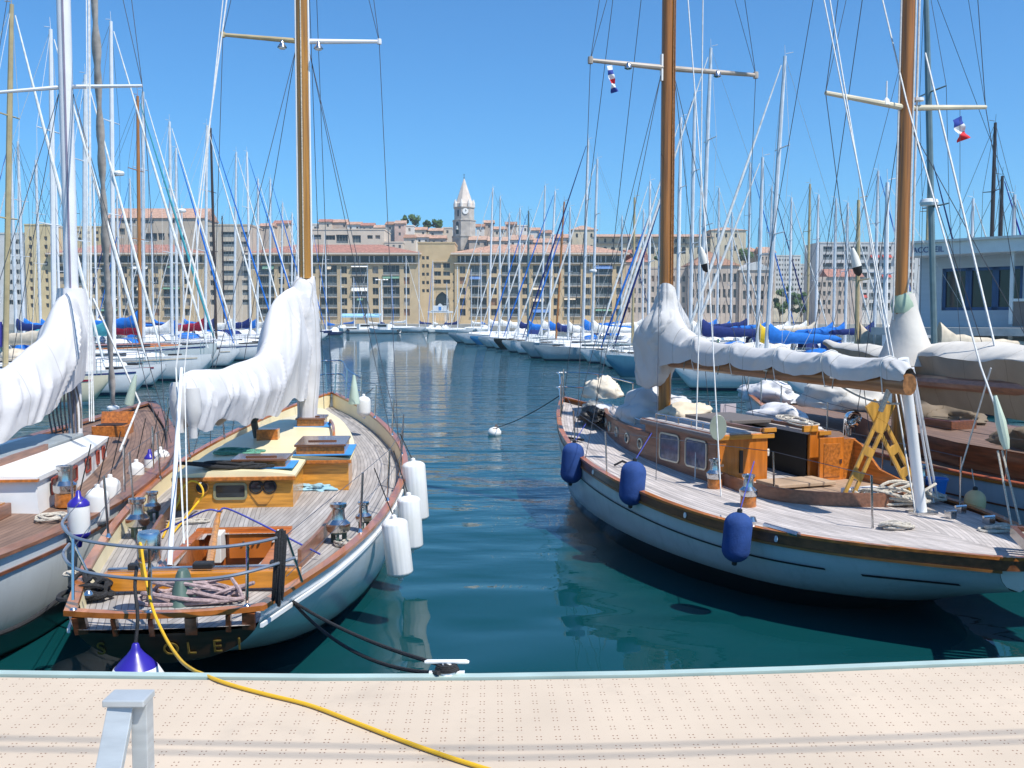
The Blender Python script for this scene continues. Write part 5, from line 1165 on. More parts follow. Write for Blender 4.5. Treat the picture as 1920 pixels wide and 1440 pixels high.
def moored(label, group, mast, head, L_, H_, hull, cover, jib, mastc, lean=(0, 0), detail=2, hood=None, low=False, name='sailing_boat', fbx=None):
    """a yacht whose mast stands at MAST (x, y); HEAD is the unit heading"""
    h = Vector((head[0], head[1], 0)).normalized(); stern = Vector((mast[0], mast[1], 0)) - h * (L_ * .57)
    rz = math.atan2(-h.x, h.y); o = empty(name, stern, rz); tag(o, label, 'sailing boat', group)
    bm = L_ * .3; fb = .085 * L_ + .15 if not low else .06 * L_ + .25
    fb = fbx or fb
    hu = Hull(L_, [(0, bm * .36), (.25, bm * .46), (.5, bm * .5), (.75, bm * .36), (.92, bm * .12), (1, .03)],
              [(0, fb * .9), (.5, fb * .93), (1, fb * 1.15)], [(0, .12), (.2, -.3), (.8, -.4), (.93, .05), (1, fb * .9)], m=5, n=14 if detail > 1 else 9)
    hu.skin()[0].build('hull', HM[hull], o, ang=55)
    tr = MB(); s0, k0 = hu.s(0), hu.k(0); tr.loft([[Vector((hu.b(0) * math.cos(math.asin(q / 4)) * j / 3, -.012, s0 - (s0 - k0) * q / 4)) for j in range(-3, 4)] for q in range(5)], False, False)
    hu.deck(.03, .05, .0, n=12).build('deck', deckm, o, ang=55)
    tr.build('transom', HM[hull], o, smooth=False)
    ch = .42 if not low else .3
    cb = MB(); st = [(.26, .62, 1), (.3, .66, 1), (.5, .64, 1), (.66, .5, .75), (.78, .34, .3)]; rr = []
    for t, w, q in st:
        b_ = hu.b(t) * w; z0 = hu.s(t) - .04; z1 = z0 + .06 + ch * q; rr.append([Vector((-b_, t * L_, z0)), Vector((-b_ * .86, t * L_, z1 - .06)), Vector((-b_ * .5, t * L_, z1)), Vector((b_ * .5, t * L_, z1)), Vector((b_ * .86, t * L_, z1 - .06)), Vector((b_, t * L_, z0))])
    cb.loft(rr); cab = cb.build('cabin', M['varnish'] if low else M['white'], o, smooth=False)
    if detail > 1:
        for y, w_, m_ in ((.33, .34, 'black'), (.58, .3, 'white'), (.84, .26, 'black')):
            g = MB(); zc = hu.s(y) + (ch + .03 if y < .5 else ch * .8 if y < .7 else .05); g.box((0, y * L_, zc), (.55, .5, .09)); g.build('hatch', M[m_], o, smooth=False)
        g = MB(); b0 = hu.b(.14) * .72; g.prism([(-b0, .04 * L_), (b0, .04 * L_), (b0, .26 * L_), (-b0, .26 * L_)], hu.s(.1), hu.s(.1) + .28); g.build('cockpit', M['offwhite'], o, smooth=False)
        g = MB(); g.lathe([(.36, -.02), (.36, .02), (.32, .02), (.32, -.02)], c=(0, .12 * L_, hu.s(.1) + .75), axis=(0, 1, .2), n=16); g.tube([(0, .13 * L_, hu.s(.1) + .2), (0, .13 * L_, hu.s(.1) + .75)], .06, 6); g.build('wheel', M['steel'], o)
        cs = MB()
        for sg in (-1, 1): cs.loft([[hu.side(t, d, sg, sg * .015) for d in (.13, .2)] for t in [.03 + .92 * i / 12 for i in range(13)]], False, False)
        cs.build_each('cove_stripe', CM[rnd.choice(('navy', 'blue', 'maroon', 'grey', 'beige'))], o, smooth=False)
        wi = MB()
        for sg in (-1, 1):
            P = [Vector((sg * (hu.b(t) * w * .945 + .012), t * L_, hu.s(t) + ch * q * .42 + .05)) for t, w, q in st[1:4]]
            wi.loft([[p + Vector((sg * .01, 0, -.07)), p + Vector((-sg * .012, 0, .07))] for p in P], False, False)
        wi.build('window', M['glass'], cab, smooth=False)
    if hood:
        hd = MB(); b_ = hu.b(.26) * .62; rr = []
        for y, hh in ((.30, .38), (.27, .85), (.2, .95), (.17, .9)):
            rr.append([Vector((b_ * math.cos(a) * 1.02, y * L_, hu.s(.25) + hh * math.sin(a) ** .6)) for a in [math.pi * k / 8 for k in range(9)]])
        hd.loft(rr, False, False); hd.build('sprayhood', CM[hood], o, ang=60)
    # mast and spreaders
    my = L_ * .57; base = Vector((0, my, fb + .3)); top = Vector((lean[0], my + lean[1], H_))
    ml = o.matrix_world
    mr = (.075 + .0022 * H_) * (1 if detail > 1 else 1.15)
    m_ = MB(); m_.tube([base - Vector((0, 0, .4)), base.lerp(top, .7), top], [mr, mr, mr * .72], 8)
    tips = []
    for q in ((.42, .7) if H_ > 14 else (.52,)):
        p = base.lerp(top, q)
        for sg in (-1, 1):
            e = p + Vector((sg * bm * .27, -.15, .05)); tips.append(e); m_.tube([p, e], [.035, .025], 5)
    m_.tube([top, top + Vector((.05, 0, .5))], .012, 4); m_.tube([top + Vector((0, -.05, .1)), top + Vector((-.1, -.35, .16))], .015, 4)
    m_.build('mast', MC_[mastc], o)
    # boom under its cover
    bl = L_ * .36; bz = fb + 1.25
    c_ = MB(); rr = []; nn = 12
    for i in range(nn + 1):
        q = i / nn; y = my - .1 - bl * q; hh = ip([(0, .5), (.12, .36), (.5, .26), (.95, .16), (1, .08)], q) * (1 + .12 * math.sin(q * 30)); ww = ip([(0, .16), (.3, .17), (1, .09)], q)
        zc = bz + ip([(0, .42), (.12, .2), (.5, .1), (1, .04)], q)
        rr.append([Vector((math.cos(a) * ww, y, zc + math.sin(a) * hh)) for a in [2 * math.pi * k / 10 for k in range(10)]])
    c_.loft(rr); c_.build('boom_cover', CM[cover], o, ang=70)
    if jib:
        f_ = MB(); a, b = Vector((0, L_ * .985, fb * 1.15 + .3)), base.lerp(top, .97) + Vector((0, .15, 0)); pts = [a.lerp(b, i / 6) for i in range(7)]
        f_.tube(pts, [.035, .065, .075, .068, .055, .04, .025], 7); f_.build('furled_sail', CM[jib], o)
    rg = MB(); w = .010 + (.006 if detail < 2 else 0)
    for sg in (-1, 1):
        prev = Vector((sg * hu.b(.55) * .96, my - .2, hu.s(.55)))
        for e in [t_ for t_ in tips if t_.x * sg > 0]: rg.tube([prev, e], w, 3); prev = e
        rg.tube([prev, top], w, 3)
    rg.tube([Vector((0, .05, fb)), top], w, 3)
    if not jib: rg.tube([Vector((0, L_, fb * 1.15)), top], w, 3)
    rg.build('rigging', M['wirelight'] if detail > 1 and rnd.random() < .5 else M['wire'], o)
    if detail > 1:
        ra = MB()
        for sg in (-1, 1):
            pts = []
            for t in (.02, .2, .4, .6, .8, .96): p = hu.pos(t, sg * max(.1, hu.b(t) - .05), hu.s(t)); q = p + Vector((0, 0, .6)); ra.tube([p, q], .016, 4); pts.append(q)
            ra.tube(pts, .009, 3); ra.tube([p - Vector((0, 0, .28)) for p in pts], .008, 3)
        ra.tube([hu.pos(.96, -.12, fb * 1.15 + .6), Vector((0, L_ + .05, fb * 1.15 + .65)), hu.pos(.96, .12, fb * 1.15 + .6)], .018, 4)
        ra.tube([hu.pos(.02, -hu.b(0) + .05, fb * .9 + .6), hu.pos(.02, hu.b(0) - .05, fb * .9 + .6)], .016, 4)
        ra.build('guard_rail', M['steel'], o)
    return o

HR_, HL_ = Vector((-1, -.146, 0)), Vector((1, -.14, 0))
# (mast head x, y in the picture, mast foot x, distance, hull, cover, furled sail, mast, hood)
right_row = [
 (1735, -60, 1757, 34, 'white', 'beige', None, 'grey green', None), (1664, 342, 1660, 38, 'white', 'white', None, 'white', 'navy'),
 (1610, 375, 1608, 42, 'cream', 'beige', None, 'tan', None), (1472, 105, 1436, 46, 'white', 'blue', 'white', 'silver', 'navy'),
 (1430, 295, 1420, 50, 'navy', 'yellow', 'white', 'silver', 'blue'), (1333, 90, 1312, 54, 'steel blue', 'navy', 'white', 'silver', 'white'),
 (1303, 175, 1294, 58, 'white', 'white', 'navy', 'silver', 'white'), (1277, 220, 1270, 62, 'white', 'blue', 'white', 'white', 'blue'),
 (1240, 345, 1233, 66, 'white', 'blue', 'blue', 'silver', None), (1219, 340, 1216, 70, 'pale grey', 'green', 'white', 'white', 'white'),
 (1190, 370, 1186, 74, 'white', 'white', None, 'tan', 'blue'), (1120, 298, 1110, 79, 'grey', 'white', 'white', 'silver', 'white'),
 (1103, 262, 1093, 84, 'grey', 'blue', 'navy', 'silver', 'white'), (1069, 388, 1065, 89, 'white', 'white', 'blue', 'silver', None),
 (1058, 378, 1042, 94, 'white', 'navy', 'white', 'orange wood', 'blue'), (1041, 358, 1028, 99, 'pale grey', 'blue', 'blue', 'white', 'white'),
 (1022, 348, 1015, 104, 'black', 'white', 'white', 'silver', 'white'), (991, 395, 990, 110, 'white', 'blue', 'blue', 'grey green', None),
 (975, 390, 972, 116, 'pale grey', 'navy', 'white', 'silver', 'white'), (955, 400, 953, 123, 'sky blue', 'white', 'white', 'silver', None),
 (938, 368, 936, 131, 'white', 'white', None, 'silver', 'navy'), (924, 352, 916, 140, 'grey', 'white', 'white', 'white', 'white')]
left_row = [
 (22, 8, 6, 38, 'cream', 'violet blue', 'white', 'tan', 'navy'), (95, 55, 100, 43, 'white', 'beige', 'white', 'white', None),
 (160, 140, 155, 48, 'white', 'beige', 'white', 'silver', 'beige'), (208, 40, 212, 53, 'white', 'teal', 'white', 'white', 'blue'),
 (258, 180, 262, 58.5, 'pale grey', 'blue', 'teal', 'orange wood', None), (268, 172, 268, 63, 'white', 'maroon', 'white', 'silver', 'white'),
 (318, 228, 322, 68, 'white', 'white', 'white', 'silver', 'white'), (330, 278, 330, 73, 'white', 'blue', 'blue', 'silver', 'blue'),
 (388, 235, 384, 79, 'white', 'maroon', 'white', 'silver', 'white'), (395, 240, 405, 84, 'black', 'navy', 'blue', 'dark', 'white'),
 (443, 285, 438, 92, 'white', 'white', 'white', 'silver', 'blue'), (463, 285, 470, 98, 'black', 'navy', 'blue', 'white', 'white'),
 (484, 335, 482, 106, 'white', 'blue', 'white', 'silver', 'white'), (507, 335, 505, 115, 'white', 'white', 'blue', 'silver', 'navy'),
 (530, 380, 526, 126, 'white', 'navy', 'white', 'silver', 'white'), (548, 400, 546, 140, 'white', 'blue', 'blue', 'white', None),
 (560, 420, 545, 155, 'white', 'white', 'white', 'silver', 'white'), (588, 440, 568, 178, 'navy', 'blue', 'blue', 'silver', 'blue')]
def lab(hull, cover, jib, mastc, k, row):
    return f"{hull} sloop, {cover} boom cover, {(jib + ' furled jib') if jib else 'bare forestay'}, {mastc.replace(' ', '-')} mast, {ORD[k]} {row}"
ROWS = (('in right row', right_row, HR_, 'sailing boats along the right-hand pontoon'), ('in left row', left_row, HL_, 'sailing boats along the left-hand pontoon'))
for where, row, hd, grp in ROWS:
    for k, (tx, ty, bx, Y, hull, cover, jib, mastc, hood) in enumerate(row):
        foot = at(bx, 600, Y); top = at(tx, ty, Y); H_ = max(8, top.z); L_ = min(13.2, max(9.2, H_ * .68)) if Y > 50 else min(12.5, max(9, H_ * .66))
        ml = top.x - foot.x if H_ < 25 else 0
        rz = math.atan2(-hd.x, hd.y); lv = Matrix.Rotation(-rz, 3, 'Z') @ Vector((ml, 0, 0))
        bo_ = moored(lab(hull, cover, jib, mastc, k, where), grp, (foot.x, Y), hd, L_, H_, hull, cover, jib, mastc, (lv.x, lv.y), 2 if Y < 105 else 1, hood, low=(k == 4 and where == 'in left row'), fbx=1.62 if (k == 4 and where == 'in left row') else None)
        if tx in (208, 1735, 1120) or (tx, Y) == (318, 68):
            p = (Matrix.Translation(bo_.location) @ Matrix.Rotation(rz, 4, 'Z')).inverted() @ at({208: 222, 1735: 1742, 1120: 1112, 318: 340}[tx], {208: 325, 1735: 380, 1120: 508, 318: 395}[tx], Y)
            g = MB(); g.lathe([(.1, -.12), (.28, -.1), (.31, 0), (.27, .1), (.1, .14)], c=p, n=16); g.tube([p - Vector((0, 0, .1)), Vector((lv.x * .5, L_ * .57, p.z - .15))], .04, 5); g.build('radar_dome', M['white'], bo_)
# second rows on the far side of each pontoon: mostly masts to the eye
back_right = [(1895, 365, 54), (1871, 330, 58), (1855, 230, 62), (1818, 372, 66), (1735, 285, 70), (1640, 320, 75), (1585, 380, 79), (1563, 372, 83), (1530, 365, 87), (1514, 345, 91), (1480, 370, 95), (1443, 350, 99), (1402, 305, 104), (1370, 398, 109), (1345, 352, 114), (1310, 390, 121), (1255, 400, 128), (1205, 392, 136), (1165, 405, 144)]
back_left = [(30, 258, 82), (44, 265, 88), (76, 300, 93), (112, 335, 99), (142, 300, 106), (182, 330, 114), (225, 366, 123), (250, 335, 132), (288, 400, 142), (345, 385, 150), (372, 402, 158), (420, 405, 166)]
cols = [('white', 'blue', 'white', 'silver'), ('white', 'navy', 'blue', 'silver'), ('white', 'white', 'white', 'white'), ('navy', 'beige', None, 'white'), ('white', 'blue', 'white', 'silver'), ('pale grey', 'blue', 'navy', 'silver'), ('white', 'white', None, 'dark')]
for where, row, sg, grp in (('in back right row', back_right, 1, 'sailing boats behind the right-hand row'), ('in back left row', back_left, -1, 'sailing boats behind the left-hand row')):
    for k, (tx, ty, Y) in enumerate(row):
        foot = at(tx, 600, Y); top = at(tx, ty, Y); hull, cover, jib, mastc = cols[(k * 3 + (1 if sg < 0 else 0)) % 7]
        if tx == 1871: hull, cover, jib, mastc = 'white', 'blue', 'violet blue', 'dark'
        if tx in (1735, 1514): mastc = 'tan'
        moored(lab(hull, cover, jib, mastc, k, where), grp, (foot.x, Y), (sg, .14), min(13, max(9, top.z * .68)), top.z, hull, cover, jib, mastc, detail=1, hood=('white', 'blue', 'navy', None)[k % 4])
# craft along the far quay
far = [(612, 196, 'navy', 'blue', 430), (640, 262, 'white', 'white', 505), (664, 285, 'black', 'blue', 520), (690, 292, 'white', 'white', 498), (712, 288, 'navy', 'navy', 540), (735, 290, 'white', 'blue', 515), (762, 262, 'white', 'white', 480), (786, 276, 'white', 'navy', 470), (812, 250, 'pale grey', 'white', 490), (838, 284, 'white', 'blue', 530), (858, 240, 'white', 'navy', 500), (884, 280, 'white', 'white', 505), (902, 262, 'white', 'blue', 470)]
for k, (px, Y, hull, cover, ty) in enumerate(far):
    foot = at(px, 600, Y); top = at(px, ty, Y)
    hd = ((-.3, -1), (.25, -1), (1, -.3), (-1, -.25))[k % 4]
    moored(f"small {hull} sloop, {cover} boom cover, {ORD[k].replace('nearest', 'leftmost')} from left along the far quay", 'boats along the far quay', (foot.x, Y), hd, 9.5 if k != 6 else 13, top.z, hull, cover, ('white', None, 'blue')[k % 3], 'silver' if k % 2 else 'white', detail=1, hood='white')
# a small motor boat or two by the far quay
for k, (px, Y, lab_) in enumerate(((652, 240, 'low white motor launch with small wheelhouse near the far quay, left of the lamp mast'), (748, 236, 'low white motor launch with small wheelhouse near the far quay, right of the lamp mast'))):
    p = at(px, 600, Y); o = empty('motor_launch', (p.x, Y, 0), RAD(70 if k else -60)); tag(o, lab_, 'boat', 'motor launches by the far quay')
    hu = Hull(8, [(0, 1.2), (.5, 1.35), (.8, .9), (1, .05)], [(0, .9), (.6, 1.0), (1, 1.4)], [(0, -.2), (.7, -.3), (.92, .1), (1, 1.2)], m=5, n=12); hu.skin()[0].build('hull', HM['white'], o)
    hu.deck(.05, .05, .0, n=8).build('deck', deckm, o); g = MB(); g.prism([(-.8, 2.6), (.8, 2.6), (.8, 4.6), (.5, 5.4), (-.5, 5.4), (-.8, 4.6)], .8, 2.3); w_ = g.build('wheelhouse', M['white'], o, smooth=False)
    g = MB(); g.prism([(-.82, 2.9), (.82, 2.9), (.82, 4.6), (.52, 5.42), (-.52, 5.42), (-.82, 4.6)], 1.6, 2.1); g.build('window', M['glass'], w_, smooth=False)
# white radar domes on the masts of the left row
# pontoons the rows lie to
for lab_, x0, y0, x1, y1 in (('long low grey pontoon between the two left-hand rows of boats', -25.6, 30, -45, 190), ('long low grey pontoon between the two right-hand rows of boats', 20.5, 36, 5.5, 150)):
    g = MB(); g.beam((x0, y0, .3), (x1, y1, .3), 2.0, .5); tag(g.build('pontoon', mat('pontoon_planks', (.36, .34, .31), .8, var=.2), smooth=False), lab_, 'pontoon')
# ================================================================== far quay, hill and town
BY = 350.0
def X(px, Y=BY): return at(px, 600, Y).x
def Z(py, Y=BY): return at(960, py, Y).z
GZ = 1.9
q_ = MB(); q_.add([(-700, 312, -2), (700, 312, -2), (700, 312, GZ), (-700, 312, GZ), (700, 362, GZ), (-700, 362, GZ)], [(0, 1, 2, 3), (3, 2, 4, 5)])
tag(q_.build('quay', mat('quay_stone', (.4, .37, .32), .85, var=.15, vs=.3), smooth=False), kind='structure')
hl = MB(); rows = []
for j in range(15):
    y = 361 + j * 22; row = []
    for i in range(41):
        x = -700 + i * 35
        s_ = max(0, min(1, (y - 375) / 70)); s_ = s_ * s_ * (3 - 2 * s_)
        h = GZ - .02 + s_ * (30 + 6 * noise.noise(Vector((x * .012, y * .02, 2)))) * math.exp(-((x + 40) / 125) ** 2) + s_ * 8
        row.append(Vector((x, y, h)))
    rows.append(row)
hl.grid(rows); tag(hl.build('hillside', mat('hill_earth', (.3, .27, .2), .95, var=.3, vs=.08)), kind='structure')

W = {'tan': mat('tan_stone', (.50, .385, .235), .85, var=.13, vs=.25), 'gold': mat('golden_stone', (.56, .41, .23), .85, var=.12, vs=.25), 'yellow': mat('yellow_stone', (.60, .48, .27), .85, var=.1, vs=.3),
     'beige': mat('beige_render', (.52, .44, .34), .85, var=.1, vs=.3), 'cream': mat('cream_render', (.66, .56, .45), .85, var=.08, vs=.3), 'white': mat('white_render', (.72, .69, .64), .8, var=.07, vs=.3),
     'pink': mat('pink_render', (.60, .43, .36), .85, var=.12, vs=.4), 'rose': mat('rose_stone', (.50, .41, .335), .85, var=.15, vs=.3), 'grey': mat('grey_render', (.40, .39, .36), .85, var=.12, vs=.4), 'greywhite': mat('greywhite_render', (.55, .55, .53), .85, var=.1, vs=.3), 'ochre': mat('ochre_render', (.55, .38, .2), .85, var=.12, vs=.4)}
def tiles(name, col):
    m = mat(name, col, .85, var=.3, vs=1.2)
    n, l = m.node_tree.nodes, m.node_tree.links
    tc = n.new('ShaderNodeTexCoord'); wv = n.new('ShaderNodeTexWave'); wv.inputs['Scale'].default_value = 1.6; wv.bands_direction = 'X'
    l.new(tc.outputs['Object'], wv.inputs['Vector']); b = n.new('ShaderNodeBump'); b.inputs['Strength'].default_value = .5; b.inputs['Distance'].default_value = .15
    l.new(wv.outputs['Fac'], b.inputs['Height']); l.new(b.outputs[0], n['Principled BSDF'].inputs['Normal']); return m
T = {'red': tiles('red_tiles', (.40, .19, .14)), 'orange': tiles('orange_tiles', (.50, .30, .21)), 'brown': tiles('brown_tiles', (.36, .2, .13)), 'pale': tiles('pale_tiles', (.5, .33, .24))}
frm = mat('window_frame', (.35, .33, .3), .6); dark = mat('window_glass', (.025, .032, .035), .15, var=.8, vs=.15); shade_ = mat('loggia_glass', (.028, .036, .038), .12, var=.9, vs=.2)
slabm = mat('pale_slab', (.42, .38, .33), .8)

def wallmesh(w, h, d, ops, rec=.7):
    """front wall with real openings and reveals, plus sides, back and top; origin at the front left foot"""
    mb = MB(); xs = sorted({0, w} | {round(v, 3) for o in ops for v in (o[0], o[1])}); zs = sorted({0, h} | {round(v, 3) for o in ops for v in (o[2], o[3])})
    for i in range(len(xs) - 1):
        for k in range(len(zs) - 1):
            cx_, cz_ = (xs[i] + xs[i + 1]) / 2, (zs[k] + zs[k + 1]) / 2
            if any(o[0] < cx_ < o[1] and o[2] < cz_ < o[3] for o in ops): continue
            mb.add([(xs[i], 0, zs[k]), (xs[i + 1], 0, zs[k]), (xs[i + 1], 0, zs[k + 1]), (xs[i], 0, zs[k + 1])], [(0, 1, 2, 3)])
    for a, b, c, e in ops:
        P = [(a, c), (b, c), (b, e), (a, e)]
        for i in range(4): p, q = P[i], P[(i + 1) % 4]; mb.add([(p[0], 0, p[1]), (q[0], 0, q[1]), (q[0], rec, q[1]), (p[0], rec, p[1])], [(0, 1, 2, 3)])
        mb.add([(x, rec, z) for x, z in P], [(0, 1, 2, 3)])
    mb.add([(0, 0, 0), (0, d, 0), (0, d, h), (0, 0, h)], [(0, 1, 2, 3)]); mb.add([(w, 0, 0), (w, d, 0), (w, d, h), (w, 0, h)], [(0, 1, 2, 3)])
    mb.add([(0, d, 0), (w, d, 0), (w, d, h), (0, d, h)], [(0, 1, 2, 3)]); mb.add([(0, 0, h), (w, 0, h), (w, d, h), (0, d, h)], [(0, 1, 2, 3)])
    return mb
_wc = {}
wv_ = [mat('window_glass_b', (.09, .11, .11), .15, var=.5, vs=.3), mat('curtained_window', (.30, .28, .24), .7, var=.4, vs=.8), mat('brown_blind', (.28, .15, .08), .8, var=.2)]
wrn = random.Random(77)
def winmesh(w, h, bars, big=False):
    k = (round(w, 1), round(h, 1), bars, big, wrn.choices((0, 1, 2, 3), (.62, .2, .1, .08))[0])
    if k not in _wc:
        w, h = max(.3, k[0]), max(.3, k[1]); m_ = MB(); t = .09
        m_.add([(-w / 2, 0, -h / 2), (w / 2, 0, -h / 2), (w / 2, 0, h / 2), (-w / 2, 0, h / 2)], [(0, 1, 2, 3)], 0)
        for x in [-w / 2 + t / 2 + (w - t) * i / bars for i in range(bars + 1)]: m_.box((x, -.05, 0), (t, .08, h), mi=1)
        for z in (-h / 2 + t / 2, h / 2 - t / 2): m_.box((0, -.06, z), (w, .08, t), mi=1)
        if big: m_.box((0, -.35, -h / 2 + .45), (w, .04, .9), mi=2)
        _wc[k] = m_.mesh('window', [wv_[k[4] - 1] if k[4] and not (big and k[4] > 1) else (shade_ if big else dark), frm, mat('balcony_front', (.16, .18, .18), .3, var=.4, vs=1)], False)
    return _wc[k]
def hip(w, d, h, inset, o=.5):
    m_ = MB(); a = [(-o, -o, 0), (w + o, -o, 0), (w + o, d + o, 0), (-o, d + o, 0)]; r = [(inset, d / 2, h), (w - inset, d / 2, h)]
    m_.add(a + r, [(0, 1, 5, 4), (1, 2, 5), (2, 3, 4, 5), (3, 0, 4), (0, 3, 2, 1)]); return m_
def building(name, label, x0, x1, y, z0, z1, d, wall, wins, roof=None, bars=2, group=None, rec=.7, cat='building', rz=0, roofm='red'):
    """WINS: (xa, xb, za, zb[, kind]) in world x and z"""
    o = empty(name, (x0, y, z0), rz); tag(o, label, cat, group); w, h = x1 - x0, z1 - z0
    ops = [(a - x0, b - x0, c - z0, e - z0) for a, b, c, e, *_ in wins]
    wallmesh(w, h, d, ops, rec).build('wall', W[wall], o, smooth=False)
    for k, (a, b, c, e) in enumerate(ops):
        kind = wins[k][4] if len(wins[k]) > 4 else ''
        if kind == 'none': continue
        big = kind == 'big'; inst('window', winmesh(b - a, e - c, 4 if big else bars, big), o, ((a + b) / 2, rec - .12, (c + e) / 2))
    if roof == 'hip':
        r_ = hip(w, d, min(7, d * .3), d * .5); ro = r_.build('roof', T[roofm], o, smooth=False); ro.location = (0, 0, h + .02)
    elif roof == 'gable':
        g = MB(); g.add([(-.4, -.5, 0), (w + .4, -.5, 0), (w + .4, d + .5, 0), (-.4, d + .5, 0), (-.4, d / 2, d * .24), (w + .4, d / 2, d * .24)], [(0, 1, 5, 4), (2, 3, 4, 5), (0, 4, 3), (1, 2, 5), (0, 3, 2, 1)]); ro = g.build('roof', T[roofm], o, smooth=False); ro.location = (0, 0, h + .02)
    elif roof == 'mono':
        g = MB(); g.add([(-.3, -.5, 0), (w + .3, -.5, 0), (w + .3, d, d * .3), (-.3, d, d * .3), (-.3, d, 0), (w + .3, d, 0)], [(0, 1, 2, 3), (0, 3, 4), (1, 5, 2), (3, 2, 5, 4), (0, 4, 5, 1)]); ro = g.build('roof', T[roofm], o, smooth=False); ro.location = (0, 0, h + .02)
    elif roof == 'flat':
        g = MB(); g.box((w / 2, d / 2, .25), (w + .3, d + .3, .5)); ro = g.build('parapet', W[wall], o, smooth=False); ro.location = (0, 0, h - .05)
    return o

AWN = [mat('white_awning', (.7, .68, .63), .8), mat('cream_awning', (.6, .5, .36), .8), mat('blue_awning', (.1, .2, .42), .8), mat('green_awning', (.12, .25, .18), .8)]
def regular_(p0, p1, t, b, Y):
    return [(X(p0 + (p1 - p0) * (i + .3) / 4, Y), X(p0 + (p1 - p0) * (i + .7) / 4, Y), Z(t + (b - t) * (j + .75) / 5, Y), Z(t + (b - t) * (j + .25) / 5, Y)) for i in range(4) for j in range(5)]
# the three long quay blocks with red roofs and loggias
ROWN = [(499, 513), (519.5, 533), (539.5, 552.5), (559, 573), (579, 592)]; ROWW = [(497, 515), (517.5, 535.5), (538, 556), (558.5, 576), (579, 593)]
def quay_block(label, p0, p1, first, nb, wall, roofm, gal=(479.5, 492)):
    wins = []
    for k in range(nb):
        a = first + 58.6 * k
        for (c, e) in ROWN:
            if p0 + 2 < a and a + 11 < p1 - 1: wins.append((X(a), X(a + 11), Z(e), Z(c)))
        a += 19.8
        for (c, e) in ROWW:
            if a > p0 + 2 and a + 31 < p1 - 1: wins.append((X(a), X(a + 31), Z(e), Z(c), 'big'))
    wins.append((X(p0 + 4), X(p1 - 4), Z(gal[1]), Z(gal[0]), 'none'))
    nd = int((p1 - p0) / 9)
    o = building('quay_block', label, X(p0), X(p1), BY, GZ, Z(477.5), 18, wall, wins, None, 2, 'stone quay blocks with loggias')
    w = X(p1) - X(p0)
    ro = hip(w, 18, Z(455) - Z(474), 14, 1.2).build('roof', T[roofm], o, smooth=False); ro.location = (0, 0, Z(474) - GZ)
    g = MB(); g.box((w / 2, 8.5, 0), (w + 2.6, 20.6, .55)); so_ = g.build('eaves', W['cream'], o, smooth=False); so_.location = (0, 0, Z(476) - GZ)
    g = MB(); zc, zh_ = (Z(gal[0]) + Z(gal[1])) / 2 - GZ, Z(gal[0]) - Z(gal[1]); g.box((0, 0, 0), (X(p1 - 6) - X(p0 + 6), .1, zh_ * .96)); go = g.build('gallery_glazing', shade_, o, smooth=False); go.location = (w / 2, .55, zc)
    cm_ = MB(); cm_.lathe([(.22, -zh_ / 2), (.2, zh_ / 2)], n=8); cme = cm_.mesh('column', W['greywhite'])
    for i in range(nd):
        if i % 3 == 2: continue
        inst('column', cme, o, (2 + (w - 4) * i / (nd - 1), .15, zc))
    lg = MB(); lg.box((w / 2, -.35, 0), (w + .4, .8, .35)); lo_ = lg.build('cornice', slabm, o, smooth=False); lo_.location = (0, 0, Z(494) - GZ)
    sb = MB()
    for k in range(nb):
        a = first + 58.6 * k + 19.8
        if a > p0 + 2 and a + 31 < p1 - 1:
            for (c, e) in ROWW: sb.box(((X(a) + X(a + 31)) / 2 - X(p0), -.15, Z(e) - GZ - .12), (X(a + 31) - X(a) + .3, .5, .3))
    ar_ = random.Random(len(label))
    for k in range(nb):
        a = first + 58.6 * k + 19.8
        if not (a > p0 + 2 and a + 31 < p1 - 1): continue
        for (c, e) in ROWW:
            if ar_.random() < .33:
                w0, w1_ = X(a + ar_.choice((0, 0, 10))) - X(p0), X(a + ar_.choice((21, 31, 31))) - X(p0); dp = ar_.uniform(.6, 1.5); zt_ = Z(c) - GZ - .05
                g = MB(); g.add([(w0, -.03, zt_), (w1_, -.03, zt_), (w1_, -1.0, zt_ - dp), (w0, -1.0, zt_ - dp), (w0, -.03, zt_ - .1), (w1_, -.03, zt_ - .1)], [(0, 1, 2, 3), (4, 5, 2, 3), (0, 3, 4), (1, 5, 2)]); g.build('awning', AWN[ar_.randrange(4)], o, smooth=False)
    sb.build_each('balcony_slab', slabm, o, smooth=False)
    return o
quay_block('long tan stone quay block with red roof behind the golden mast, left of the arch', 470, 784, 464.5, 6, 'tan', 'red')
quay_block('long tan stone quay block with orange roof, right of the pointed arch', 853, 1172, 862, 6, 'gold', 'orange')
quay_block('tan stone quay block with red roof standing left, next to the yellow tower', 100, 386, 112, 5, 'tan', 'red')
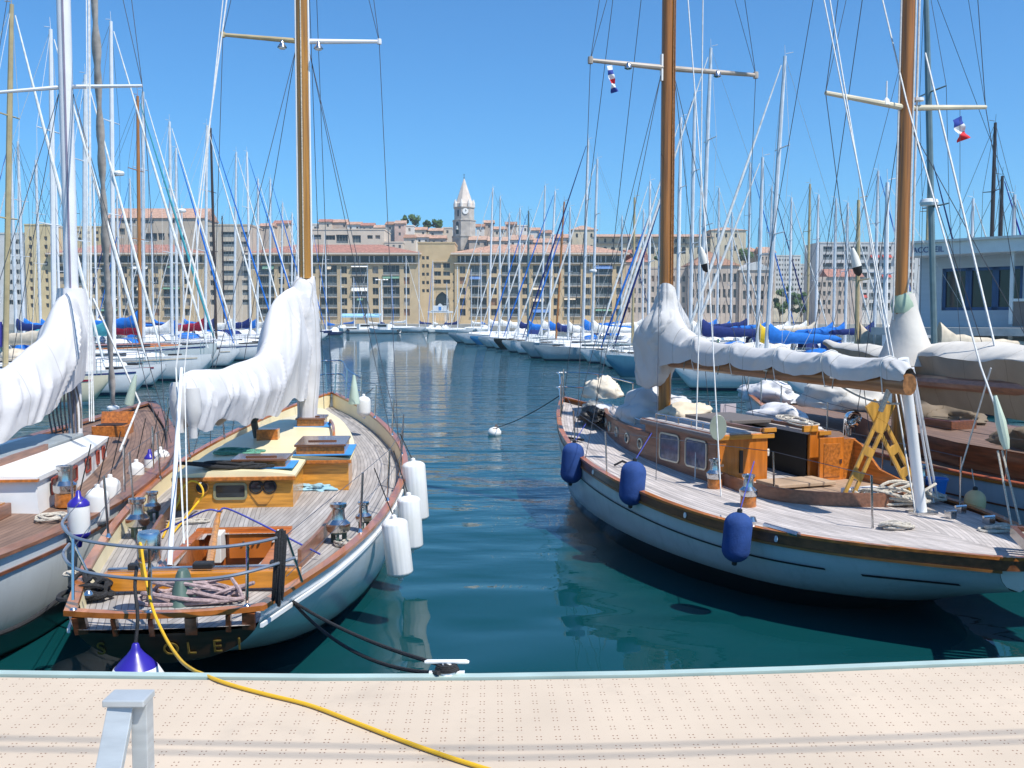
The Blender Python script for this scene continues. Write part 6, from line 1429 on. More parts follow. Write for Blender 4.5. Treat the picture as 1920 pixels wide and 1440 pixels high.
# the gatehouse with the pointed arch between them
wins = []
for (c, e) in ((480, 486.5), (495, 502), (511, 517), (526.5, 533), (542, 548)):
    for a in (791.5, 799.5): wins.append((X(a), X(a + 5), Z(e), Z(c)))
for (c, e) in ((493, 502), (508.5, 517), (524, 532)):
    for a in (814, 831): wins.append((X(a), X(a + 13), Z(e), Z(c)))
for (c, e) in ((512, 516), (527, 531), (543, 547), (562, 566)): wins.append((X(849), X(851), Z(e), Z(c)))
wins += [(X(797), X(799), Z(468), Z(464)), (X(857 - 3), X(859 - 3), Z(468), Z(464))] if False else []
wins.append((X(816), X(842), GZ + 1.2, Z(547), 'none'))
o = building('gatehouse', 'tall golden stone gatehouse with a pointed arch, between the two long red-roofed blocks', X(784), X(853), BY + .5, GZ, Z(456), 17, 'gold', wins, 'flat', 2)
g = MB(); ar = [(-2.4, 0), (2.4, 0), (2.4, 2.6), (2.0, 3.8), (1.2, 4.8), (0, 5.6), (-1.2, 4.8), (-2.0, 3.8), (-2.4, 2.6)]
g.add([(x, 0, z) for x, z in ar], [tuple(range(len(ar)))]); ao = g.build('arch_opening', dark, o, smooth=False); ao.location = (X(829) - X(784), .52, Z(577) - GZ)
g = MB(); w2, zt = (X(842) - X(816)) / 2, Z(547) - Z(577)
for sg in (-1, 1): g.add([(sg * w2, 0, zt), (sg * w2, 0, 0), (sg * 2.4, 0, 0), (sg * 2.4, 0, 2.6), (sg * 2.0, 0, 3.8), (sg * 1.2, 0, 4.8), (0, 0, 5.6), (0, 0, zt)], [tuple(range(8))])
so_ = g.build('arch_surround', W['gold'], o, smooth=False); so_.location = (X(829) - X(784), .06, Z(577) - GZ)
g = MB(); g.box((0, 0, 0), (X(842) - X(816) + 1, .6, .5)); so_ = g.build('lintel', W['tan'], o, smooth=False); so_.location = (X(829) - X(784), -.1, Z(538) - GZ)
g = MB(); g.box((0, 0, 0), (X(845) - X(813), .5, .4)); so_ = g.build('lintel', W['tan'], o, smooth=False); so_.location = (X(829) - X(784), -.1, Z(490.5) - GZ)
# left group
wins = [(X(a), X(a + 6), Z(443 + 15.7 * k + 8), Z(443 + 15.7 * k)) for a in (57, 71, 86) for k in range(9)]
building('tower_block', 'narrow yellow stone tower block with three columns of small windows at far left', X(50), X(98), BY + .4, GZ, Z(422), 18, 'yellow', wins, 'flat')
wins = [(X(a), X(a + 9), Z(448 + 19 * k + 9), Z(448 + 19 * k)) for a in (-70, -50, -30, -10, 14, 30) for k in range(7)]
building('apartment_block', 'pale grey apartment block at the left edge beside the yellow tower', X(-90), X(49.5), BY + 1, GZ, Z(438), 18, 'greywhite', wins, 'flat')
wins = [(X(a), X(a + w_), Z(434 + 18.2 * k + 10), Z(434 + 18.2 * k), kd) for a, w_, kd in ((393, 8, ''), (416, 24, 'big'), (453, 12, 'big')) for k in range(8)]
building('apartment_block', 'tan apartment block with recessed balconies left of the golden mast', X(386.5), X(469.5), BY + 1.2, GZ, Z(422), 18, 'beige', wins, 'flat')
Y2 = 388
def X2(p): return X(p, Y2)
def Z2(p): return Z(p, Y2)
wins = [(X2(a), X2(a + w_), Z2(e), Z2(c), 'big' if w_ > 20 else '') for a, w_, c, e in ((228, 10, 428, 440), (268, 30, 437, 452), (300, 12, 437, 450), (318, 6, 438, 448), (340, 10, 440, 450), (232, 26, 412, 419), (272, 20, 412, 419), (320, 16, 411, 418))]
building('terraced_block', 'beige terraced block with orange top roof standing above the left red-roofed block', X2(205), X2(384), Y2, GZ, Z2(409), 20, 'beige', wins, 'gable', 3, roofm='orange')
wins = [(X2(a), X2(a + w_), Z2(e), Z2(c), 'big' if w_ > 20 else '') for a, w_, c, e in ((582, 22, 440, 449), (612, 18, 441, 450), (632, 22, 440, 456), (662, 16, 441, 455), (690, 10, 441, 448), (705, 9, 441, 448))]
building('terraced_block', 'cream terraced block above the roof right of the golden mast', X2(575), X2(722), Y2, GZ, Z2(431), 20, 'cream', wins, 'flat', 3)

wins = [(X2(a), X2(a + 7), Z2(e), Z2(c)) for a in (108, 122, 138, 154, 170, 186) for c, e in ((434, 440), (446, 453))]
building('terraced_block', 'plain beige block behind the yellow tower, left of the orange-topped terraces', X2(99), X2(204), Y2 - 2, GZ, Z2(427), 16, 'yellow', wins, 'flat', 2)
building('town_house', 'rose house with pale roof below the right palace pavilion', X(1424, 425), X(1452, 425), 425, GZ, Z(474, 425), 12, 'rose', regular_(1425, 1451, 478, 540, 425), 'gable', 2, None, .4, 'building', 0, 'pale')
# houses on the hill
random.seed(5)
HX = [ # px0, px1, eave, foot, Y, wall, roof, tile, words
 (741, 760, 419, 456, 412, 'pink', 'mono', 'pale', 'tall narrow pink house on the hill left of the church tower'),
 (724, 741, 421, 458, 415, 'grey', 'mono', 'brown', 'grey gabled house leaning against the tall pink house'),
 (760.5, 777, 424, 448, 416, 'white', 'flat', 'pale', 'white box house just right of the tall pink house'),
 (777, 800, 431, 447, 420, 'cream', 'gable', 'orange', 'cream house with orange roof under the hilltop trees'),
 (806, 830, 433, 447, 421, 'grey', 'gable', 'pale', 'grey house with pale roof below the rightmost hilltop tree'),
 (831, 848, 428, 447, 425, 'cream', 'flat', 'pale', 'small cream flat-roofed house touching the church tower at left'),
 (758, 780, 446, 460, 396, 'cream', 'mono', 'brown', 'low house with a wide window under the white box house'),
 (781, 806, 445, 462, 398, 'white', 'gable', 'pale', 'white house with pale gable above the gatehouse'),
 (807, 836, 447, 462, 394, 'rose', 'gable', 'orange', 'rose house with orange gable above the gatehouse, left of the tower foot'),
 (893.5, 908, 425, 452, 418, 'white', 'gable', 'brown', 'white house with brown roof touching the church tower at right'),
 (908.5, 926, 418, 455, 424, 'rose', 'gable', 'pale', 'tall rose house second from the tower at right'),
 (926.5, 948, 430, 458, 412, 'cream', 'gable', 'orange', 'cream house behind the two tallest masts right of the tower'),
 (948.5, 968, 421, 456, 420, 'rose', 'gable', 'brown', 'rose house with brown roof right of the pair of tall masts'),
 (968.5, 990, 424, 454, 424, 'white', 'flat', 'pale', 'white flat-roofed house on the hill beside the dark-topped mast'),
 (990.5, 1012, 432, 458, 414, 'white', 'gable', 'orange', 'white house with orange gable right of the dark-topped mast'),
 (1012.5, 1034, 437, 460, 410, 'beige', 'mono', 'brown', 'beige house with lean-to roof left of the white mast'),
 (1034.5, 1070, 446, 464, 404, 'rose', 'gable', 'orange', 'long low rose house left of the arcaded palace'),
 (600, 622, 416, 434, 432, 'cream', 'gable', 'red', 'cream house with red roof on the skyline just right of the golden mast'),
 (623, 652, 417, 434, 436, 'rose', 'gable', 'orange', 'wide rose house on the skyline above the cream terraces'),
 (653, 678, 421, 436, 430, 'white', 'gable', 'orange', 'white house with orange gable on the skyline above the cream terraces'),
 (679, 702, 423, 440, 428, 'cream', 'gable', 'red', 'cream house with red roof at the right end of the skyline terraces'),
 (703, 724, 427, 450, 424, 'beige', 'gable', 'pale', 'beige house with pale roof left of the grey gabled house'),
 (575, 599, 421, 436, 434, 'white', 'flat', 'pale', 'white flat-roofed house hidden partly by the golden mast'),
 (490, 515, 424, 445, 420, 'rose', 'gable', 'orange', 'rose house above the tan block left of the golden mast'),
 (516, 545, 419, 440, 426, 'cream', 'gable', 'red', 'cream house with red roof just left of the golden mast'),
 (722, 756, 455, 470, 386, 'cream', 'flat', 'pale', 'low cream terrace below the grey gabled house'),
 (880, 915, 450, 470, 392, 'rose', 'mono', 'pale', 'rose house with lean-to roof at the foot of the church tower'),
 (916, 955, 452, 470, 390, 'cream', 'gable', 'pale', 'cream house with pale gable above the orange roof, below the tall masts'),
 (956, 1000, 450, 470, 388, 'white', 'mono', 'pale', 'white house with lean-to roof above the orange roof, mid length'),
 (1001, 1040, 455, 472, 386, 'beige', 'gable', 'orange', 'beige house with orange gable above the right end of the orange roof')]
for k, (a, b, e, f, Y, wall, rf, tl, words_) in enumerate(HX):
    x0, x1 = X(a, Y), X(b, Y); z1 = Z(e, Y); w = x1 - x0; zb = min(Z(f, Y), z1 - 4) - 14; wins = []
    nc = max(1, int(w / 2.2)); nr = max(1, int((z1 - Z(f, Y)) / 2.9))
    for i in range(nc):
        for j in range(nr):
            if random.random() < .8:
                cx_ = x0 + w * (i + .5) / nc; cz_ = z1 - 1.5 - 2.8 * j; wins.append((cx_ - .45, cx_ + .45, cz_ - .65, cz_ + .65))
    building('hill_house', words_, x0, x1, Y, zb, z1, min(10, max(6, w)), wall, wins, rf, 2, 'houses on the hill', .3, 'house', 0, tl)

# church tower: octagonal shaft, clock, bell arch and stone spire
TY = 402.0; tx = X(871, TY); tz0 = Z(470, TY)
ct = empty('church_tower', (tx, TY, tz0)); tag(ct, 'octagonal stone church tower with pale spire and white clock face above the town', 'tower')
stone = mat('tower_stone', (.44, .40, .35), .9, var=.22, vs=.5); spm = mat('spire_stone', (.66, .57, .49), .9, var=.12, vs=.5)
def tz(py): return Z(py, TY) - tz0
px_m = TY / FPX
def octo(mb, r0, z0, r1, z1): mb.lathe([(r0, z0), (r1, z1)], n=8)
rot = RAD(22.5 + 9)
def tb(name, prof, m):
    g = MB(); g.lathe(prof, n=8); o_ = g.build(name, m, ct, smooth=False); o_.rotation_euler = (0, 0, rot); return o_
tb('base', [(23.5 * px_m, 0), (23.5 * px_m, tz(446)), (24.5 * px_m, tz(445)), (24.5 * px_m, tz(443))], stone)
tb('lower_shaft', [(22 * px_m, tz(443)), (22 * px_m, tz(415.5)), (23 * px_m, tz(415)), (23 * px_m, tz(413.5))], stone)
tb('upper_shaft', [(19.2 * px_m, tz(413.5)), (19.2 * px_m, tz(391.5)), (20.6 * px_m, tz(390.8)), (20.6 * px_m, tz(389))], stone)
tb('spire', [(18.0 * px_m, tz(389)), (17.5 * px_m, tz(382)), (16.2 * px_m, tz(381)), (1.2 * px_m, tz(336)), (.3 * px_m, tz(335))], spm)
for k in range(8):
    a = rot + k * math.pi / 4; g = MB(); g.lathe([(.55, 0), (.55, 1.4), (.12, 3.0)], n=6); o_ = g.build('pinnacle', W['white'], ct, smooth=False); o_.location = (math.cos(a) * 18.2 * px_m, math.sin(a) * 18.2 * px_m, tz(389) + .02)
g = MB(); g.tube([(0, 0, tz(336)), (0, 0, tz(326))], .09, 5); g.lathe([(.05, 0), (.3, .3), (.05, .6)], c=(0, 0, tz(335)), n=8); g.box((0, 0, tz(328)), (.9, .1, .1)); g.build('cross', M['darkmast'], ct, smooth=False)
def onface(ang, r, z): return Vector((math.cos(ang) * r, math.sin(ang) * r, z))
fa = [rot + math.pi / 8 + k * math.pi / 4 for k in range(8)]
front = sorted(fa, key=lambda a: abs(((a + math.pi / 2 + math.pi) % (2 * math.pi)) - math.pi))
fR = [a for a in front[:3] if math.cos(a) > .15][0]; fL = front[0] if math.cos(front[0]) < .15 else front[1]
ap = math.cos(math.pi / 8)
nrm_ = Vector((math.cos(fR), math.sin(fR), 0))
g = MB(); g.lathe([(5.4 * px_m, 0), (5.4 * px_m, .25), (5.0 * px_m, .3)], axis=nrm_, n=28); ck = g.build('clock_face', mat('clock_white', (.85, .85, .82), .5, var=.02), ct, smooth=False); ck.location = onface(fR, 19.2 * px_m * ap, tz(398))
tng = Vector((-nrm_.y, nrm_.x, 0))
g = MB(); g.beam(nrm_ * .34, nrm_ * .34 + tng * .1 + Vector((0, 0, .8)), .14, .06, up=nrm_); g.beam(nrm_ * .36, nrm_ * .36 + tng * .45 + Vector((0, 0, .35)), .14, .06, up=nrm_); g.build('hand', M['black'], ck, smooth=False)
def archpane(w, h):
    pts = [(-w / 2, 0), (w / 2, 0), (w / 2, h - w / 2)] + [(w / 2 * math.cos(a), h - w / 2 + w / 2 * math.sin(a)) for a in [math.pi * i / 8 for i in range(1, 8)]] + [(-w / 2, h - w / 2)]
    g = MB(); n = len(pts); g.add([(x, 0, z) for x, z in pts] + [(x, .3, z) for x, z in pts], [tuple(range(n))] + [(i, (i + 1) % n, n + (i + 1) % n, n + i) for i in range(n)]); return g
for a, py0, py1, wpx, r in ((fL, 407, 395, 3.4, 19.2), (fL, 440, 417, 6.2, 22), (fR, 440, 419, 5.5, 22)):
    if a == fR and wpx == 5.5: continue
    o_ = archpane(wpx * px_m, tz(py1) - tz(py0)).build('arch_opening', dark, ct, smooth=False); o_.location = onface(a, r * px_m * ap + .05, tz(py0)); o_.rotation_euler = (0, 0, a + math.pi / 2)
g = MB(); g.lathe([(.75, 0), (.6, .5), (.5, 1.2), (.2, 1.5)], n=10); o_ = g.build('bell', mat('pale_bell', (.45, .46, .42), .4, .5), ct); o_.location = onface(fL, 22 * px_m * ap + .25, tz(432))
# arcaded palace on the hill
PY = 432.0
def XP(p): return X(p, PY)
def ZP(p): return Z(p, PY)
pw = mat('palace_stone', (.58, .50, .36), .85, var=.12, vs=.3)
pal = empty('arcaded_palace', (XP(1070), PY, ZP(520))); tag(pal, 'long cream arcaded palace with orange roof and two pavilions on the hill at right', 'building')
def rel(px, py): return XP(px) - XP(1070), ZP(py) - ZP(520)
def pbox(name, p0, p1, top, y0, d, m):
    g = MB(); a, _ = rel(p0, 0); b, _ = rel(p1, 0); g.box(((a + b) / 2, y0 + d / 2, rel(0, top)[1] / 2), (b - a, d, rel(0, top)[1])); return g.build(name, m, pal, smooth=False)
pbox('wall', 1112, 1334, 444, 1, 14, pw); pbox('pavilion', 1072, 1117, 431, -.5, 16, pw); pbox('pavilion', 1330, 1396, 432, -.5, 16, pw); pbox('wall', 1396, 1422, 472, 1, 12, pw)
for p0, p1, e, r in ((1111, 1335, 444, 436.5), (1070, 1119, 431, 420), (1328, 1398, 432, 423.5), (1396, 1424, 472, 461)):
    a, z = rel(p0, e); b, z2 = rel(p1, r); g = hip(b - a, 16, z2 - z, (b - a) * .02 if p0 == 1111 else (b - a) * .42, .4); o_ = g.build('roof', T['pale'] if p0 != 1396 else T['orange'], pal, smooth=False); o_.location = (a, -.5, z + .03)
for py in (456, 444.5):
    g = MB(); a, z = rel(1112, py); b, _ = rel(1334, py); g.box(((a + b) / 2, .8, z), (b - a, .8, .5)); g.build('cornice', mat('palace_cornice', (.36, .32, .25), .9), pal, smooth=False)
am, bm2 = archpane(4 * px_m, 8 * px_m).mesh('arch', dark, False), archpane(8.4 * px_m, 14 * px_m).mesh('arch', dark, False)
for k in range(15):
    px = 1119.5 + 14.7 * k
    x, z = rel(px, 454.3); inst('arch', am, pal, (x, .95, z)); x, z = rel(px, 475.5); inst('arch', bm2, pal, (x, .95, z))
for px in (1081, 1095, 1108, 1342, 1359, 1377):
    x, z = rel(px, 446); inst('arch', am, pal, (x, -.55, z + .2)); x, z = rel(px, 470); inst('arch', bm2, pal, (x, -.55, z), scale=(.7, 1, .8))
# blocks right of the palace foot
def regular(p0, p1, t, b, Y, nc, nr, wpx, hpx, y0=None):
    out = []
    for i in range(nc):
        for j in range(nr):
            cx_ = p0 + (p1 - p0) * (i + .5) / nc; cy_ = t + (b - t) * (j + .5) / nr; out.append((X(cx_ - wpx / 2, Y), X(cx_ + wpx / 2, Y), Z(cy_ + hpx / 2, Y), Z(cy_ - hpx / 2, Y)))
    return out
building('town_house', 'narrow rose town house with red roof, next right of the orange-roofed quay block', X(1173), X(1216), BY + 1, GZ, Z(491), 16, 'rose', regular(1175, 1214, 500, 590, BY, 4, 5, 5, 10), 'hip', 2, None, .5, 'building', 0, 'red')
building('town_house', 'plain rose stone building behind the deckhouse yacht mast', X(1216.5), X(1290), BY + 2, GZ, Z(503), 16, 'rose', regular(1220, 1288, 512, 592, BY, 7, 4, 5, 11), 'flat', 2, None, .5)
building('town_hall', 'rose stone hall with a wide red hipped roof right of the deckhouse yacht mast', X(1290.5), X(1384), BY, GZ, Z(497.5), 18, 'rose', regular(1293, 1382, 506, 594, BY, 9, 3, 5.4, 16), 'hip', 2, None, .6, 'building', 0, 'brown')
o = building('town_hall', 'rose stone hall front with a triangular pediment, right of the red hipped roof', X(1384.5), X(1447), BY - 1, GZ, Z(507), 18, 'rose', regular(1388, 1444, 512, 594, BY, 5, 3, 5.4, 16), None, 2, None, .6)
g = MB(); w = X(1447) - X(1384.5); g.add([(-.5, -.4, 0), (w + .5, -.4, 0), (w / 2, -.4, Z(491) - Z(507)), (-.5, 18, 0), (w + .5, 18, 0), (w / 2, 18, Z(491) - Z(507))], [(0, 1, 2), (3, 5, 4), (0, 2, 5, 3), (1, 4, 5, 2), (0, 3, 4, 1)]); p_ = g.build('pediment', W['greywhite'], o, smooth=False); p_.location = (0, 0, Z(507) - GZ + .02)
Y3 = 470.0
building('tower_block', 'grey white apartment tower with a grid of windows behind the quayside trees', X(1452, Y3), X(1499, Y3), Y3, GZ, Z(480, Y3), 16, 'greywhite', regular(1453, 1498, 483, 575, Y3, 9, 10, 2.6, 4.5), 'flat', 1, None, .3)
building('tower_block', 'lower grey white apartment tower right of the gridded one', X(1499.5, Y3), X(1527, Y3), Y3 + 1, GZ, Z(496, Y3), 16, 'greywhite', regular(1500, 1526, 499, 575, Y3, 5, 8, 2.6, 4.5), 'flat', 1, None, .3)
wins = [(X(a), X(a + 17), Z(e), Z(c), 'big') for a in (1541, 1563, 1585, 1607, 1629, 1651, 1673, 1695) for c, e in ((462, 472), (477, 487), (493, 505), (511, 524), (530, 543), (549, 562), (568, 582))]
o = building('apartment_block', 'tall modern grey apartment block with stacked balconies left of the blue office', X(1534), X(1722), BY, GZ, Z(456), 18, 'greywhite', wins, 'flat', 3)
rb = mat('red_awning', (.4, .06, .05), .8)
for k, (a, c) in enumerate(((1629, 487), (1651, 487), (1673, 487), (1695, 487), (1585, 524), (1607, 562), (1651, 524), (1673, 562))):
    g = MB(); g.add([(0, 0, 0), (X(17) - X(0), 0, 0), (X(17) - X(0), -1.2, -1.0), (0, -1.2, -1.0), (0, 0, -.06), (X(17) - X(0), 0, -.06)], [(0, 1, 2, 3), (4, 5, 2, 3), (0, 3, 4), (1, 5, 2)]); a_ = g.build('awning', rb, o, smooth=False); a_.location = (X(a) - X(1534), -.02, Z(c - 9) - GZ)
building('roof_house', 'low house with red roof in front of the modern balcony block', X(1528), X(1590), BY - 14, GZ, Z(519, BY - 14), 12, 'rose', regular(1530, 1588, 525, 592, BY - 14, 6, 4, 5, 9), 'gable', 2, None, .5, 'building', 0, 'red')

# hilltop and quayside trees: leaves in clumps on forked limbs
leafm = [mat('leaf', c, .8, var=.4, vs=1.5) for c in ((.06, .125, .03), (.08, .15, .04), (.05, .11, .03))]
def tree(label, group, x, y, z0, h, w, seed, lm, n=1500, leaf=.5, trunk=.35):
    r_ = random.Random(seed); o_ = empty('tree', (x, y, z0)); tag(o_, label, 'tree', group); t = MB(); th = h * trunk
    t.tube([(0, 0, -.5), (.1, 0, th * .6), (0, .1, th * 1.2)], [w * .05, w * .04, w * .03], 7); cl_ = []
    for k in range(11):
        a = k * 2.4 + r_.random(); rr = w * .5 * (.3 + .6 * r_.random()); zz = th + (h - th) * (.15 + .8 * r_.random()); rr *= 1.15 - .6 * max(0, (zz - th) / (h - th)) ** 2
        c = Vector((math.cos(a) * rr, math.sin(a) * rr, zz)); cl_.append((c, w * (.16 + .12 * r_.random()))); t.tube([(0, .05, th * .8), c * .5 + Vector((0, 0, th * .4)), c], [w * .025, w * .016, w * .008], 5)
    t.build('trunk', mat('bark', (.12, .09, .06), .9), o_); cr = MB()
    for i in range(n):
        c, rad = cl_[r_.randrange(len(cl_))]; d = Vector((r_.gauss(0, 1), r_.gauss(0, 1), r_.gauss(0, .8))).normalized() * rad * r_.random() ** .4
        p = c + d; u = Vector((r_.uniform(-1, 1), r_.uniform(-1, 1), r_.uniform(-1, 1))).normalized(); v = u.orthogonal().normalized(); s_ = leaf * r_.uniform(.6, 1.2)
        cr.add([p - u * s_, p + v * s_ * .6, p + u * s_, p - v * s_ * .6], [(0, 1, 2, 3)])
    cr.build('crown', lm, o_, smooth=False)
for k, (px, top, bot, wpx, words_) in enumerate(((760, 405, 428, 13, 'slim dark tree, leftmost of the hilltop trees'), (778, 404, 430, 24, 'biggest round tree on the hilltop above the white house'), (802, 415, 432, 14, 'small tree between the two big hilltop trees'), (821, 413, 432, 20, 'round tree on the hilltop nearest the church tower'), (843, 426, 436, 8, 'tiny tree peeping beside the church tower'))):
    Y = 445; zb = Z(bot + 8, Y); tree(words_, 'trees on the hilltop', X(px, Y), Y, zb, Z(top, Y) - zb, wpx * Y / FPX, k + 3, leafm[k % 3], 1400, .42)
for k, (px, top, wpx, words_) in enumerate(((1462, 545, 22, 'leafy quayside tree, leftmost of three by the grey tower'), (1482, 536, 30, 'tallest leafy quayside tree, middle one of three'), (1502, 548, 20, 'leafy quayside tree, rightmost of three'), (1395, 468, 26, 'small tree in front of the right palace pavilion'), (1236, 474, 20, 'small dark tree at the foot of the arcaded palace'))):
    Y = 330 if k < 3 else 425; zb = GZ if k < 3 else Z(495, Y); tree(words_, 'trees by the quay and palace', X(px, Y), Y, zb, Z(top, Y) - zb, wpx * Y / FPX, k + 30, leafm[(k + 1) % 3], 1600, .4, .25)
# street furniture on the far quay
lp = empty('lamp_mast', (X(716, 322), 322, GZ)); tag(lp, 'tall white lamp mast with four heads on the far quay right of the golden mast', 'street lamp')
hz = Z(524, 322) - GZ; g = MB(); g.tube([(0, 0, 0), (0, 0, hz)], [.3, .2], 10); g.build('pole', M['white'], lp)
for dx in (-1.7, -.75, .75, 1.7):
    g = MB(); g.tube([(0, 0, hz - .1), (dx, 0, hz)], .07, 5); g.lathe([(.12, -.25), (.5, -.15), (.35, .1), (.08, .15)], c=(dx, 0, hz), n=12); g.build('lamp_head', M['white'], lp)
kz = empty('kiosk', (X(826, 318), 318, GZ)); tag(kz, 'white scalloped ticket pavilion with a blue emblem in front of the pointed arch', 'kiosk')
kw = X(846, 318) - X(800, 318); g = MB(); g.box((0, 0, Z(585, 318) - GZ), (kw, 4, .5)); g.build('canopy', M['white'], kz, smooth=False)
for dx in (-kw * .46, -kw * .2, kw * .2, kw * .46): g = MB(); g.tube([(dx, -1.6, 0), (dx, -1.6, Z(586, 318) - GZ)], .1, 6); g.build('post', M['white'], kz)
cr = MB(); c0 = Z(585, 318) - GZ; pts = [(-2.6, .2), (2.6, .2)] + [(2.6 * math.cos(a) * (1 + .12 * math.cos(8 * a)), .2 + 2.2 * math.sin(a) * (1 + .12 * math.cos(8 * a))) for a in [math.pi * i / 40 for i in range(1, 40)]]
cr.add([(x, -2.1, c0 + z) for x, z in pts] + [(x, -1.9, c0 + z) for x, z in pts], [tuple(range(len(pts))), tuple(range(2 * len(pts) - 1, len(pts) - 1, -1))] + [(i, (i + 1) % len(pts), len(pts) + (i + 1) % len(pts), len(pts) + i) for i in range(len(pts))]); co_ = cr.build('crest', M['white'], kz, smooth=False)
g = MB(); g.box((0, -2.14, c0 + 1.1), (.8, .06, 1.1)); g.build('emblem', mat('blue_emblem', (.05, .25, .65), .5), co_, smooth=False)
for k, (a, b, words_) in enumerate(((642, 684, 'pale blue cafe awning on the far quay, left one of two'), (688, 716, 'pale blue cafe awning beside the lamp mast, right one of two'))):
    o_ = empty('cafe_awning', (X(a, 325), 325, GZ)); tag(o_, words_, 'awning', 'cafe awnings on the far quay'); w = X(b, 325) - X(a, 325)
    g = MB(); g.add([(0, 0, 3.4), (w, 0, 3.4), (w, -3.4, 2.6), (0, -3.4, 2.6), (0, -3.4, 2.1), (w, -3.4, 2.1)], [(0, 1, 2, 3), (3, 2, 5, 4)]); g.build('canvas', mat('sky_awning', (.3, .55, .72), .8), o_, smooth=False)
    for dx in (.1, w / 2, w - .1): g = MB(); g.tube([(dx, -3.3, 0), (dx, -3.3, 2.6)], .06, 5); g.build('post', M['steel'], o_)
# two-storey harbour office at the right
p0, p1 = at(1722, 600, 40), at(1990, 600, 36.2)
hd = Vector((p1.x - p0.x, p1.y - p0.y, 0)); HW = 11.0; hr_ = math.atan2(hd.y, hd.x)
ho = empty('harbour_office', (p0.x, p0.y, 0), hr_); tag(ho, 'pale blue two-storey harbour office with a lettered fascia at the right edge', 'building')
bluew = mat('blue_boarding', (.52, .555, .59), .6, var=.06, vs=1, stretch=(.2, .2, 6)); bluef = mat('blue_frame', (.04, .10, .22), .45); fas = mat('fascia', (.68, .72, .71), .5, var=.05)
zt, zf, zw = at(960, 462, 40).z, at(960, 613, 40).z, at(960, 484, 40).z
xw = .9
ops = [(xw, xw + 3.0, zf + 1.05 - .4, zw - .45), (4.3, 10.4, zf + .35, zw - .35)]
wallmesh(HW, zw - zf, 6, [(a, b, c - zf, e - zf) for a, b, c, e in ops], .2).build('upper_wall', bluew, ho, smooth=False).location = (0, 0, zf)
for (a, b, c, e), nb in zip(ops, (3, 6)):
    for i in range(nb):
        w = (b - a) / nb; g = MB(); g.add([(-w / 2, 0, -(e - c) / 2), (w / 2, 0, -(e - c) / 2), (w / 2, 0, (e - c) / 2), (-w / 2, 0, (e - c) / 2)], [(0, 1, 2, 3)], 0)
        for x in (-w / 2 + .06, w / 2 - .06): g.box((x, -.04, 0), (.12, .07, e - c), mi=1)
        for z in (-(e - c) / 2 + .06, (e - c) / 2 - .06): g.box((0, -.045, z), (w, .06, .12), mi=1)
        if i % 2 == 0: g.box((.05, .02, -.05), (w * .35, .03, (e - c) * .6), mi=2)
        o_ = g.build('window', [M['glass'], bluef, mat('pale_curtain', (.4, .4, .34), .8, var=.5, vs=3)], ho, smooth=False); o_.location = (a + w * (i + .5), .14, (c + e) / 2)
g = MB(); g.box((HW / 2 + .4, 2.5, (zt + zw) / 2), (HW + .9, 8, zt - zw)); fo = g.build('fascia', fas, ho, smooth=False)
g = MB(); g.box((HW / 2 + .4, 2.5, zt + .05), (HW + 1.2, 8.3, .09)); g.build('roof_edge', M['offwhite'], ho, smooth=False)
me = textmesh('ACCUEIL', .30, .01); me.materials.append(mat('sign_blue', (.05, .09, .22), .5)); o_ = inst('lettering', me, ho, (.98, -1.52, (zt + zw) / 2 - .03)); o_.rotation_euler = (RAD(90), 0, 0)
g = MB(); g.box((HW / 2, 1.5, zf - .14), (HW + 1.0, 9, .28)); g.build('balcony_deck', mat('grey_deck', (.42, .43, .42), .7), ho, smooth=False)
for x in (3.95, 7.3, 10.6): g = MB(); g.box((x, -1.2, zf + 1.5), (.12, .12, zw - zf)); g.build('post', fas, ho, smooth=False)
g = MB(); g.box((7.2, -1.2, zf + 1.0), (6.6, .1, .1)); g.build('balcony_rail', fas, ho, smooth=False)
g = MB(); g.box((7.2, -1.15, zf + .5), (6.4, .05, .9)); g.build('balcony_screen', mat('tan_screen', (.22, .19, .17), .8, var=.15), ho, smooth=False)
g = MB(); g.box((HW / 2 + .5, 3, (zf - .28 + .3) / 2), (HW - 1, 5, zf - .58)); g.build('lower_wall', mat('lower_wall', (.33, .36, .36), .7), ho, smooth=False)
for x in (2.4, 5.2, 8.6): g = MB(); g.box((x, .47, 1.5), (1.5, .06, 1.7)); g.build('lower_window', M['glass'], ho, smooth=False)
for x in (.4, 3.95, 7.3, 10.6): g = MB(); g.box((x, -1.2, (zf - .28 + .3) / 2), (.12, .12, zf - .58)); g.build('post', fas, ho, smooth=False)
g = MB(); g.box((HW / 2, 1.5, .1), (HW + 3, 10, .5)); g.build('pontoon_base', mat('float_base', (.3, .3, .29), .8), ho, smooth=False)
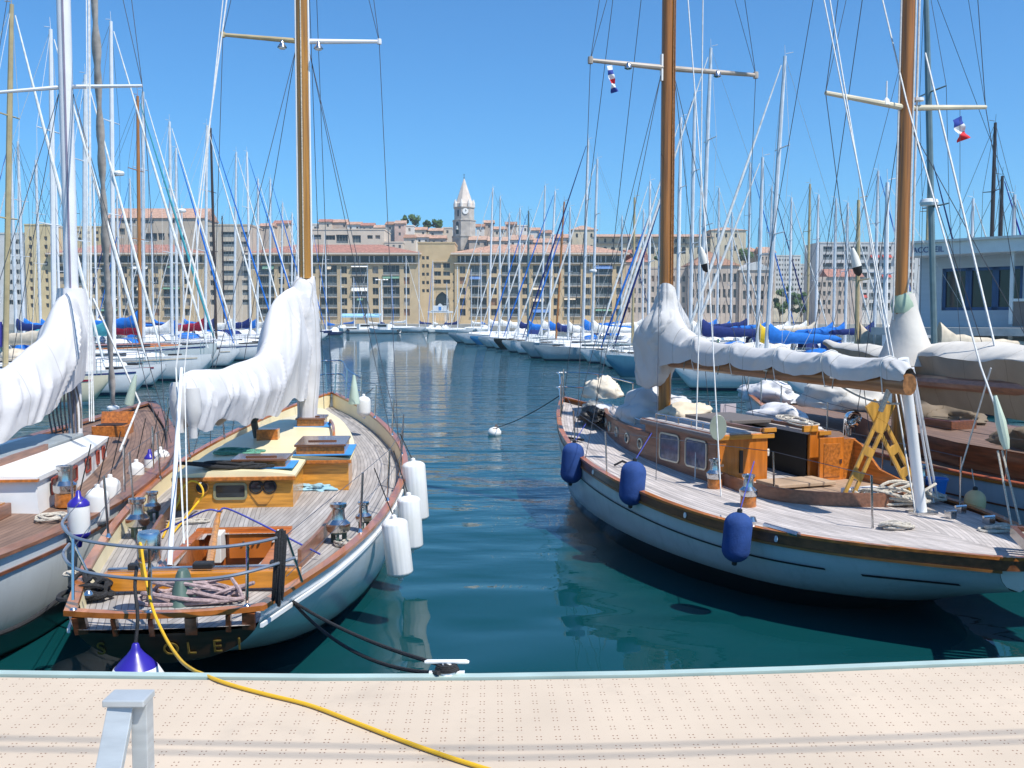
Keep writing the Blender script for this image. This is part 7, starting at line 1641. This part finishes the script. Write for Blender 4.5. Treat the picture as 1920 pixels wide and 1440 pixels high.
# ================================================================== things on, between and beside the near boats
def capsule(L_, r, n=24, cap=.35):
    out = []
    for i in range(7): a = math.pi / 2 * i / 6; out.append((max(.012, r * math.sin(a)), -L_ / 2 + r * cap * (1 - math.cos(a))))
    return out + [(q, -z) for q, z in reversed(out)]
def fender(label, p, L_, r, m, group, rib=0, ends=None, up=None, tilt=(0, 0), line='blackrope', cap=.35, cat='fender'):
    o = empty('fender', p); o.rotation_euler = (tilt[0], tilt[1], 0); tag(o, label, cat, group)
    b = MB(); b.lathe(capsule(L_, r, cap=cap), n=48 if rib else 28, rib=rib, nrib=16); b.build('body', m, o, ang=50)
    for s_ in ((1, -1) if ends is None else ()):
        e = MB(); e.lathe([(.03, L_ / 2 - .01), (.028, L_ / 2 + .03), (.012, L_ / 2 + .04)], n=10)
        if s_ < 0: e.v = [Vector((v.x, v.y, -v.z)) for v in e.v]
        e.build('eye', M['black'] if m is not M['fender'] else m, o)
    if ends:
        for s_ in (1, -1):
            e = MB(); e.lathe([(r * 1.012, L_ / 2 - r * cap * .9), (r * .985, L_ / 2 - r * cap * .55), (r * .75, L_ / 2 - r * cap * .2), (.03, L_ / 2 + .02), (.022, L_ / 2 + .07), (.01, L_ / 2 + .08)], n=24)
            if s_ < 0: e.v = [Vector((v.x, v.y, -v.z)) for v in e.v]
            e.build('end_cap', ends, o, ang=60)
    if up is not None:
        M_ = (Matrix.Translation(Vector(p)) @ Matrix.Rotation(tilt[1], 4, 'Y') @ Matrix.Rotation(tilt[0], 4, 'X')).inverted()
        e = MB(); e.tube([Vector((0, 0, L_ / 2)), M_ @ Vector(up)], .0065, 5); e.build('line', M[line], o)
    return o
G1 = 'ribbed white fenders on the golden cabin yacht'
fender('long ribbed white fender hanging nearest the quay on the golden cabin yacht', at(745, 1027, 10.2), .62, .135, M['fender'], G1, .02, up=L.w(1.33, 3.3, 1.65), tilt=(0, RAD(-6)), cap=.45)
fender('long ribbed white fender, middle of three beside the golden cabin yacht', at(769, 980, 11.5), .64, .135, M['fender'], G1, .02, up=L.w(1.5, 4.6, 1.66), tilt=(0, RAD(-3)), cap=.45)
fender('long ribbed white fender furthest from the quay of the three hanging together', at(779, 921, 12.9), .80, .15, M['fender'], G1, .02, up=L.w(1.55, 6.0, 1.7), tilt=(0, RAD(-4)), cap=.45)
fender('small plain white fender hanging at the bow of the golden cabin yacht', at(682, 762, 17.4), .36, .12, M['fender'], 'small plain white fenders', cap=.7, up=L.w(1.0, 10.6, 2.0))
G2 = 'white fenders between the two left yachts'
for px, py, Y, L_, r, e, words_ in ((148, 973, 9.9, .42, .105, 'fblue2', 'white fender with blue ends, nearest the quay between the two left yachts'), (183, 950, 10.7, .42, .12, None, 'plump white fender just behind the blue-ended one'), (207, 928, 11.7, .42, .12, None, 'white fender, third back between the two left yachts'), (256, 890, 13.2, .34, .10, None, 'white fender, fourth back between the two left yachts'), (302, 862, 14.2, .30, .12, None, 'short white fender, furthest back between the two left yachts'), (281, 873, 13.7, .3, .075, 'fblue2', 'slim white fender with a blue top beside the short furthest one')):
    p = at(px, py, Y); fender(words_, p, L_, r, M['fender'], G2, 0, M[e] if e else None, up=p + Vector((.12, .05, .75)), cap=.8)
G3 = 'navy covered fenders on the deckhouse yacht'
for px, py, Y, L_, r, up, words_ in ((1073, 868, 14.9, .62, .165, (1098, 795), 'navy fender hanging at the bow of the deckhouse yacht'), (1186, 906, 12.75, .58, .165, (1222, 812), 'navy fender hanging below the portholes of the deckhouse yacht'), (1382, 1007, 10.5, .54, .15, (1414, 865), 'navy fender hanging near the cockpit of the deckhouse yacht')):
    p = at(px, py, Y); fender(words_, p, L_, r, M['fblue'], G3, 0, up=at(up[0], up[1], Y + .7), tilt=(0, RAD(5)), line='bluerope', cap=.9)
fender('cream oval fender between the deckhouse yacht and the grey hulled yacht', at(1828, 941, 12.05), .30, .125, M['fcream'], 'oval cream fenders', cap=1.0, up=at(1822, 880, 12.3), line='rope')
# pear-shaped buoy fender under the transom
pb2 = at(256, 1284, 6.55); o = empty('buoy_fender', pb2); tag(o, 'pear-shaped white buoy fender with a blue top hanging below the dark transom', 'fender')
g = MB(); g.lathe([(.02, -.27), (.13, -.24), (.19, -.14), (.205, -.04), (.185, .05), (.14, .125)], n=28); g.build('body', M['fender'], o, ang=70)
g = MB(); g.lathe([(.1415, .122), (.10, .17), (.06, .21), (.03, .25), (.022, .28), (.010, .29)], n=28); g.build('blue_top', M['fblue2'], o, ang=70)
g = MB(); hp = at(253, 1100, 6.72); g.tube(smoothpath([(0, 0, .28), Vector((.0, .05, .45)), hp - pb2, hp - pb2 + Vector((-.02, .1, .12))], 4), .012, 6); g.build('line', M['blackrope'], o)

# ropes
def rope_thing(name, label, pts, r, m, cat='rope', n=7, group=None):
    g = MB(); g.tube(pts, r, n); o_ = g.build(name, m); return tag(o_, label, cat, group)
hose = [at(268, 1085, 7.35), at(262, 1030, 7.1), at(264, 1022, 7.0), at(272, 1075, 6.92), at(286, 1140, 6.75), at(310, 1195, 6.5), at(338, 1237, 6.1), at(362, 1256, 5.68), at(376, 1262, 5.56)]
hose += [atz(x, y, DZ + .013) for x, y in ((402, 1273), (440, 1286), (500, 1302), (580, 1322), (660, 1352), (740, 1383), (820, 1412), (900, 1438), (1010, 1470), (1150, 1500))]
rope_thing('hose', 'yellow hose from the golden cabin yacht across the dock', smoothpath(hose, 8), .0108, M['hose'], 'hose', 8)
fair, cl0 = at(550, 1128, 7.62), atz(836, 1262, DZ + .035)
rope_thing('mooring_rope', 'upper black mooring rope from the golden cabin yacht to the white cleat', sag(fair, cl0 + Vector((.01, .02, .03)), .05, 18), .0125, M['blackrope'], group='black mooring ropes at the white cleat')
rope_thing('mooring_rope', 'lower slacker black mooring rope from the golden cabin yacht to the white cleat', sag(fair + Vector((.01, 0, -.02)), cl0 + Vector((-.04, 0, 0)), .13, 18), .0125, M['blackrope'], group='black mooring ropes at the white cleat')
rope_thing('mooring_rope', 'thick dark mooring rope sagging under the white cabin yacht at the left edge', sag(at(-60, 1200, 7.6), at(116, 1118, 8.6), .08, 10), .02, M['blackrope'])
by = atz(927, 812, .06); b_ = empty('mooring_buoy', by); tag(b_, 'white mooring buoy floating on the open water in the middle', 'buoy')
g = MB(); g.lathe([(.02, -.16), (.13, -.12), (.19, -.02), (.19, .05), (.13, .13), (.03, .17)], n=20); g.build('float', M['buoy'], b_, ang=60)
g = MB(); g.tube([(0, 0, .15), (.05, 0, .22), (.1, 0, .16)], .02, 6); g.box((.02, -.02, .1), (.12, .2, .1)); g.build('shackle', mat('rust', (.16, .07, .04), .8), b_)
rope_thing('mooring_rope', 'thin dark line from the deckhouse yacht bow to the white mooring buoy', sag(by + Vector((.08, 0, .16)), at(1049, 742, 19.2), .07, 14), .010, M['blackrope'])
def coil(label, c, rx, ry, turns, r, m, h=.06, seed=1, jit=.25, name='rope_coil', rz=0):
    r_ = random.Random(seed); pts = []; n = turns * 12; ph = r_.random() * 6
    for i in range(n):
        a = 2 * math.pi * i / 12; k = i // 12; q = .45 + .55 * ((k * .618 + .3) % 1)
        cx_, cy_ = (noise.noise(Vector((k * 1.7, seed, 0))) * rx * jit * 2, noise.noise(Vector((k * 1.7, seed, 5))) * ry * jit * 2)
        pts.append(Vector((cx_ + math.cos(a) * rx * q, cy_ + math.sin(a) * ry * q * (1 + .2 * math.sin(2 * a + k)), r + h * (i / n) * (.6 + .4 * math.sin(a * 1.5 + k * 2)))))
    g = MB(); g.tube(smoothpath(pts, 2), r, 6); o_ = g.build(name, m); o_.location = c; o_.rotation_euler = (0, 0, rz); return tag(o_, label, 'rope')
def Ld(px, py, lift=0):
    q = L.z(px, py, 1.06); return L.w(q.x, q.y, dz(max(0, q.y)) - .005 + lift)
def Rd(px, py, lift=0):
    q = R.z(px, py, .99); return R.w(q.x, q.y, dzr(q.y, q.x) + .002 + lift)
coil('heap of black rope in the port stern corner of the golden cabin yacht', Ld(172, 1108), .17, .15, 9, .02, M['blackrope'], .18, 3, .5)
coil('tangle of grey-pink rope on the aft deck behind the taffrail', Ld(365, 1116), .42, .2, 11, .0155, M['redrope'], .16, 5, .45)
coil('loose pale rope coil against the golden cabin by the instruments', Ld(345, 962), .26, .12, 7, .012, M['rope'], .04, 8, .4)
coil('small pale coil on the starboard side deck by the winch', Ld(655, 1000), .16, .14, 6, .011, M['rope'], .04, 9, .4)
coil('little pale coil by the port winch of the golden cabin yacht', Ld(150, 1062), .13, .10, 5, .011, M['rope'], .03, 10, .5)
q = L.z(448, 842, 1.5); coil('green net-like rope heap on the cream cabin roof', L.w(q.x, q.y, roofz(q.y) + .03), .3, .22, 8, .014, M['greenrope'], .05, 12, .5)
q = L.z(430, 873, 1.45); coil('dark rope heap on the cabin roof above the aft window', L.w(q.x, q.y, roofz(q.y) + .05), .42, .2, 11, .018, M['blackrope'], .06, 14, .5)
coil('big beige rope heap at the foot of the yellow gallows', Rd(1668, 944), .42, .22, 13, .019, M['rope'], .24, 15, .5)
coil('trailing beige rope coil beside the white post on the deckhouse yacht', Rd(1730, 934), .3, .14, 8, .016, M['rope'], .12, 16, .5)
coil('short beige rope hank on the port side deck below the beige heap', Rd(1674, 990), .17, .10, 6, .016, M['rope'], .06, 17, .3)
coil('white rope hank by the stern rail of the deckhouse yacht', Rd(1876, 992), .18, .10, 6, .016, M['rope'], .07, 18, .4)
coil('pale rope lying on the deckhouse roof edge behind the companionway', R.w(1.1, 5.0, 1.74), .2, .7, 7, .012, M['rope'], .03, 19, .3)
coil('pale rope coil on the brown deck of the white cabin yacht', A.w(1.2, 4.1, dza(4) + .03), .15, .2, 5, .012, M['rope'], .03, 20, .4)
# hank of black rope over the pushpit
g = MB(); hp = at(526, 1006, 7.05)
pts = []
for k in range(4):
    x = -.03 + .02 * k; pts += [Vector((x, .02 * (-1) ** k, .02)), Vector((x - .02, .05 * (-1) ** k, -.2 - .01 * k)), Vector((x - .03, .0, -.46 - .02 * (k % 3))), Vector((x + .0, -.05, -.2)), Vector((x + .01, -.02, .02))]
g.tube(smoothpath(pts, 3), .014, 6); o_ = g.build('rope_hank', M['blackrope']); o_.location = hp; tag(o_, 'hank of black rope tied over the stern pushpit rail', 'rope')
# blue strap over the tiller
tp_ = L.M @ (L.y(410, 966, 2.68) + Vector((0, 0, .04)))
rope_thing('strap', 'thin blue strap lashed across the cockpit over the tiller', smoothpath([Ld(285, 1008, .12), tp_ + Vector((-.15, -.03, 0)), tp_, tp_ + Vector((.15, .0, -.0)), Ld(600, 1030, .05)], 6), .009, M['bluerope'], 'strap')
rope_thing('hose', 'short loop of yellow hose by the instruments on the cabin bulkhead', smoothpath([Ld(300, 985, .02), Ld(330, 960, .1), L.y(345, 930, 4.65), L.y(365, 920, 4.65) if False else L.w(-.9, 4.62, 1.30), L.w(-.74, 4.6, 1.32), L.w(-.66, 4.58, 1.2), L.w(-.72, 4.5, 1.07), Ld(330, 975, .03)] if False else [Ld(305, 990, .02), L.w(-.95, 4.45, 1.12), L.w(-.93, 4.6, 1.26), L.w(-.84, 4.63, 1.33), L.w(-.74, 4.62, 1.29), L.w(-.7, 4.58, 1.18), L.w(-.78, 4.5, 1.06), Ld(322, 985, .02)], 6), .012, M['hose'], 'hose')
# cloths, bags and bucket
def bag(label, c, s3, seed, m, name='sail_bag', rz=0, amp=.35, cat='bag'):
    o_ = heap(None, (0, 0, 0), *s3, seed, m, name, 30, 0, amp); o_.location = c; o_.rotation_euler = (0, 0, rz); return tag(o_, label, cat)
bag('pale blue rag dropped on the starboard side deck', Ld(590, 908, .04), (.2, .12, .07), 2, mat('blue_rag', (.25, .42, .5), .9), 'rag', amp=.6, cat='cloth')
bag('crumpled white sail lashed on the porthole trunk by the mast', R.w(.12, 7.35, 1.66), (.55, .62, .36), 4, M['clothgrey'], rz=R.rz)
bag('cream canvas bag lying aft of the crumpled white sail', R.w(.22, 6.55, 1.70), (.5, .3, .2), 6, mat('cream_canvas', (.62, .53, .4), .85, var=.1, bump=.3, bs=6), rz=R.rz + .3)
bag('low white cloth draped over the forward end of the porthole trunk', R.w(-.02, 8.95, 1.48), (.28, .36, .2), 8, M['cloth'], 'cloth', R.rz, cat='cloth')
bag('cream sail bundle tied to the bow pulpit of the deckhouse yacht', R.y(1085, 728, R.L - 1.0) if False else R.w(.25, R.L - 1.15, 1.86), (.34, .36, .26), 11, mat('cream_bundle', (.66, .58, .46), .85, var=.1, bump=.3, bs=6), rz=R.rz)
bag('yellowish rope bag on the foredeck under the cream bundle', R.w(-.05, R.L - 1.5, 1.6), (.2, .3, .14), 12, M['rope'], rz=R.rz)
bag('dark anchor gear heaped on the foredeck of the deckhouse yacht', R.w(-.35, R.L - 2.1, 1.5), (.18, .35, .16), 13, M['black'], 'anchor_gear', R.rz, .6, 'anchor')
bk2 = empty('bucket', Rd(1757, 922)); tag(bk2, 'bright blue plastic bucket behind the white post', 'bucket')
g = MB(); g.lathe([(.09, 0), (.125, .22), (.135, .22), (.135, .25), (.118, .25), (.085, .02)], n=20); g.build('pail', mat('blue_plastic', (.02, .2, .65), .35), bk2, ang=40)
g = MB(); g.tube([Vector((.13 * math.cos(a), -.02, .24 + .05 * math.sin(a))) for a in [math.pi * i / 10 for i in range(11)]], .005, 5); g.build('handle', M['steel'], bk2)
# gangplank to the deckhouse yacht's stern
gp0, gp1 = Vector((4.86, 9.55, 1.16)), Vector((3.45, 5.2, 1.27)); dgp = (gp1 - gp0).normalized(); sgp = Vector((-dgp.y, dgp.x, 0)).normalized()
if sgp.x < 0: sgp = -sgp
go = empty('gangplank'); tag(go, 'dark red gangplank with pale grating reaching the deckhouse yacht stern at the right edge', 'gangplank')
for off, nm in ((0, 'side_rail'), (.5, 'side_rail')): g = MB(); g.beam(gp0 + sgp * off, gp1 + sgp * off, .05, .1); g.build(nm, M['mahog'], go, smooth=False)
g = MB(); g.beam(gp0 + sgp * .25 - dgp * .02, gp0 + sgp * .25 + dgp * .05, .5, .09); g.build('end_rail', M['mahog'], go, smooth=False)
g = MB()
for i in range(46): c = gp0 + dgp * (.12 + i * .095) + sgp * .25; g.beam(c - sgp * .22, c + sgp * .22, .055, .02)
g.build('grating', mat('pale_grating', (.45, .43, .36), .7, var=.2), go, smooth=False)
# flags
def flag(label, p, w, h, cols, rz, tilt, group=None):
    g = MB(); rows = []; nx, nz = 12, 8
    for j in range(nz + 1):
        rows.append([Vector((w * i / nx, .05 * math.sin(i * .9 + j * .5) * (i / nx), -h * j / nz - .1 * h * math.sin(i * .5) * (i / nx))) for i in range(nx + 1)])
    g.loft(rows, False, False); per = nx / len(cols)
    g.m = [min(len(cols) - 1, int((k % nx) / per)) for k in range(len(g.f))]
    o_ = g.build('flag', cols, None, ang=80); o_.location = p; o_.rotation_euler = (0, tilt, rz); return tag(o_, label, 'flag')
fb, fw, frd = mat('flag_blue', (.02, .05, .3), .8), mat('flag_white', (.75, .75, .75), .8), mat('flag_red', (.6, .02, .03), .8)
pf = Cf.w(*Cf.y(1803, 217, CMY)); flag('blue white and red tricolour drooping under the spreader of the grey hulled yacht', pf, .34, .19, [fb, fw, frd], RAD(25), RAD(66))
pf = R.w(*R.y(1148, 122, RMY)); flag('small white and blue pennant twisted below the deckhouse yacht spreader', pf, .40, .09, [fw, fb, fw, frd, fw, fb], RAD(20), RAD(78))
g = MB(); g.tube([Cf.w(*Cf.y(1800, 203, CMY + .03)), Cf.w(*Cf.y(1800, 560, CMY - .5))], .004, 4); g.build('flag_halyard', M['wire'], None).matrix_world = Matrix.Identity(4)
fh = bpy.data.objects['flag_halyard']; tag(fh, 'thin dark halyard holding the tricolour below the spreader', 'rope')

# cables strung high along the quay: only their faint shadows cross the dock in the picture
hh = 6.8; off = Vector((sdir.x / sdir.z * hh, sdir.y / sdir.z * hh, hh))
for words_, pts in (('thin dark overhead cable strung along the quay, seaward one of two', ((-900, 1372), (0, 1384), (500, 1396), (960, 1402), (1500, 1388), (1920, 1372), (2900, 1330))), ('thin dark overhead cable strung along the quay, landward one of two', ((-900, 1392), (0, 1404), (500, 1415), (960, 1421), (1500, 1406), (1920, 1390), (2900, 1350)))):
    rope_thing('cable', words_, smoothpath([atz(x, y, DZ) + off for x, y in pts], 5), .010, M['black'], 'cable', group='cables above the quay')
# ================================================================== the summer air over the harbour
hz_ = MB(); hz_.box((0, 400, 44), (1500, 980, 96))
hm_ = bpy.data.materials.new('summer_haze'); hm_.use_nodes = True; nt = hm_.node_tree; nt.nodes.remove(nt.nodes['Principled BSDF'])
pv = nt.nodes.new('ShaderNodeVolumePrincipled'); pv.inputs['Color'].default_value = (.86, .93, 1, 1); pv.inputs['Density'].default_value = .00028; pv.inputs['Anisotropy'].default_value = .3
nt.links.new(pv.outputs[0], nt.nodes['Material Output'].inputs['Volume'])
tag(hz_.build('haze', hm_, smooth=False), kind='stuff')
